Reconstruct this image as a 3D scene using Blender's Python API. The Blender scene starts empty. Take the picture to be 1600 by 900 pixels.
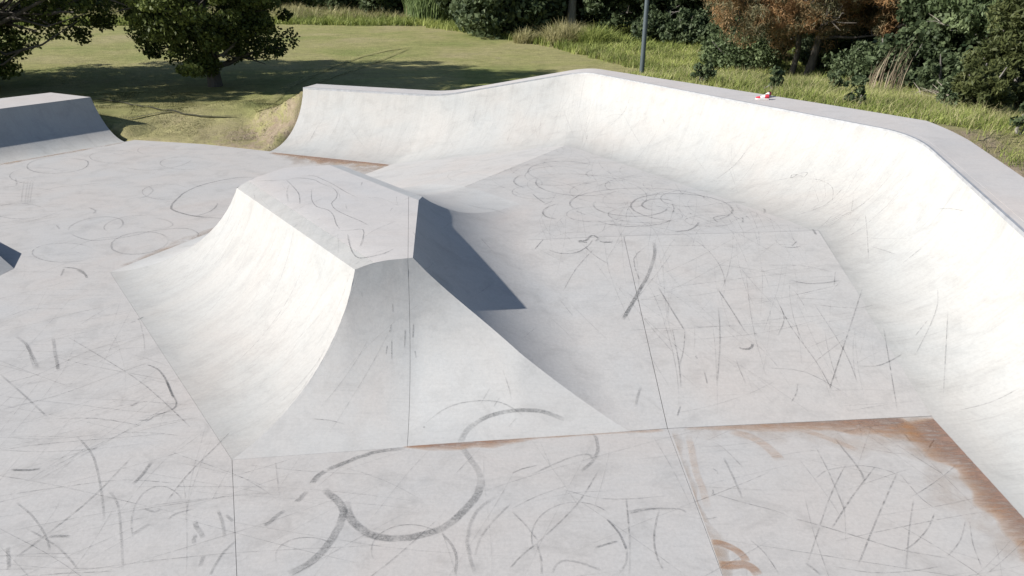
import bpy, bmesh, math, random
import numpy as np
from mathutils import Vector, Matrix

# ============================================================ camera, world, sun
scene = bpy.context.scene
COL = scene.collection
R = math.radians
random.seed(7)
cam_d = bpy.data.cameras.new("camera")
cam = bpy.data.objects.new("camera", cam_d)
COL.objects.link(cam)
cam.location = (0, 0, 5.0)
cam.rotation_euler = (R(90 - 25), 0, 0)
cam_d.sensor_width = 36.0
cam_d.lens = 36.0 * 1100 / 1600
cam_d.clip_start = 0.1
cam_d.clip_end = 900
scene.camera = cam

SUN_EL, SUN_AZ = 31.0, 14.0            # light travels toward +x, a little toward +y
sdir = Vector((math.cos(R(SUN_EL)) * math.cos(R(SUN_AZ)), math.cos(R(SUN_EL)) * math.sin(R(SUN_AZ)), -math.sin(R(SUN_EL))))
world = bpy.data.worlds.new("World")
scene.world = world
world.use_nodes = True
wn = world.node_tree
sky = wn.nodes.new("ShaderNodeTexSky")
sky.sky_type = 'NISHITA'
sky.sun_disc = False
sky.sun_elevation = R(SUN_EL)
tosun = -sdir
sky.sun_rotation = math.atan2(tosun.x, tosun.y)
sky.air_density = 1.0
sky.dust_density = 0.6
wn.nodes["Background"].inputs[1].default_value = 0.068
wn.links.new(sky.outputs[0], wn.nodes["Background"].inputs[0])
sun_d = bpy.data.lights.new("sun", 'SUN')
sun_d.energy = 5.0
sun_d.angle = R(0.53)
sun_d.color = (1.0, 0.957, 0.893)
sun = bpy.data.objects.new("sun", sun_d)
sun.rotation_euler = sdir.to_track_quat('-Z', 'Y').to_euler()
sun.location = (-20, -8, 30)
COL.objects.link(sun)
scene.view_settings.view_transform = 'Standard'
scene.view_settings.look = 'None'
scene.view_settings.exposure = 0.70
scene.view_settings.gamma = 1.0

# ============================================================ object helpers
def tag(o, label=None, cat=None, group=None, kind=None):
    if label: o["label"] = label
    if cat: o["category"] = cat
    if group: o["group"] = group
    if kind: o["kind"] = kind
    return o

def empty(name, loc=(0, 0, 0), rz=0.0):
    o = bpy.data.objects.new(name, None)
    o.empty_display_size = 0.3
    o.location = loc
    o.rotation_euler = (0, 0, rz)
    COL.objects.link(o)
    return o

def mesh_obj(name, verts, faces, mat, parent=None, smooth=None, attrs=None, uv=None):
    """one mesh object; verts are world coordinates, stored relative to the parent's place"""
    off = Vector(parent_off(parent))
    me = bpy.data.meshes.new(name)
    me.from_pydata([(v[0] - off.x, v[1] - off.y, v[2] - off.z) for v in verts], [], faces)
    if attrs:
        for k, vals in attrs.items():
            a = me.attributes.new(k, 'FLOAT', 'POINT')
            a.data.foreach_set("value", np.asarray(vals, dtype=np.float32))
    if uv is not None:
        l = me.uv_layers.new(name="UVMap")
        idx = np.zeros(len(me.loops), dtype=np.int32)
        me.loops.foreach_get("vertex_index", idx)
        l.data.foreach_set("uv", np.asarray(uv, dtype=np.float32)[idx].ravel())
    if smooth is not None:
        me.shade_smooth()
        me.set_sharp_from_angle(angle=R(smooth))
    if mat: me.materials.append(mat)
    me.update()
    o = bpy.data.objects.new(name, me)
    COL.objects.link(o)
    if parent is not None: o.parent = parent
    return o

def parent_off(p):
    x = Vector((0, 0, 0))
    while p is not None:
        x = x + Vector(p.location)
        p = p.parent
    return x

def copy_tree(o, parent=None):
    c = o.copy()
    COL.objects.link(c)
    c.parent = parent
    for ch in list(o.children):
        copy_tree(ch, c)
    return c

def tube(V, F, pts, rad, n=7, cap=True):
    """append a tapered tube along pts to vertex/face lists"""
    b = len(V)
    P = [Vector(p) for p in pts]
    ref = Vector((0.31, 0.95, 0.05))
    for i, p in enumerate(P):
        t = (P[min(i + 1, len(P) - 1)] - P[max(i - 1, 0)]).normalized()
        a = t.cross(ref)
        if a.length < 0.1: a = t.cross(Vector((1, 0, 0)))
        a.normalize()
        c = t.cross(a)
        for k in range(n):
            q = 2 * math.pi * k / n
            V.append(tuple(p + (a * math.cos(q) + c * math.sin(q)) * rad[i]))
    for i in range(len(P) - 1):
        for k in range(n):
            F.append((b + i * n + k, b + i * n + (k + 1) % n, b + (i + 1) * n + (k + 1) % n, b + (i + 1) * n + k))
    if cap:
        F.append(tuple(b + k for k in reversed(range(n))))
        F.append(tuple(b + (len(P) - 1) * n + k for k in range(n)))

# --- surface begin
# ============================================================ the park as heights z(x, y), metres
HP = 1.5          # top of the pyramid
PL = 0.9          # raised platform
def lin(p, q):
    """signed distance to the line p->q, positive on its left"""
    dx, dy = q[0] - p[0], q[1] - p[1]
    L = math.hypot(dx, dy)
    return lambda x, y: (dx * (y - p[1]) - dy * (x - p[0])) / L
A1, A2 = (-7.1, 11.39), (-3.09, 6.24)          # foot of the pyramid's left side
B1, B2 = (1.83, 6.81), (5.07, 7.06)            # foot of the front bank
C2, D2 = (-2.30, 4.2), (1.90, 4.2)
FH, F1, F2, F3, F4 = (-3.24, 18.6), (-6.98, 20.0), (1.35, 17.05), (5.08, 11.1), (5.07, 7.06)
KK = (-5.26, 15.1)
dA = lin(A1, A2)                               # >0 toward the pyramid
dBl = lin(A2, B1)
dBr = lin(B1, B2)
dL0 = lin(FH, KK)                              # >0 toward the platform
dL1 = lin((1.35, 17.05), (-0.85, 13.7))
def plat_a(x, y):
    d0, d1 = dL0(x, y), -dL1(x, y)
    if d0 <= 0: return d0 / 4.6
    return d0 / max(d0 + d1, 0.5)
def plat_b(x, y):
    return (y - (6.81 + (0.0772 if x > 1.83 else 0.1159) * (x - 1.83))) / 4.0
RE0, RE1 = (-1.29, 8.49), (-1.53, 11.2)        # right edge of the pyramid's top
dREl = lin(RE1, (-1.12, 6.4))
dREb = lin(KK, RE1)
def toe(x): return min(1.0, max(0.0, (x + 1.2) / 1.3))
def plat_full(x, y):
    return PL * min(1.0, max(0.0, min(plat_a(x, y), plat_b(x, y))))
def plat(x, y):
    if dREl(x, y) < -0.02 and dREb(x, y) < -0.02: return 0.0
    z = plat_full(x, y)
    if y < 8.6 and x < 0.1: z *= max(toe(x), min(1.0, max(0.0, (y - 7.6) / 1.0)))
    return z
QD = 2.08
HL = 1.42                      # height of the left lip, rounded over
QR = (QD * QD + HL * HL) / (2 * HL)
def f_left(x, y):
    d = dA(x, y)
    if d <= 0: return d * 0.5
    if d >= QD: return HL + (d - QD) * 3.0
    return QR - math.sqrt(QR * QR - d * d)
def prof(t):
    """quarter-pipe profile, 0..1 over 0..1, nearly upright at the lip"""
    t = min(max(t, 0.0), 1.0) * 0.95
    return (1 - math.sqrt(1 - t * t)) / 0.6878
def f_front(x, y):
    v = dBl(x, y)
    d = 1.86 + 0.14 * min(max(0.0, x + 2.1), 2.2)
    if v <= 0: return v * 0.5
    if v >= d: return HP + (v - d) * 3.0
    k = 0.34 * toe(x)
    return HP * ((1 - k) * prof(v / d) + k * v / d)
dRE = lin(RE1, RE0)                            # >0 to the right of the edge
RR = 2.92
def f_right(x, y):
    u = dRE(x, y)
    yy = min(max(y, 6.6), 12.0)
    ex = RE0[0] + (RE1[0] - RE0[0]) * (yy - RE0[1]) / (RE1[1] - RE0[1])
    H = max(HP - plat_full(ex, yy), 0.3)
    d = math.sqrt(2 * RR * H - H * H)
    if u < 0: return HP - u * 3.0
    p = plat_full(x, y)
    p0 = plat_full(ex, yy)
    if u >= d: return p - (u - d) * 0.4
    w = u / d
    return p0 + (p - p0) * w * w * (3 - 2 * w) + RR - math.sqrt(RR * RR - (d - u) ** 2)
dKL = lin(KK, A1)                              # back-left bank, >0 toward the top
def f_bl(x, y):
    v = dKL(x, y)
    if v <= 0: return v * 0.5
    return HP * prof(v / 1.95) + max(0.0, v - 1.95) * 3.0
def f_back(x, y): return HP - 0.75 * lin((-3.2, 13.05), (-4.6, 12.7))(x, y) * -1.0
dBR = lin((-1.53, 11.2), (-3.2, 13.05))
def f_br1(x, y): return HP + 0.16 * (dBR(x, y) - 0.22)
BRD = 2.1
def f_br2(x, y):
    u = -dBR(x, y)
    if u < 0: return HP - 0.035 + u * -3.0
    p = plat(x, y)
    if u > BRD: return p - (u - BRD) * 0.4
    return p + (HP - 0.035 - p) * prof(1 - u / BRD)
def f_top(x, y):
    t = min(1.0, max(0.0, (dA(x, y) - QD) / 0.45))
    return HL + (HP - HL) * (1 - (1 - t) ** 2)
f_back = (lambda g: (lambda x, y: HP + 0.75 * g(x, y)))(lin((-3.2, 13.05), (-4.6, 12.7)))
PYR = dict(top=f_top, left=f_left, front=f_front, right=f_right, bl=f_bl, back=f_back, br1=f_br1, br2=f_br2)
def pyr(x, y): return min(f(x, y) for f in PYR.values())
def zfloor(x, y): return max(plat(x, y), pyr(x, y))

# the curved wall: stations (coping xyz, foot xyz, deck width)
def bez(a, b, c, t): return tuple((1 - t) ** 2 * p + 2 * t * (1 - t) * q + t * t * r for p, q, r in zip(a, b, c))
def mix(a, b, t): return tuple(p + (q - p) * t for p, q in zip(a, b))
E1 = (-6.30, 21.8, 1.5); P1 = (-2.04, 20.4, 1.5); P2 = (1.93, 19.8, 2.25); P3 = (6.98, 12.15, 2.25)
P4 = (6.75, 8.62, 1.72); P5 = (6.80, 7.0, 1.46); P6 = (6.85, -6.0, 1.46)
G1 = (-6.98, 20.0, 0.0); GP = (-2.67, 18.42, 0.10); G2 = (1.35, 17.05, PL); G3 = (5.08, 11.1, PL)
G4 = (5.08, 8.62, 0.35); G5 = (5.07, 7.0, 0.0); G6 = (5.05, -6.0, 0.0)
ST = []
def seg(c0, c1, g0, g1, w0, w1, n):
    for i in range(n):
        t = i / n
        ST.append((mix(c0, c1, t), mix(g0, g1, t), w0 + (w1 - w0) * t))
def corner(c0, c, c1, g0, g, g1, w0, w, w1, n):
    for i in range(n):
        t = i / n
        ST.append((bez(c0, c, c1, t), bez(g0, g, g1, t), bez((w0,), (w,), (w1,), t)[0]))
def along(a, b, d):
    L = math.dist(a, b)
    return mix(a, b, d / L)
k0, k1 = along(P1, E1, 0.6), along(P1, P2, 0.6)
h0, h1 = along(GP, G1, 0.6), along(GP, G2, 0.6)
seg(E1, k0, G1, h0, .70, .70, 14)
corner(k0, P1, k1, h0, GP, h1, .70, .70, .70, 8)
m0, m1 = along(P2, P1, 0.6), along(P2, P3, 0.6)
n0, n1 = along(G2, GP, 0.7), along(G2, G3, 0.7)
seg(k1, m0, h1, n0, .70, .72, 14)
corner(m0, P2, m1, n0, G2, n1, .72, .74, .9, 12)
q0, q1 = along(P3, P2, 0.65), along(P3, P4, 0.65)
r0, r1 = along(G3, G2, 0.7), along(G3, G4, 0.7)
seg(m1, q0, n1, r0, .9, 1.3, 30)
corner(q0, P3, q1, r0, G3, r1, 1.3, .95, 1.12, 16)
seg(q1, P4, r1, G4, 1.12, 1.0, 12)
seg(P4, P5, G4, G5, 1.0, 1.0, 6)
seg(P5, P6, G5, G6, 1.0, 1.0, 40)
ST.append((P6, G6, 1.0))
ST = [(c, (g[0], g[1], plat_full(g[0], g[1])), w) for c, g, w in ST]
def wall_pt(c, g, q):
    d = math.hypot(c[0] - g[0], c[1] - g[1])
    H = c[2] - g[2]
    Rr = max((d * d + H * H) / (2 * H), d * 1.0005)
    z = g[2] + Rr - math.sqrt(Rr * Rr - (q * d) ** 2)
    return (g[0] + (c[0] - g[0]) * q, g[1] + (c[1] - g[1]) * q, z)
# --- surface end
# ============================================================ materials
def new_mat(name):
    m = bpy.data.materials.new(name)
    m.use_nodes = True
    nt = m.node_tree
    bs = nt.nodes["Principled BSDF"]
    bs.inputs["Specular IOR Level"].default_value = 0.25
    return m, nt, bs
def N(nt, t, **kw):
    n = nt.nodes.new(t)
    for k, v in kw.items(): setattr(n, k, v)
    return n
def noise(nt, vec, scale, detail=4.0, rough=0.55, dist=0.0):
    n = N(nt, "ShaderNodeTexNoise")
    n.inputs["Scale"].default_value = scale
    n.inputs["Detail"].default_value = detail
    n.inputs["Roughness"].default_value = rough
    n.inputs["Distortion"].default_value = dist
    if vec is not None: nt.links.new(vec, n.inputs["Vector"])
    return n.outputs["Fac"]
def ramp(nt, fac, stops):
    r = N(nt, "ShaderNodeValToRGB")
    e = r.color_ramp.elements
    e[0].position, e[0].color = stops[0][0], (*stops[0][1], 1)
    e[1].position, e[1].color = stops[-1][0], (*stops[-1][1], 1)
    for p, c in stops[1:-1]:
        q = e.new(p); q.color = (*c, 1)
    nt.links.new(fac, r.inputs[0])
    return r.outputs["Color"]
def mul(nt, a, b, fac=1.0):
    m = N(nt, "ShaderNodeMix", data_type='RGBA', blend_type='MULTIPLY')
    m.inputs[0].default_value = fac
    nt.links.new(a, m.inputs[6]); nt.links.new(b, m.inputs[7])
    return m.outputs[2]
def mixc(nt, fac, a, b):
    m = N(nt, "ShaderNodeMix", data_type='RGBA')
    if isinstance(fac, float): m.inputs[0].default_value = fac
    else: nt.links.new(fac, m.inputs[0])
    for i, c in ((6, a), (7, b)):
        if isinstance(c, tuple): m.inputs[i].default_value = (*c, 1)
        else: nt.links.new(c, m.inputs[i])
    return m.outputs[2]
def mapping(nt, vec, scale=(1, 1, 1), rot=(0, 0, 0)):
    m = N(nt, "ShaderNodeMapping")
    m.inputs["Scale"].default_value = scale
    m.inputs["Rotation"].default_value = rot
    nt.links.new(vec, m.inputs["Vector"])
    return m.outputs[0]
def math_n(nt, op, a, b=None):
    m = N(nt, "ShaderNodeMath", operation=op)
    for i, v in enumerate((a, b)):
        if v is None: continue
        if isinstance(v, (int, float)): m.inputs[i].default_value = v
        else: nt.links.new(v, m.inputs[i])
    return m.outputs[0]
G = lambda v: (v, v, v)

def concrete(name, base, var=0.10, streak=False, brush=0.0, rough=0.72):
    m, nt, bs = new_mat(name)
    pos = N(nt, "ShaderNodeNewGeometry").outputs["Position"]
    b = base
    cool = (b[0] * .955, b[1] * .985, b[2] * 1.01)
    warm = (b[0] * 1.02, b[1] * .985, b[2] * .965)
    col = ramp(nt, noise(nt, pos, 0.42, 5, .62, .6), [(.30, cool), (.52, b), (.72, warm)])
    patch = ramp(nt, noise(nt, mapping(nt, pos, (1, 1.3, 1)), 1.9, 6, .68, .8), [(.25, G(1 - var * 1.3)), (.5, G(1.0)), (.8, G(1 + var * .35))])
    fine = ramp(nt, noise(nt, pos, 26, 4, .75), [(.28, G(1 - var * .75)), (.62, G(1.03))])
    speck = ramp(nt, noise(nt, pos, 130, 2, .6), [(.22, G(.90)), (.42, G(1.0))])
    c = mul(nt, mul(nt, mul(nt, col, patch), fine), speck)
    # trowel swirls and rubbed-in dirt, stretched noise at a few angles
    for ang, sc, lo in ((.35, (1.1, 22, 4), .955), (-1.05, (1.4, 30, 4), .96), (1.9, (.8, 40, 4), .965)):
        f = noise(nt, mapping(nt, pos, sc, (0, 0, ang)), 1.0, 5, .72, .35)
        c = mul(nt, c, ramp(nt, f, [(.30, G(lo - brush)), (.46, G(1.0))]))
    if streak:
        uv = N(nt, "ShaderNodeUVMap").outputs[0]
        s1 = noise(nt, mapping(nt, uv, (5.5, .55, 1)), 1.0, 6, .65, .5)
        s2 = noise(nt, mapping(nt, uv, (26, .9, 1), (0, 0, .28)), 1.0, 5, .7, .2)
        s3 = noise(nt, mapping(nt, uv, (34, 1.0, 1), (0, 0, -.2)), 1.0, 4, .7, .2)
        c = mul(nt, c, ramp(nt, s1, [(.28, G(.93)), (.55, G(1.01))]))
        c = mul(nt, c, ramp(nt, s2, [(.30, G(.90)), (.44, G(1.0))]))
        c = mul(nt, c, ramp(nt, s3, [(.30, G(.93)), (.42, G(1.0))]))
    nt.links.new(c, bs.inputs["Base Color"])
    bs.inputs["Roughness"].default_value = rough
    bmp = N(nt, "ShaderNodeBump")
    bmp.inputs["Strength"].default_value = 0.22
    bmp.inputs["Distance"].default_value = 0.01
    h = math_n(nt, 'ADD', noise(nt, pos, 9, 6, .7), math_n(nt, 'MULTIPLY', noise(nt, pos, 1.3, 3, .5), 2.5))
    nt.links.new(h, bmp.inputs["Height"])
    nt.links.new(bmp.outputs[0], bs.inputs["Normal"])
    return m

M_FLOOR = concrete("floor_concrete", (.402, .388, .379), .13)
M_PLAT = concrete("platform_concrete", (.404, .393, .385), .12)
M_WALL = concrete("wall_concrete", (.372, .367, .356), .11, streak=True)  # base colour lowered to offset strong sun on the walls
M_PYR = concrete("pyramid_concrete", (.358, .354, .346), .10, streak=True)  # sun-facing left side and lip, colour darkened to hold back the glare
M_FRONT = concrete("bank_concrete", (.418, .414, .408), .09)  # faces with less sun, colour raised to offset their shading
M_DECK = concrete("deck_concrete", (.440, .420, .410), .08)  # deck colour raised like the banks to soften the sun contrast

def plain(name, col, rough=.6, metal=0.0, var=.15, scale=8):
    m, nt, bs = new_mat(name)
    tc = N(nt, "ShaderNodeTexCoord").outputs["Object"]
    c = ramp(nt, noise(nt, tc, scale, 5, .6), [(.3, tuple(x * (1 - var) for x in col)), (.7, tuple(x * (1 + var) for x in col))])
    nt.links.new(c, bs.inputs["Base Color"])
    bs.inputs["Roughness"].default_value = rough
    bs.inputs["Metallic"].default_value = metal
    return m
M_JOINT = plain("joint_filler", (.10, .092, .085), .9)
M_STEEL = plain("galvanised_coping", (.42, .43, .45), .5, .5)

def decal(name, cols, nscale=30, lo=.25, hi=.6, rough=.75, stretch=None, byfade=None, brk=0):
    """a thin sheet of rubber, rust or dirt; the vertex attribute 'fade' is its coverage"""
    m, nt, bs = new_mat(name)
    pos = N(nt, "ShaderNodeNewGeometry").outputs["Position"]
    fade = N(nt, "ShaderNodeAttribute", attribute_name="fade").outputs["Fac"]
    c = ramp(nt, noise(nt, pos, nscale * .35, 5, .65), [(.3, cols[0]), (.7, cols[1])])
    if byfade:
        nz = math_n(nt, 'ADD', math_n(nt, 'MULTIPLY', fade, .75), math_n(nt, 'MULTIPLY', noise(nt, pos, nscale, 5, .7), .5))
        c = mul(nt, ramp(nt, nz, byfade), ramp(nt, noise(nt, pos, 24, 4, .7), [(.3, G(.82)), (.6, G(1.05))]))
    nt.links.new(c, bs.inputs["Base Color"])
    bs.inputs["Roughness"].default_value = rough
    n1 = noise(nt, pos if stretch is None else mapping(nt, pos, *stretch), nscale, 6, .7, .4)
    r = N(nt, "ShaderNodeMapRange")
    r.inputs["From Min"].default_value = lo; r.inputs["From Max"].default_value = hi
    nt.links.new(n1, r.inputs["Value"])
    a = math_n(nt, 'MULTIPLY', fade, r.outputs[0])
    if brk: a = math_n(nt, 'MULTIPLY', a, ramp(nt, noise(nt, pos, brk, 4, .7, .5), [(.34, G(.38)), (.56, G(1.0))]))
    tr = N(nt, "ShaderNodeBsdfTransparent")
    mx = N(nt, "ShaderNodeMixShader")
    nt.links.new(a, mx.inputs[0]); nt.links.new(tr.outputs[0], mx.inputs[1]); nt.links.new(bs.outputs[0], mx.inputs[2])
    nt.links.new(mx.outputs[0], nt.nodes["Material Output"].inputs["Surface"])
    return m
M_RUBBER = decal("tyre_rubber", ((.08, .085, .09), (.14, .145, .15)), 38, .26, .70, brk=3.2)
M_SCRATCH = decal("wheel_scratches", ((.11, .112, .115), (.17, .17, .17)), 14, .34, .68, brk=1.6)
M_RUST = decal("rust_stain", ((.30, .165, .095), (.225, .145, .11)), 3.2, .22, .62, stretch=((1.0, 5.0, 1), (0, 0, .95)), byfade=[(.25, (.52, .34, .20)), (.5, (.43, .235, .115)), (.78, (.29, .175, .12)), (1.0, (.24, .155, .12))])
M_RUSTPALE = decal("pale_rust_stain", ((.37, .27, .19), (.37, .30, .25)), 2.6, .34, .68)

# ============================================================ clipped surface patches
def clip_patch(bounds, step, cons):
    """grid over bounds=(x0,y0,x1,y1), cut exactly where each constraint f(x,y)<=0 ends"""
    x0, y0, x1, y1 = bounds
    nx, ny = max(1, round((x1 - x0) / step)), max(1, round((y1 - y0) / step))
    V = [(x0 + (x1 - x0) * i / nx, y0 + (y1 - y0) * j / ny) for j in range(ny + 1) for i in range(nx + 1)]
    P = [[j * (nx + 1) + i, j * (nx + 1) + i + 1, (j + 1) * (nx + 1) + i + 1, (j + 1) * (nx + 1) + i] for j in range(ny) for i in range(nx)]
    for f in cons:
        val = {}
        def fv(i):
            if i not in val: val[i] = f(*V[i])
            return val[i]
        cut = {}
        out = []
        for p in P:
            s = [fv(i) <= 0 for i in p]
            if all(s): out.append(p); continue
            if not any(s): continue
            q = []
            for k in range(len(p)):
                a, b = p[k], p[(k + 1) % len(p)]
                if s[k]: q.append(a)
                if s[k] != s[(k + 1) % len(p)]:
                    key = (min(a, b), max(a, b))
                    if key not in cut:
                        (ax, ay), (bx, by) = V[key[0]], V[key[1]]
                        ina = fv(key[0]) <= 0
                        lo, hi = 0.0, 1.0
                        for _ in range(16):
                            t = (lo + hi) / 2
                            if (f(ax + (bx - ax) * t, ay + (by - ay) * t) <= 0) == ina: lo = t
                            else: hi = t
                        V.append((ax + (bx - ax) * lo, ay + (by - ay) * lo))
                        cut[key] = len(V) - 1
                    q.append(cut[key])
            if len(q) >= 3: out.append(q)
        P = out
    used = sorted({i for p in P for i in p})
    m = {o: n for n, o in enumerate(used)}
    return [V[i] for i in used], [[m[i] for i in p] for p in P]

def patch(name, bounds, step, zf, cons, mat, parent, skirt=0.06, uvf=None, smooth=40):
    xy, P = clip_patch(bounds, step, cons)
    V = [(x, y, zf(x, y)) for x, y in xy]
    uv = [uvf(x, y) for x, y in xy] if uvf else None
    edges = {}
    for p in P:
        for k in range(len(p)):
            a, b = p[k], p[(k + 1) % len(p)]
            edges[(a, b)] = 1
    rim = [(a, b) for (a, b) in edges if (b, a) not in edges]
    low = {}
    for a, b in rim:
        for i in (a, b):
            if i not in low:
                low[i] = len(V)
                V.append((V[i][0], V[i][1], V[i][2] - skirt))
                if uv: uv.append(uv[i])
    F = [tuple(p) for p in P] + [(b, a, low[a], low[b]) for a, b in rim]
    return mesh_obj(name, V, F, mat, parent, smooth, uv=uv)

def slab(name, poly, z, mat, parent, th=0.08, inset=0.0023):
    """flat slab cut from its plan outline, edges pulled in so that the joint shows"""
    n = len(poly)
    area = sum(poly[i][0] * poly[(i + 1) % n][1] - poly[(i + 1) % n][0] * poly[i][1] for i in range(n))
    if area < 0: poly = poly[::-1]
    out = []
    for i in range(n):
        p, q, r = Vector(poly[i - 1]), Vector(poly[i]), Vector(poly[(i + 1) % n])
        a, b = (q - p).normalized(), (r - q).normalized()
        na, nb = Vector((-a.y, a.x)), Vector((-b.y, b.x))
        m = na + nb
        out.append(q + m * (inset / max(0.3, m.dot(na))))
    V = [(p.x, p.y, z) for p in out] + [(p.x, p.y, z - th) for p in out]
    F = [tuple(range(n))] + [(i, i + n, (i + 1) % n + n, (i + 1) % n) for i in range(n)]
    return mesh_obj(name, V, F, mat, parent)

# ============================================================ floor of the park
floor = empty("skatepark_floor", (0, 8, 0))
tag(floor, "pale grey concrete skatepark floor with tyre marks and saw cut joints", kind="structure")
QF0, QF1 = (-11.55, 21.45), (-18.0, 13.6)      # foot of the far left quarter pipe
slab("slab", [(-22, -8), (-22, 11.45), A1, A2, C2, (-1.95, -8)], 0, M_FLOOR, floor)
slab("slab", [A2, B1, D2, (2.0, -8), (-1.95, -8), C2], 0, M_FLOOR, floor)
slab("slab", [B1, (5.11, 7.06), (5.10, -8), (2.0, -8), D2], 0, M_FLOOR, floor)
slab("slab", [(-22, 11.45), A1, KK, (-17, 15.2), QF1, (-22, 12)], 0, M_FLOOR, floor)
slab("slab", [(-16.7, 15.18), KK, FH, (-3.22, 18.65), (-6.97, 20.03), (-9.2, 20.9), QF0], 0, M_FLOOR, floor)
sub = mesh_obj("joint_filler", [(-22.1, -8, -.012), (7, -8, -.012), (7, 8, -.012), (2.0, 7.4, -.012), (-1.5, 8.6, -.012), (-5.3, 15.0, -.012), (-3.3, 18.5, -.012), (-7, 19.9, -.012), (-12, 20.7, -.012), (-22.1, 12.5, -.012)],
               [(0, 1, 2, 3, 4, 5, 6, 7, 8, 9)], M_JOINT, floor)
# raised platform with its two ramps
plt = empty("raised_platform", (2.5, 12.5, 0.0))
tag(plt, "raised concrete platform in front of the curved wall, reached by flat ramps", kind="structure")
FOOT = [lin(G2, G3), lin(G3, (5.08, 7.0)), lin(G1, G2)]
inpark = [lambda x, y: -0.05 + lin(G2, G3)(x, y), lambda x, y: lin((5.12, 7.0), (5.12, 11.1))(x, y) * -1.0, lambda x, y: lin((-3.24, 18.66), (1.35, 17.11))(x, y)]
cA = lambda x, y: plat_a(x, y) - 1; cB = lambda x, y: plat_b(x, y) - 1
nopyr = lambda x, y: pyr(x, y) - plat(x, y) - 0.0005
gap = 0.003
patch("slab", (-1.5, 10.3, 5.2, 17.2), .16, plat, [lambda x, y: -cA(x, y) + gap / 4, lambda x, y: -cB(x, y) + gap / 4] + inpark + [nopyr], M_PLAT, plt)
patch("ramp_slab", (-5.5, 10.8, 1.5, 18.8), .12, plat, [lambda x, y: cA(x, y) + gap / 4, lambda x, y: plat_a(x, y) - plat_b(x, y), lambda x, y: -plat_a(x, y)] + inpark + [nopyr], M_PLAT, plt)
patch("ramp_slab", (1.835, 6.7, 5.2, 11.2), .25, plat, [lambda x, y: cB(x, y) + gap / 4, lambda x, y: -plat_b(x, y) + .001, lambda x, y: plat_b(x, y) - plat_a(x, y)] + [lambda x, y: x - 5.12, nopyr], M_PLAT, plt)
patch("ramp_slab", (-1.4, 6.6, 1.827, 11.0), .12, plat, [lambda x, y: cB(x, y) + gap / 4, lambda x, y: -plat_b(x, y) + .001, lambda x, y: plat_b(x, y) - plat_a(x, y)] + [nopyr], M_PLAT, plt)
mesh_obj("joint_filler", [(1.5, 6.72, -.06), (5.1, 7.0, -.06), (5.1, 11.02, .835), (1.5, 10.72, .835), (5.1, 11.4, .86), (1.5, 11.3, .86)], [(0, 1, 2, 3), (3, 2, 4, 5)], M_JOINT, plt)

patch("base_slab", (-1.2, 9.6, 2.4, 12.4), .15, lambda x, y: plat(x, y) - .008, [lambda x, y: .3 - dREl(x, y)], M_PLAT, plt)
# ============================================================ pyramid
pyo = empty("pyramid_ramp", (-3.0, 9.8, 0))
tag(pyo, "concrete pyramid ramp with flat top and curved sides in the middle of the floor", "skate ramp")
def others(k, *extra):
    f = PYR[k]
    c = [(lambda g: (lambda x, y: f(x, y) - g(x, y)))(PYR[o]) for o in PYR if o != k]
    return c + [lambda x, y: plat(x, y) - f(x, y)] + list(extra)
bb = (-7.4, 6.0, 2.4, 16.6)
seam = lin((-1.19, 6.5), (-1.355, 8.49))       # >0 on its left
seam2 = lin((-1.355, 8.49), (-1.72, 11.3))
cop = lambda x, y: dA(x, y) - QD - 0.24
g3 = 0.002
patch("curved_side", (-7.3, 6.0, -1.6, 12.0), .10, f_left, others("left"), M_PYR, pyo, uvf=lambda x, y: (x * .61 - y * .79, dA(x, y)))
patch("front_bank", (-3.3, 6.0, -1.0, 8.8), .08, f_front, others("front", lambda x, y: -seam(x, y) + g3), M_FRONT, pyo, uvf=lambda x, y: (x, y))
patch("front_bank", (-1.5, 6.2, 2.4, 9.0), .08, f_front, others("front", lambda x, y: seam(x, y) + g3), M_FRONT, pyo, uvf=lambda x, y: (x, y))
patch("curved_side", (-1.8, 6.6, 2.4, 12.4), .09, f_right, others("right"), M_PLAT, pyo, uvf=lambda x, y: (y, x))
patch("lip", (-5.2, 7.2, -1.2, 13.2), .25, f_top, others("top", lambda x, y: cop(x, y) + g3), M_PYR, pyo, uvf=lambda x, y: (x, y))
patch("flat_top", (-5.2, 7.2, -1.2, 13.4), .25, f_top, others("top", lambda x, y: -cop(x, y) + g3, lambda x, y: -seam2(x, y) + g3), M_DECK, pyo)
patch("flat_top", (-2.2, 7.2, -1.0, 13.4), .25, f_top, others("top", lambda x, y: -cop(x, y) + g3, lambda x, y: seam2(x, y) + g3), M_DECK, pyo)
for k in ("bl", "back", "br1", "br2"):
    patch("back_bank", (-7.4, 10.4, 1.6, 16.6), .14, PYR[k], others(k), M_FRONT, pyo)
def strip(name, fn, n, mat, parent, w, dz):
    V = []
    for i in range(n + 1):
        x, y = fn(i / n)
        V += [(x - w, y, zfloor(x - w, y) + dz), (x + w, y, zfloor(x + w, y) + dz)]
    return mesh_obj(name, V, [(2 * i, 2 * i + 1, 2 * i + 3, 2 * i + 2) for i in range(n)], mat, parent)
strip("joint_filler", lambda t: (-1.19 - .165 * t, 6.52 + 1.9 * t), 24, M_JOINT, pyo, .03, -.016)
strip("joint_filler", lambda t: (-1.355 - .365 * t, 8.46 + 2.75 * t), 12, M_JOINT, pyo, .03, -.014)
strip("joint_filler", lambda t: (-1.26 - .614 * (.75 + 4.2 * t), 7.66 + .789 * (.75 + 4.2 * t)), 24, M_JOINT, pyo, .03, -.022)

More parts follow.
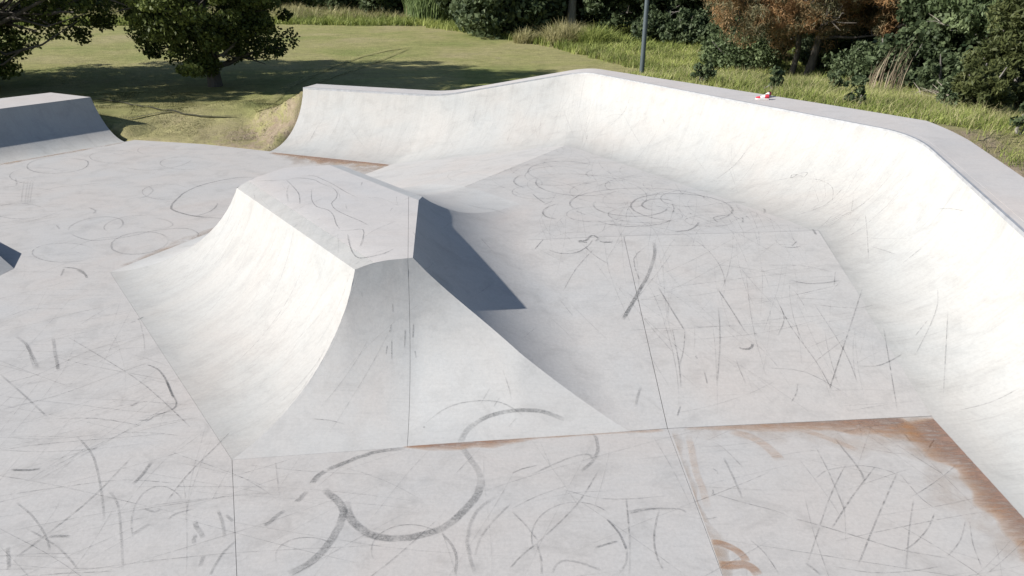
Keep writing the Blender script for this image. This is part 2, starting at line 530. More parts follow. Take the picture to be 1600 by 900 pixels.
# ============================================================ the long curved wall with deck and coping
qp = empty("quarter_pipe", (4.0, 14.0, 0.0))
tag(qp, "long pale concrete quarter pipe wall with a deck, bending round the raised platform", "quarter pipe")
def outward(c, g):
    d = math.hypot(c[0] - g[0], c[1] - g[1])
    return ((c[0] - g[0]) / d, (c[1] - g[1]) / d)
NQ = 22
V, UV, F = [], [], []
ulen = 0.0
for i, (c, g, w) in enumerate(ST):
    if i: ulen += math.dist(ST[i - 1][0], c)
    L = 0.0; prev = None
    for k in range(NQ + 1):
        q = k / NQ
        p = wall_pt(c, g, q)
        if prev: L += math.dist(prev, p)
        prev = p
        V.append(p); UV.append((ulen, L))
    V.append((c[0] + .02 * outward(c, g)[0], c[1] + .02 * outward(c, g)[1], c[2] + .002)); UV.append((ulen, L + .02))
    if i:
        a, b = (i - 1) * (NQ + 2), i * (NQ + 2)
        for k in range(NQ + 1): F.append((a + k, a + k + 1, b + k + 1, b + k))
F = [f[::-1] for f in F]
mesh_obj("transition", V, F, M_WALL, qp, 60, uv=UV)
def along_wall(name, o0, o1, z_in, z_out, th, mat):
    V, F = [], []
    for i, (c, g, w) in enumerate(ST):
        ox, oy = outward(c, g)
        a = o0 if o0 is not None else 0
        b = o1 if o1 is not None else w
        V += [(c[0] + ox * a, c[1] + oy * a, c[2] + z_in), (c[0] + ox * b, c[1] + oy * b, c[2] + z_out),
              (c[0] + ox * b, c[1] + oy * b, c[2] + z_out - th), (c[0] + ox * a, c[1] + oy * a, c[2] + z_in - th)]
        if i:
            p, q = 4 * (i - 1), 4 * i
            for k in range(4): F.append((p + k, q + k, q + (k + 1) % 4, p + (k + 1) % 4))
    n = len(V)
    F += [(3, 2, 1, 0), (n - 4, n - 3, n - 2, n - 1)]
    F = [f[::-1] for f in F]
    return mesh_obj(name, V, F, mat, qp, 30)
along_wall("coping", -.014, .036, .012, .012, .06, M_STEEL)
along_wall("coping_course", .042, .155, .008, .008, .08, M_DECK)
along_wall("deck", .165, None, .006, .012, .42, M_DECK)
along_wall("joint_filler", .03, .2, -.012, -.012, .05, M_JOINT)
# end wall of the pipe: profile closed down to the ground
V = [wall_pt(E1, G1, k / 16) for k in range(17)]
ox, oy = outward(E1, G1)
V += [(E1[0] + ox * .7, E1[1] + oy * .7, 1.5), (E1[0] + ox * .7, E1[1] + oy * .7, -.4), (G1[0], G1[1], -.4)]
V = [(p[0] + .004, p[1], p[2] - .004) for p in V]
mesh_obj("end_wall", V, [tuple(range(len(V)))[::-1]], M_DECK, qp)

# ============================================================ far left quarter pipe
lq = empty("quarter_pipe", (-14.5, 20.0, 0))
tag(lq, "separate low quarter pipe with broad deck and shaded face at the left edge", "quarter pipe")
C0, C1 = (-13.1, 22.35), (-20.0, 14.1)
nx, ny = .765, -.644
LH, LD = 1.12, 1.80
LR = (LH * LH + LD * LD) / (2 * LH)
V, UV, F = [], [], []
for i in range(31):
    t = i / 30
    cx, cy = C0[0] + (C1[0] - C0[0]) * t, C0[1] + (C1[1] - C0[1]) * t
    for k in range(19):
        q = k / 18 * LD
        V.append((cx + nx * (LD - q), cy + ny * (LD - q), .001 + LR - math.sqrt(LR * LR - q * q)))
        UV.append((t * 10, q))
    if i:
        for k in range(18): F.append(((i - 1) * 19 + k, (i - 1) * 19 + k + 1, i * 19 + k + 1, i * 19 + k))
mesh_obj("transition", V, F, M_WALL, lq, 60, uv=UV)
def box_poly(name, plan, z1, z0, mat, parent):
    n = len(plan)
    V = [(x, y, z1) for x, y in plan] + [(x, y, z0) for x, y in plan]
    F = [tuple(range(n)), tuple(reversed(range(n, 2 * n)))] + [(i + n, (i + 1) % n + n, (i + 1) % n, i) for i in range(n)]
    return mesh_obj(name, V, F, mat, parent)
O0, O1 = (-14.85, 23.2), (-21.9, 15.2)
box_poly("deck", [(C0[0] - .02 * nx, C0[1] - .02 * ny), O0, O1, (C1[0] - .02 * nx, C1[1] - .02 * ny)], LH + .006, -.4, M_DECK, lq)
V = [V[k] for k in range(19)]
V = [(p[0] - .004, p[1] - .004, p[2] - .003) for p in V] + [(C0[0], C0[1], -.4), (C0[0] + nx * LD, C0[1] + ny * LD, -.4)]
mesh_obj("end_wall", V, [tuple(range(len(V)))], M_DECK, lq)

# small wedge block at the left edge of the picture
wb = empty("wedge_block", (-9.8, 11.2, 0))
tag(wb, "low concrete wedge block cut off by the left edge, its far side in shadow", "skate ramp")
V = [(-8.9, 11.55, .002), (-9.25, 9.3, .002), (-9.77, 12.11, .35), (-10.3, 9.2, .35), (-11.1, 13.1, .35), (-13, 13.1, .35), (-13, 9.2, .35),
     (-9.77, 12.11, .002), (-11.1, 13.1, .002), (-10.3, 9.2, .002), (-13, 9.2, .002)]
mesh_obj("bank", V, [(0, 2, 3, 1), (0, 7, 2), (7, 8, 4, 2), (1, 3, 9), (9, 3, 6, 10)], M_FRONT, wb)
mesh_obj("flat_top", [V[i] for i in (2, 4, 5, 6, 3)], [(0, 1, 2, 3, 4)], M_DECK, wb)
# ============================================================ grass land round the park
OUT = []                                        # outline of the concrete: x, y, edge height, fall of the land outside
for i, (c, g, w) in enumerate(ST):
    if i % 3 and i != len(ST) - 1: continue
    ox, oy = outward(c, g)
    t = i / len(ST)
    fall = .55 if c[0] < 1.5 else (.40 if c[0] < 2.6 else .085)
    OUT.append((c[0] + ox * w, c[1] + oy * w, c[2] - (.05 if c[1] > 12.3 or c[0] < 5 else .32), fall))
OUT = [(*wall_pt(E1, G1, q)[:2], wall_pt(E1, G1, q)[2] - .03, .3 + .25 * q) for q in (0, .3, .5, .65, .78, .88, .95, 1.0)] + OUT
OUT += [(8.1, -9, 1.3, .085), (-22, -9, 0, .1), (-22.5, 12.0, 0, .1), (-21.9, 15.2, .35, .25), (-14.85, 23.2, .55, .25), (-13.1, 22.35, .35, .3), (-11.55, 21.45, 0, .2), (-9.2, 20.92, 0, .2)]
OA = np.array(OUT)
def sd_out(X, Y):
    """signed distance to the outline (outside > 0), height and fall at the nearest edge"""
    best = np.full(X.shape, 1e9); hz = np.zeros(X.shape); fl = np.zeros(X.shape)
    inside = np.zeros(X.shape, bool)
    n = len(OA)
    for i in range(n):
        ax, ay, az, af = OA[i]; bx, by, bz, bf = OA[(i + 1) % n]
        dx, dy = bx - ax, by - ay
        t = np.clip(((X - ax) * dx + (Y - ay) * dy) / (dx * dx + dy * dy + 1e-9), 0, 1)
        d = np.hypot(X - ax - t * dx, Y - ay - t * dy)
        m = d < best
        best = np.where(m, d, best); hz = np.where(m, az + t * (bz - az), hz); fl = np.where(m, af + t * (bf - af), fl)
        cr = ((ay > Y) != (by > Y)) & (X < (bx - ax) * (Y - ay) / (by - ay + 1e-12) + ax)
        inside ^= cr
    return np.where(inside, -best, best), hz, fl
_rng = np.random.default_rng(3)
_ph = _rng.uniform(0, 6.28, (14, 2)); _fr = _rng.uniform(.25, 2.6, (14, 2)) * _rng.choice([-1, 1], (14, 2))
def bumps(X, Y):
    z = 0
    for (a, b), (p, q) in zip(_fr, _ph): z = z + np.sin(a * X + b * Y + p) / (1 + abs(a) + abs(b)) ** 1.3
    return z
def land(X, Y):
    X = np.asarray(X, float); Y = np.asarray(Y, float)
    d, h, f = sd_out(X, Y)
    base = -0.02 + 0.02 * bumps(X, Y)
    # the right-hand side of the park lies on a broad bank that falls toward the wood
    o = np.maximum(d, 0)
    bank = h - .03 - f * o - .004 * o * o * (f < .2)
    k = .35
    out = np.log(np.exp(np.clip(base / k, -40, 40)) + np.exp(np.clip(bank / k, -40, 40))) * k
    out = np.where(h < .1, base + .10 * np.clip(o, 0, 1.5) - .02, out)
    # low earth mound between the two quarter pipes
    out = out + .42 * np.exp(-(((X + 9.6) / 3.4) ** 2 + ((Y - 24.6) / 1.9) ** 2)) * np.clip(o / 2.0, 0, 1)
    out = out + .035 * bumps(X * 2.3, Y * 2.3) * np.clip(o / 1.5, 0, 1) * np.clip((34 - Y) / 12, .15, 1)
    ins = h - .10 + 3.0 * d
    return np.where(d < 0, np.minimum(np.maximum(ins, -.7), h - .06), np.minimum(out, np.where(o < .6, np.maximum(h - .04, 0) + o * .4, 99)))
def land1(x, y): return float(land(np.array([x]), np.array([y]))[0])

def grid_axis(a, b, dense0, dense1, s0, s1):
    v = list(np.arange(a, dense0, s1)) + list(np.arange(dense0, dense1, s0)) + list(np.arange(dense1, b + s1, s1))
    return np.array(v)
gx = grid_axis(-170, 170, -24, 16, .22, 3.0)
gy = grid_axis(-30, 240, 8, 34, .22, 2.0)
X, Y = np.meshgrid(gx, gy)
Z = land(X.ravel(), Y.ravel()).reshape(X.shape)
nxg = len(gx)
Vg = np.stack([X.ravel(), Y.ravel(), Z.ravel()], 1)
I = np.arange((len(gy) - 1) * (nxg - 1)); rr, cc = I // (nxg - 1), I % (nxg - 1)
q = rr * nxg + cc
Fg = np.stack([q, q + 1, q + nxg + 1, q + nxg], 1)

def lawn_mat():
    m, nt, bs = new_mat("lawn")
    pos = N(nt, "ShaderNodeNewGeometry").outputs["Position"]
    a = noise(nt, pos, .16, 5, .6, .5)
    col = ramp(nt, a, [(.32, (.205, .230, .080)), (.5, (.290, .280, .120)), (.68, (.325, .290, .155))])
    b = ramp(nt, noise(nt, pos, 1.7, 6, .7, .5), [(.28, G(.72)), (.55, G(1.0)), (.78, G(1.15))])
    c = ramp(nt, noise(nt, pos, 14, 5, .75), [(.28, G(.62)), (.6, G(1.08))])
    e = ramp(nt, noise(nt, mapping(nt, pos, (.25, 2.0, 1), (0, 0, .1)), 1.2, 5, .65), [(.3, G(.86)), (.6, G(1.04))])
    col = mul(nt, mul(nt, mul(nt, col, b), c), e)
    # bare trodden earth
    bare = ramp(nt, noise(nt, pos, .55, 6, .7, 1.0), [(.60, G(0)), (.70, G(1))])
    fade = N(nt, "ShaderNodeAttribute", attribute_name="bare").outputs["Fac"]
    bm = math_n(nt, 'MAXIMUM', math_n(nt, 'MULTIPLY', bare, .35), math_n(nt, 'MULTIPLY', fade, ramp(nt, noise(nt, pos, 2.2, 6, .75, .6), [(.36, G(0)), (.55, G(1))])))
    dirt = ramp(nt, noise(nt, pos, 5, 6, .7), [(.3, (.20, .155, .11)), (.7, (.33, .27, .20))])
    col = mixc(nt, bm, col, dirt)
    nt.links.new(col, bs.inputs["Base Color"])
    bs.inputs["Roughness"].default_value = .95
    bs.inputs["Specular IOR Level"].default_value = .1
    bmp = N(nt, "ShaderNodeBump")
    bmp.inputs["Strength"].default_value = .8
    bmp.inputs["Distance"].default_value = .05
    nt.links.new(math_n(nt, 'ADD', noise(nt, pos, 22, 5, .75), noise(nt, pos, 4, 4, .6)), bmp.inputs["Height"])
    nt.links.new(bmp.outputs[0], bs.inputs["Normal"])
    return m
M_LAWN = lawn_mat()
xv, yv = Vg[:, 0], Vg[:, 1]
dd, hh, ff = sd_out(xv, yv)
bare = np.exp(-(((xv + 7.6) / 1.7) ** 2 + ((yv - 21.4) / 1.4) ** 2)) * 1.3
bare = np.maximum(bare, np.where((xv > 7) & (yv < 13.2) & (dd > 0), np.clip(1.6 - dd * .7, 0, 1), 0))
bare = np.maximum(bare, np.where(dd > 0, np.clip(.5 - dd * 1.2, 0, 1), 0))
lawn = mesh_obj("lawn", Vg.tolist(), Fg.tolist(), M_LAWN, None, 180, attrs={"bare": np.clip(bare, 0, 1)})
tag(lawn, "olive mown lawn with dry patches and wheel tracks beyond the skatepark", kind="structure")

# ============================================================ leaves, blades, trunks
def leaf_mat(name, dark, light, trans=.25, warm=None):
    m, nt, bs = new_mat(name)
    sh = N(nt, "ShaderNodeAttribute", attribute_name="tone").outputs["Fac"]
    stops = [(0.0, dark), (.6, tuple((a + b) / 2 for a, b in zip(dark, light))), (1.0, light)]
    c = ramp(nt, sh, stops)
    if warm:
        tc = N(nt, "ShaderNodeTexCoord").outputs["Object"]
        c = mixc(nt, ramp(nt, noise(nt, tc, .85, 4, .65, .5), [(.42, G(0)), (.58, G(.95))]), c, ramp(nt, sh, [(0, tuple(x * .45 for x in warm)), (1, warm)]))
    nt.links.new(c, bs.inputs["Base Color"])
    bs.inputs["Roughness"].default_value = .6
    tl = N(nt, "ShaderNodeBsdfTranslucent")
    nt.links.new(c, tl.inputs["Color"])
    mx = N(nt, "ShaderNodeMixShader")
    mx.inputs[0].default_value = trans
    nt.links.new(bs.outputs[0], mx.inputs[1]); nt.links.new(tl.outputs[0], mx.inputs[2])
    nt.links.new(mx.outputs[0], nt.nodes["Material Output"].inputs["Surface"])
    return m
def np_mesh(name, V, F, mat, tone, parent=None, smooth=False):
    """fast mesh from arrays (triangles or quads), local coordinates"""
    me = bpy.data.meshes.new(name)
    me.vertices.add(len(V)); me.vertices.foreach_set("co", np.asarray(V, np.float32).ravel())
    k = F.shape[1]
    me.loops.add(F.size); me.loops.foreach_set("vertex_index", F.astype(np.int32).ravel())
    me.polygons.add(len(F)); me.polygons.foreach_set("loop_start", np.arange(0, F.size, k, dtype=np.int32))
    me.update(calc_edges=True)
    a = me.attributes.new("tone", 'FLOAT', 'POINT'); a.data.foreach_set("value", np.asarray(tone, np.float32))
    me.materials.append(mat)
    o = bpy.data.objects.new(name, me)
    COL.objects.link(o)
    if parent is not None: o.parent = parent
    return o
def leaves(rng, centres, radii, per, size, long=1.6, droop=0.0, flat=.0):
    """leaf quads spread through clumps; returns vertices, faces, tone"""
    n = len(centres)
    c = np.repeat(centres, per, 0); r = np.repeat(radii, per, 0)
    d = rng.normal(size=(n * per, 3)); d /= np.linalg.norm(d, axis=1)[:, None]
    rad = rng.uniform(.25, 1, n * per) ** .6
    p = c + d * r * rad[:, None]
    a = rng.normal(size=p.shape); a[:, 2] -= droop; a /= np.linalg.norm(a, axis=1)[:, None]
    b = rng.normal(size=p.shape) + np.array([0, 0, flat]); b = np.cross(a, b); b /= np.linalg.norm(b, axis=1)[:, None]
    s = size * rng.uniform(.6, 1.35, len(p))[:, None]
    V = np.stack([p - a * s * long * .5, p + b * s * .5, p + a * s * long * .5, p - b * s * .5], 1).reshape(-1, 3)
    F = np.arange(len(V)).reshape(-1, 4)
    ct = np.repeat(rng.uniform(0, .55, n), per)
    t = np.clip(ct + rng.uniform(0, .45, len(p)), 0, 1)
    return V, F, np.repeat(t, 4)
def blob_centres(rng, n, cx, rx, zmin=None):
    """clump centres on and in an uneven ellipsoid"""
    d = rng.normal(size=(n, 3)); d /= np.linalg.norm(d, axis=1)[:, None]
    r = rng.uniform(.15, 1, n) ** .45
    lob = 1 + .22 * np.sin(3 * np.arctan2(d[:, 1], d[:, 0]) + rng.uniform(0, 6)) * rng.uniform(.4, 1)
    p = np.array(cx) + d * np.array(rx) * (r * lob)[:, None]
    if zmin is not None: p[:, 2] = np.maximum(p[:, 2], zmin + rng.uniform(0, .5, n))
    return p
def bark_mat(name, dark, light):
    m, nt, bs = new_mat(name)
    tc = N(nt, "ShaderNodeTexCoord").outputs["Object"]
    c = ramp(nt, noise(nt, mapping(nt, tc, (7, 7, 1.4)), 1.5, 6, .7, .6), [(.3, dark), (.65, light)])
    nt.links.new(c, bs.inputs["Base Color"]); bs.inputs["Roughness"].default_value = .9
    b = N(nt, "ShaderNodeBump"); b.inputs["Strength"].default_value = .6
    nt.links.new(noise(nt, mapping(nt, tc, (12, 12, 2)), 2, 5, .7), b.inputs["Height"]); nt.links.new(b.outputs[0], bs.inputs["Normal"])
    return m
M_BARK = bark_mat("dark_bark", (.05, .045, .04), (.13, .115, .10))
M_PAPER = bark_mat("paper_bark", (.22, .20, .17), (.48, .45, .40))
M_GREYBARK = bark_mat("grey_bark", (.10, .09, .085), (.26, .24, .22))
L_FIG = leaf_mat("fig_leaves", (.012, .024, .006), (.195, .235, .062), .32)
L_DARK = leaf_mat("dark_leaves", (.014, .028, .012), (.14, .18, .085), .27)
L_MID = leaf_mat("mid_leaves", (.030, .050, .022), (.16, .20, .10), .28)
L_PALE = leaf_mat("pale_leaves", (.055, .085, .035), (.20, .25, .12), .3)
L_OLIVE = leaf_mat("olive_leaves", (.035, .048, .016), (.150, .165, .060), .3)
L_RUST = leaf_mat("rusty_needles", (.045, .052, .025), (.25, .24, .14), .3, warm=(.47, .27, .125))
L_REED = leaf_mat("reed_leaves", (.08, .12, .04), (.25, .32, .13), .3)
L_DRY = leaf_mat("dry_stalks", (.16, .12, .08), (.42, .35, .25), .2)
L_GRASS = leaf_mat("long_grass", (.105, .145, .028), (.400, .440, .135), .3)
L_STRAW = leaf_mat("straw_grass", (.20, .19, .08), (.48, .44, .24), .3)
L_SHORT = leaf_mat("short_grass", (.055, .065, .022), (.30, .275, .12), .25)

def branch_tree(name, mat, parent, rng, base, height, spread, r0, nl, seed_dir=None, lean=(0, 0), low=.22):
    """tapered trunk with limbs and twigs as one part"""
    V, F = [], []
    b = Vector(base)
    P = [b + Vector((lean[0] * t + rng.normal() * .05 * height * t * .5, lean[1] * t + rng.normal() * .05 * height * t * .5, height * t - .25 * (t == 0))) for t in np.linspace(0, 1, 7)]
    tube(V, F, P, [r0 * (1.25 if i == 0 else 1) * (1 - .8 * i / 6) for i in range(7)], 8)
    for i in range(nl):
        t = low + (1 - low) * (i + rng.uniform(0, 1)) / nl * .95
        k = min(int(t * 6), 5)
        s = P[k].lerp(P[k + 1], t * 6 - k)
        az = i * 2.4 + rng.uniform(-.5, .5)
        L = spread * rng.uniform(.65, 1.05) * (1 - .35 * t)
        up = rng.uniform(.15, .6)
        d = Vector((math.cos(az), math.sin(az), up))
        Q = [s]
        for j in range(1, 5):
            Q.append(s + d * (L * j / 4) + Vector((rng.normal() * .06 * L, rng.normal() * .06 * L, rng.normal() * .05 * L - (j / 4) ** 2 * L * .12)))
        r1 = r0 * (1 - .75 * t) * .5
        tube(V, F, Q, [r1 * (1 - .2 * j) for j in range(5)], 6)
        for j in (2, 3, 4):
            for m in range(2):
                e = Vector((math.cos(az + rng.uniform(-1.2, 1.2)), math.sin(az + rng.uniform(-1.2, 1.2)), rng.uniform(-.3, .7)))
                l2 = L * rng.uniform(.2, .45)
                tube(V, F, [Q[j], Q[j] + e * l2 * .5 + Vector((0, 0, rng.normal() * .05)), Q[j] + e * l2], [r1 * .4, r1 * .28, r1 * .1], 5)
    return mesh_obj(name, V, F, mat, parent, 60)

def tree(name, label, cat, x, y, crown_c, crown_r, clumps, per, size, lmat, bmat, height, r0, nl, seed, group=None, clump_r=.55, long=1.6, droop=0., low=.22, lean=(0, 0), zmin=None, extra=None):
    rng = np.random.default_rng(seed)
    z = land1(x, y)
    t = empty(name, (x, y, z)); tag(t, label, cat, group)
    branch_tree("trunk", bmat, t, rng, (x, y, z), height, max(crown_r[0], crown_r[1]) * .85, r0, nl, low=low, lean=lean)
    c = blob_centres(rng, clumps, crown_c, crown_r, zmin)
    if extra is not None: c = np.vstack([c, np.array(extra)])
    rad = np.outer(rng.uniform(.65, 1.3, len(c)) * clump_r, np.array([1, 1, .75]))
    Vv, Ff, tn = leaves(rng, c, rad, per, size, long, droop)
    np_mesh("crown", Vv, Ff, lmat, tn, t)
    return t

def shrub(name, label, cat, x, y, r, h, lmat, seed, size=.12, clumps=70, per=90, group=None, droop=0., long=1.7, clump_r=.42, stems=9):
    rng = np.random.default_rng(seed)
    z = land1(x, y)
    t = empty(name, (x, y, z)); tag(t, label, cat, group)
    V, F = [], []
    for i in range(stems):
        a = rng.uniform(0, 6.28); l = rng.uniform(.4, .95)
        e = Vector((x + math.cos(a) * r * l * .8, y + math.sin(a) * r * l * .8, z + h * rng.uniform(.5, .95)))
        s = Vector((x + math.cos(a) * r * .12, y + math.sin(a) * r * .12, z - .1))
        tube(V, F, [s, s.lerp(e, .5) + Vector((rng.normal() * .1, rng.normal() * .1, h * .08)), e], [.05, .035, .012], 5)
    mesh_obj("stems", V, F, M_GREYBARK, t, 60)
    c = blob_centres(rng, clumps, (0, 0, h * .48), (r, r, h * .52), .08)
    rad = np.outer(rng.uniform(.6, 1.3, clumps) * clump_r * min(1.6, max(.5, r / 1.4)), np.array([1, 1, .8]))
    Vv, Ff, tn = leaves(rng, c, rad, per, size, long, droop)
    Vv[:, 2] = np.maximum(Vv[:, 2], -.02)
    np_mesh("foliage", Vv, Ff, lmat, tn, t)
    return t

def blades(rng, px, py, pz, h, w, bend=.45, wind=(0.2, 0.05)):
    """curved grass blades, each two quads and a tip kept as quads"""
    n = len(px)
    a = rng.uniform(0, 6.28, n)
    dx, dy = np.cos(a), np.sin(a)
    bx = rng.normal(size=n) * bend + wind[0]; by = rng.normal(size=n) * bend + wind[1]
    lv = []
    for t, ww in ((0, 1.), (.55, .75), (1., .12)):
        cx = px + bx * h * t * t; cy = py + by * h * t * t; cz = pz + h * t * (1 - .18 * t * (np.abs(bx) + np.abs(by)))
        lv += [np.stack([cx - dx * w * ww, cy - dy * w * ww, cz], 1), np.stack([cx + dx * w * ww, cy + dy * w * ww, cz], 1)]
    V = np.stack(lv, 1).reshape(-1, 3)
    o = np.arange(n) * 6
    F = np.concatenate([np.stack([o, o + 1, o + 3, o + 2], 1), np.stack([o + 2, o + 3, o + 5, o + 4], 1)])
    return V, F

# ============================================================ trees and shrubs
tree("fig_tree", "dark round-crowned tree standing alone on the lawn beside its own shadow", "tree", -13.0, 31.7,
     (0.1, 0, 4.4), (3.8, 3.6, 3.7), 360, 190, .098, L_FIG, M_BARK, 5.8, .27, 22, 11, clump_r=.52, low=.14, zmin=.85)
tree("fig_tree", "large dark spreading tree with low bare branches at the left edge", "tree", -25.0, 31.6,
     (1.2, .4, 6.0), (7.6, 6.4, 4.8), 620, 170, .110, L_FIG, M_BARK, 7.0, .45, 26, 12, clump_r=.68, low=.12, zmin=1.3,
     extra=[(random.uniform(-.5, 4.2), random.uniform(-2.8, .4), random.uniform(.6, 2.6)) for _ in range(55)] + [(4.8, -1.0, 2.0), (3.6, -1.6, 1.3), (3.2, -2.2, .7), (2.5, -2.6, .4), (3.9, -.6, 1.6), (5.6, -.2, 2.9), (2.2, -3.2, 1.0), (1.8, -2.9, 1.7), (6.2, .4, 3.4), (3.0, -3.6, 1.9)])
tree("fig_tree", "dark tree left of the frame whose shadow lies across the lawn", "tree", -38.0, 26.0,
     (0, 0, 6.0), (5.5, 5.5, 4.2), 150, 120, .24, L_FIG, M_BARK, 6.5, .4, 12, 13, clump_r=.9, zmin=2.2)
big = [o for o in COL.objects if o.name.startswith("fig_tree")][1]
V, F = [], []
for pts, r in (([(-24.6, 31.4, 1.2), (-22.6, 30.9, 2.0), (-20.2, 30.4, 2.9), (-17.4, 30.2, 4.1)], .16), ([(-22.6, 30.9, 2.0), (-20.6, 30.0, 1.5), (-18.9, 29.8, 1.9), (-17.2, 29.7, 2.8)], .08),
               ([(-20.2, 30.4, 2.9), (-18.4, 29.6, 2.6), (-16.6, 29.4, 3.1)], .06), ([(-24.4, 31.2, 1.0), (-22.5, 30.2, .9), (-20.4, 29.4, 1.2), (-19.0, 29.2, 2.0)], .09), ([(-21.6, 30.7, 2.4), (-20.0, 31.2, 3.6), (-18.8, 31.4, 5.0)], .07)):
    tube(V, F, pts, [r * (1 - .8 * i / (len(pts) - 1)) for i in range(len(pts))], 6)
mesh_obj("limb", V, F, M_BARK, big, 60)
SH = [  # x, y, radius, height, leaves, label
    (-46, 84, 5.5, 7.0, L_DARK, "dark bush at the far left edge of the lawn"),
    (-36, 80, 4.5, 6.0, L_MID, "grey green bush seen between the two left trees"),
    (-25.5, 84, 4.0, 6.5, L_DARK, "dark bush just right of the round tree, beyond pale grass"),
    (-17.5, 77, 3.2, 4.6, L_MID, "grey green loose bush at the far end of the lawn"),
    (-11.8, 72, 2.9, 4.6, L_DARK, "compact dark bush at the far end of the lawn beside the reeds"),
    (-1.6, 54.0, 2.6, 5.2, L_MID, "big leafy shrub at the back of the lawn, left half"),
    (1.4, 54.4, 2.4, 4.6, L_DARK, "dark leafy shrub next to the pale tree trunk"),
]
for i, (x, y, r, h, lm, lab) in enumerate(SH):
    shrub("shrub", lab, "shrub", x, y, r, h, lm, 40 + i, size=.17 + .0012 * y, clumps=110, per=90, clump_r=.5)
def clump_plant(name, label, cat, x, y, r, h, mat, seed, n, w, bend=.3, group=None, droopy=0.):
    rng = np.random.default_rng(seed)
    z = land1(x, y)
    t = empty(name, (x, y, z)); tag(t, label, cat, group)
    a = rng.uniform(0, 6.28, n); q = r * np.sqrt(rng.uniform(0, 1, n))
    px, py = np.cos(a) * q, np.sin(a) * q
    V, F = blades(rng, px, py, np.zeros(n) - .02, h * rng.uniform(.5, 1.1, n) * (1 - .35 * q / r), w, bend)
    np_mesh("leaves", V, F, mat, np.repeat(rng.uniform(0, 1, n), 6), t)
    return t
clump_plant("reed_bed", "tall pale green reeds between two dark bushes beyond the lawn", "reeds", -6.6, 68.5, 3.1, 4.2, L_REED, 60, 2600, .05, .22)
clump_plant("grass_tussock", "large straw coloured tussock at the foot of the pale trunk", "grass tussock", 3.4, 48.6, 1.35, 1.9, L_STRAW, 61, 1500, .022, .55)
clump_plant("grass_tussock", "greener rounded tussock right of the straw coloured one", "grass tussock", 5.3, 47.6, 1.15, 1.7, L_GRASS, 62, 1300, .022, .55)
clump_plant("grass_tussock", "small pale tussock left of the straw coloured one", "grass tussock", 0.9, 49.5, .8, 1.2, L_STRAW, 63, 700, .02, .5)
clump_plant("dry_reeds", "stand of dry straw coloured reed stalks in front of dark undergrowth", "reeds", 11.6, 22.6, .55, 2.0, L_DRY, 64, 60, .012, .10)
tree("paperbark_tree", "pale trunked tree behind the straw coloured tussock", "tree", 4.4, 55.0, (0, 0, 6.5), (3.0, 2.6, 2.4), 70, 90, .24, L_MID, M_PAPER, 7.5, .40, 9, 21, clump_r=.7, low=.45)
DK = [(7.4, 53.5, 3.0, 22, "dark tree with thin grey trunk left of the lamp post"), (10.6, 51.5, 3.4, 23, "dark tree directly behind the lamp post"),
      (14.2, 49.5, 3.2, 24, "dark tree between the lamp post and the rusty tree"), (17.6, 46.5, 3.4, 25, "dark tree just behind the rusty coloured tree")]
for x, y, r, sd, lab in DK:
    tree("bush_tree", lab, "tree", x, y, (0, 0, 3.9), (r, r * .8, 3.3), 130, 110, .21, L_DARK, M_GREYBARK, 5.5, .17, 11, sd, clump_r=.62, low=.1, zmin=.35)
tree("casuarina", "rusty brown feathery tree with two dark trunks right of the lamp post", "tree", 13.8, 34.0, (-.9, .2, 4.3), (4.8, 2.6, 3.0), 270, 240, .030, L_RUST, M_BARK, 5.4, .21, 15, 31, clump_r=.55, long=7.0, droop=.7, low=.3, lean=(.7, 0), zmin=1.15)
V, F = [], []
zz = land1(13.1, 34.2)
tube(V, F, [(13.1, 34.2, zz - .2), (13.25, 34.2, zz + 1.2), (13.15, 34.3, zz + 2.6), (13.5, 34.4, zz + 4.2)], [.15, .12, .10, .05], 8)
mesh_obj("trunk", V, F, M_BARK, [o for o in COL.objects if o.name.startswith("casuarina")][0], 60)
tree("casuarina", "brownish green feathery tree right of the rusty one", "tree", 17.2, 33.4, (0, 0, 4.2), (3.0, 2.4, 3.0), 200, 270, .034, L_RUST, M_GREYBARK, 5.6, .16, 14, 32, clump_r=.55, long=7.0, droop=.8, low=.25, zmin=.9)
tree("bush_tree", "dark glossy tree behind the dry reed stalks", "tree", 17.2, 28.6, (0, 0, 3.6), (2.4, 2.2, 3.5), 130, 130, .15, L_DARK, M_GREYBARK, 5.0, .15, 11, 33, clump_r=.55, low=.1, zmin=.3)
tree("bush_tree", "dark tree in the gap beside the pale drooping tree", "tree", 19.0, 27.0, (0, 0, 3.4), (2.8, 2.4, 3.4), 120, 130, .15, L_DARK, M_GREYBARK, 5.0, .15, 11, 34, clump_r=.55, low=.1, zmin=.3)
tree("gum_tree", "pale green tree with drooping leaves near the right edge", "tree", 15.2, 23.8, (.1, -.2, 3.7), (1.9, 1.6, 1.8), 120, 150, .075, L_PALE, M_PAPER, 4.6, .12, 11, 35, clump_r=.42, long=2.8, droop=.9, low=.35, lean=(.3, 0), zmin=1.75)
shrub("wattle_shrub", "olive feathery shrub at the right edge, tallest there", "shrub", 12.5, 17.7, 1.15, 3.2, L_OLIVE, 70, size=.05, clumps=120, per=150, long=3.2, clump_r=.34)
shrub("wattle_shrub", "small olive feathery shrub low in front of the taller one", "shrub", 10.9, 16.6, .7, 1.2, L_OLIVE, 71, size=.045, clumps=70, per=130, long=3.2, clump_r=.26)
shrub("shrub", "bright green low shrub at the foot of the dark tree, right side", "shrub", 13.9, 22.9, 1.0, 1.6, L_MID, 72, size=.10, clumps=60, per=80, clump_r=.3)
shrub("shrub", "grey green low bush under the rusty tree, right of its trunks", "shrub", 15.6, 31.6, 1.6, 1.9, L_MID, 73, size=.09, clumps=90, per=90, clump_r=.34)
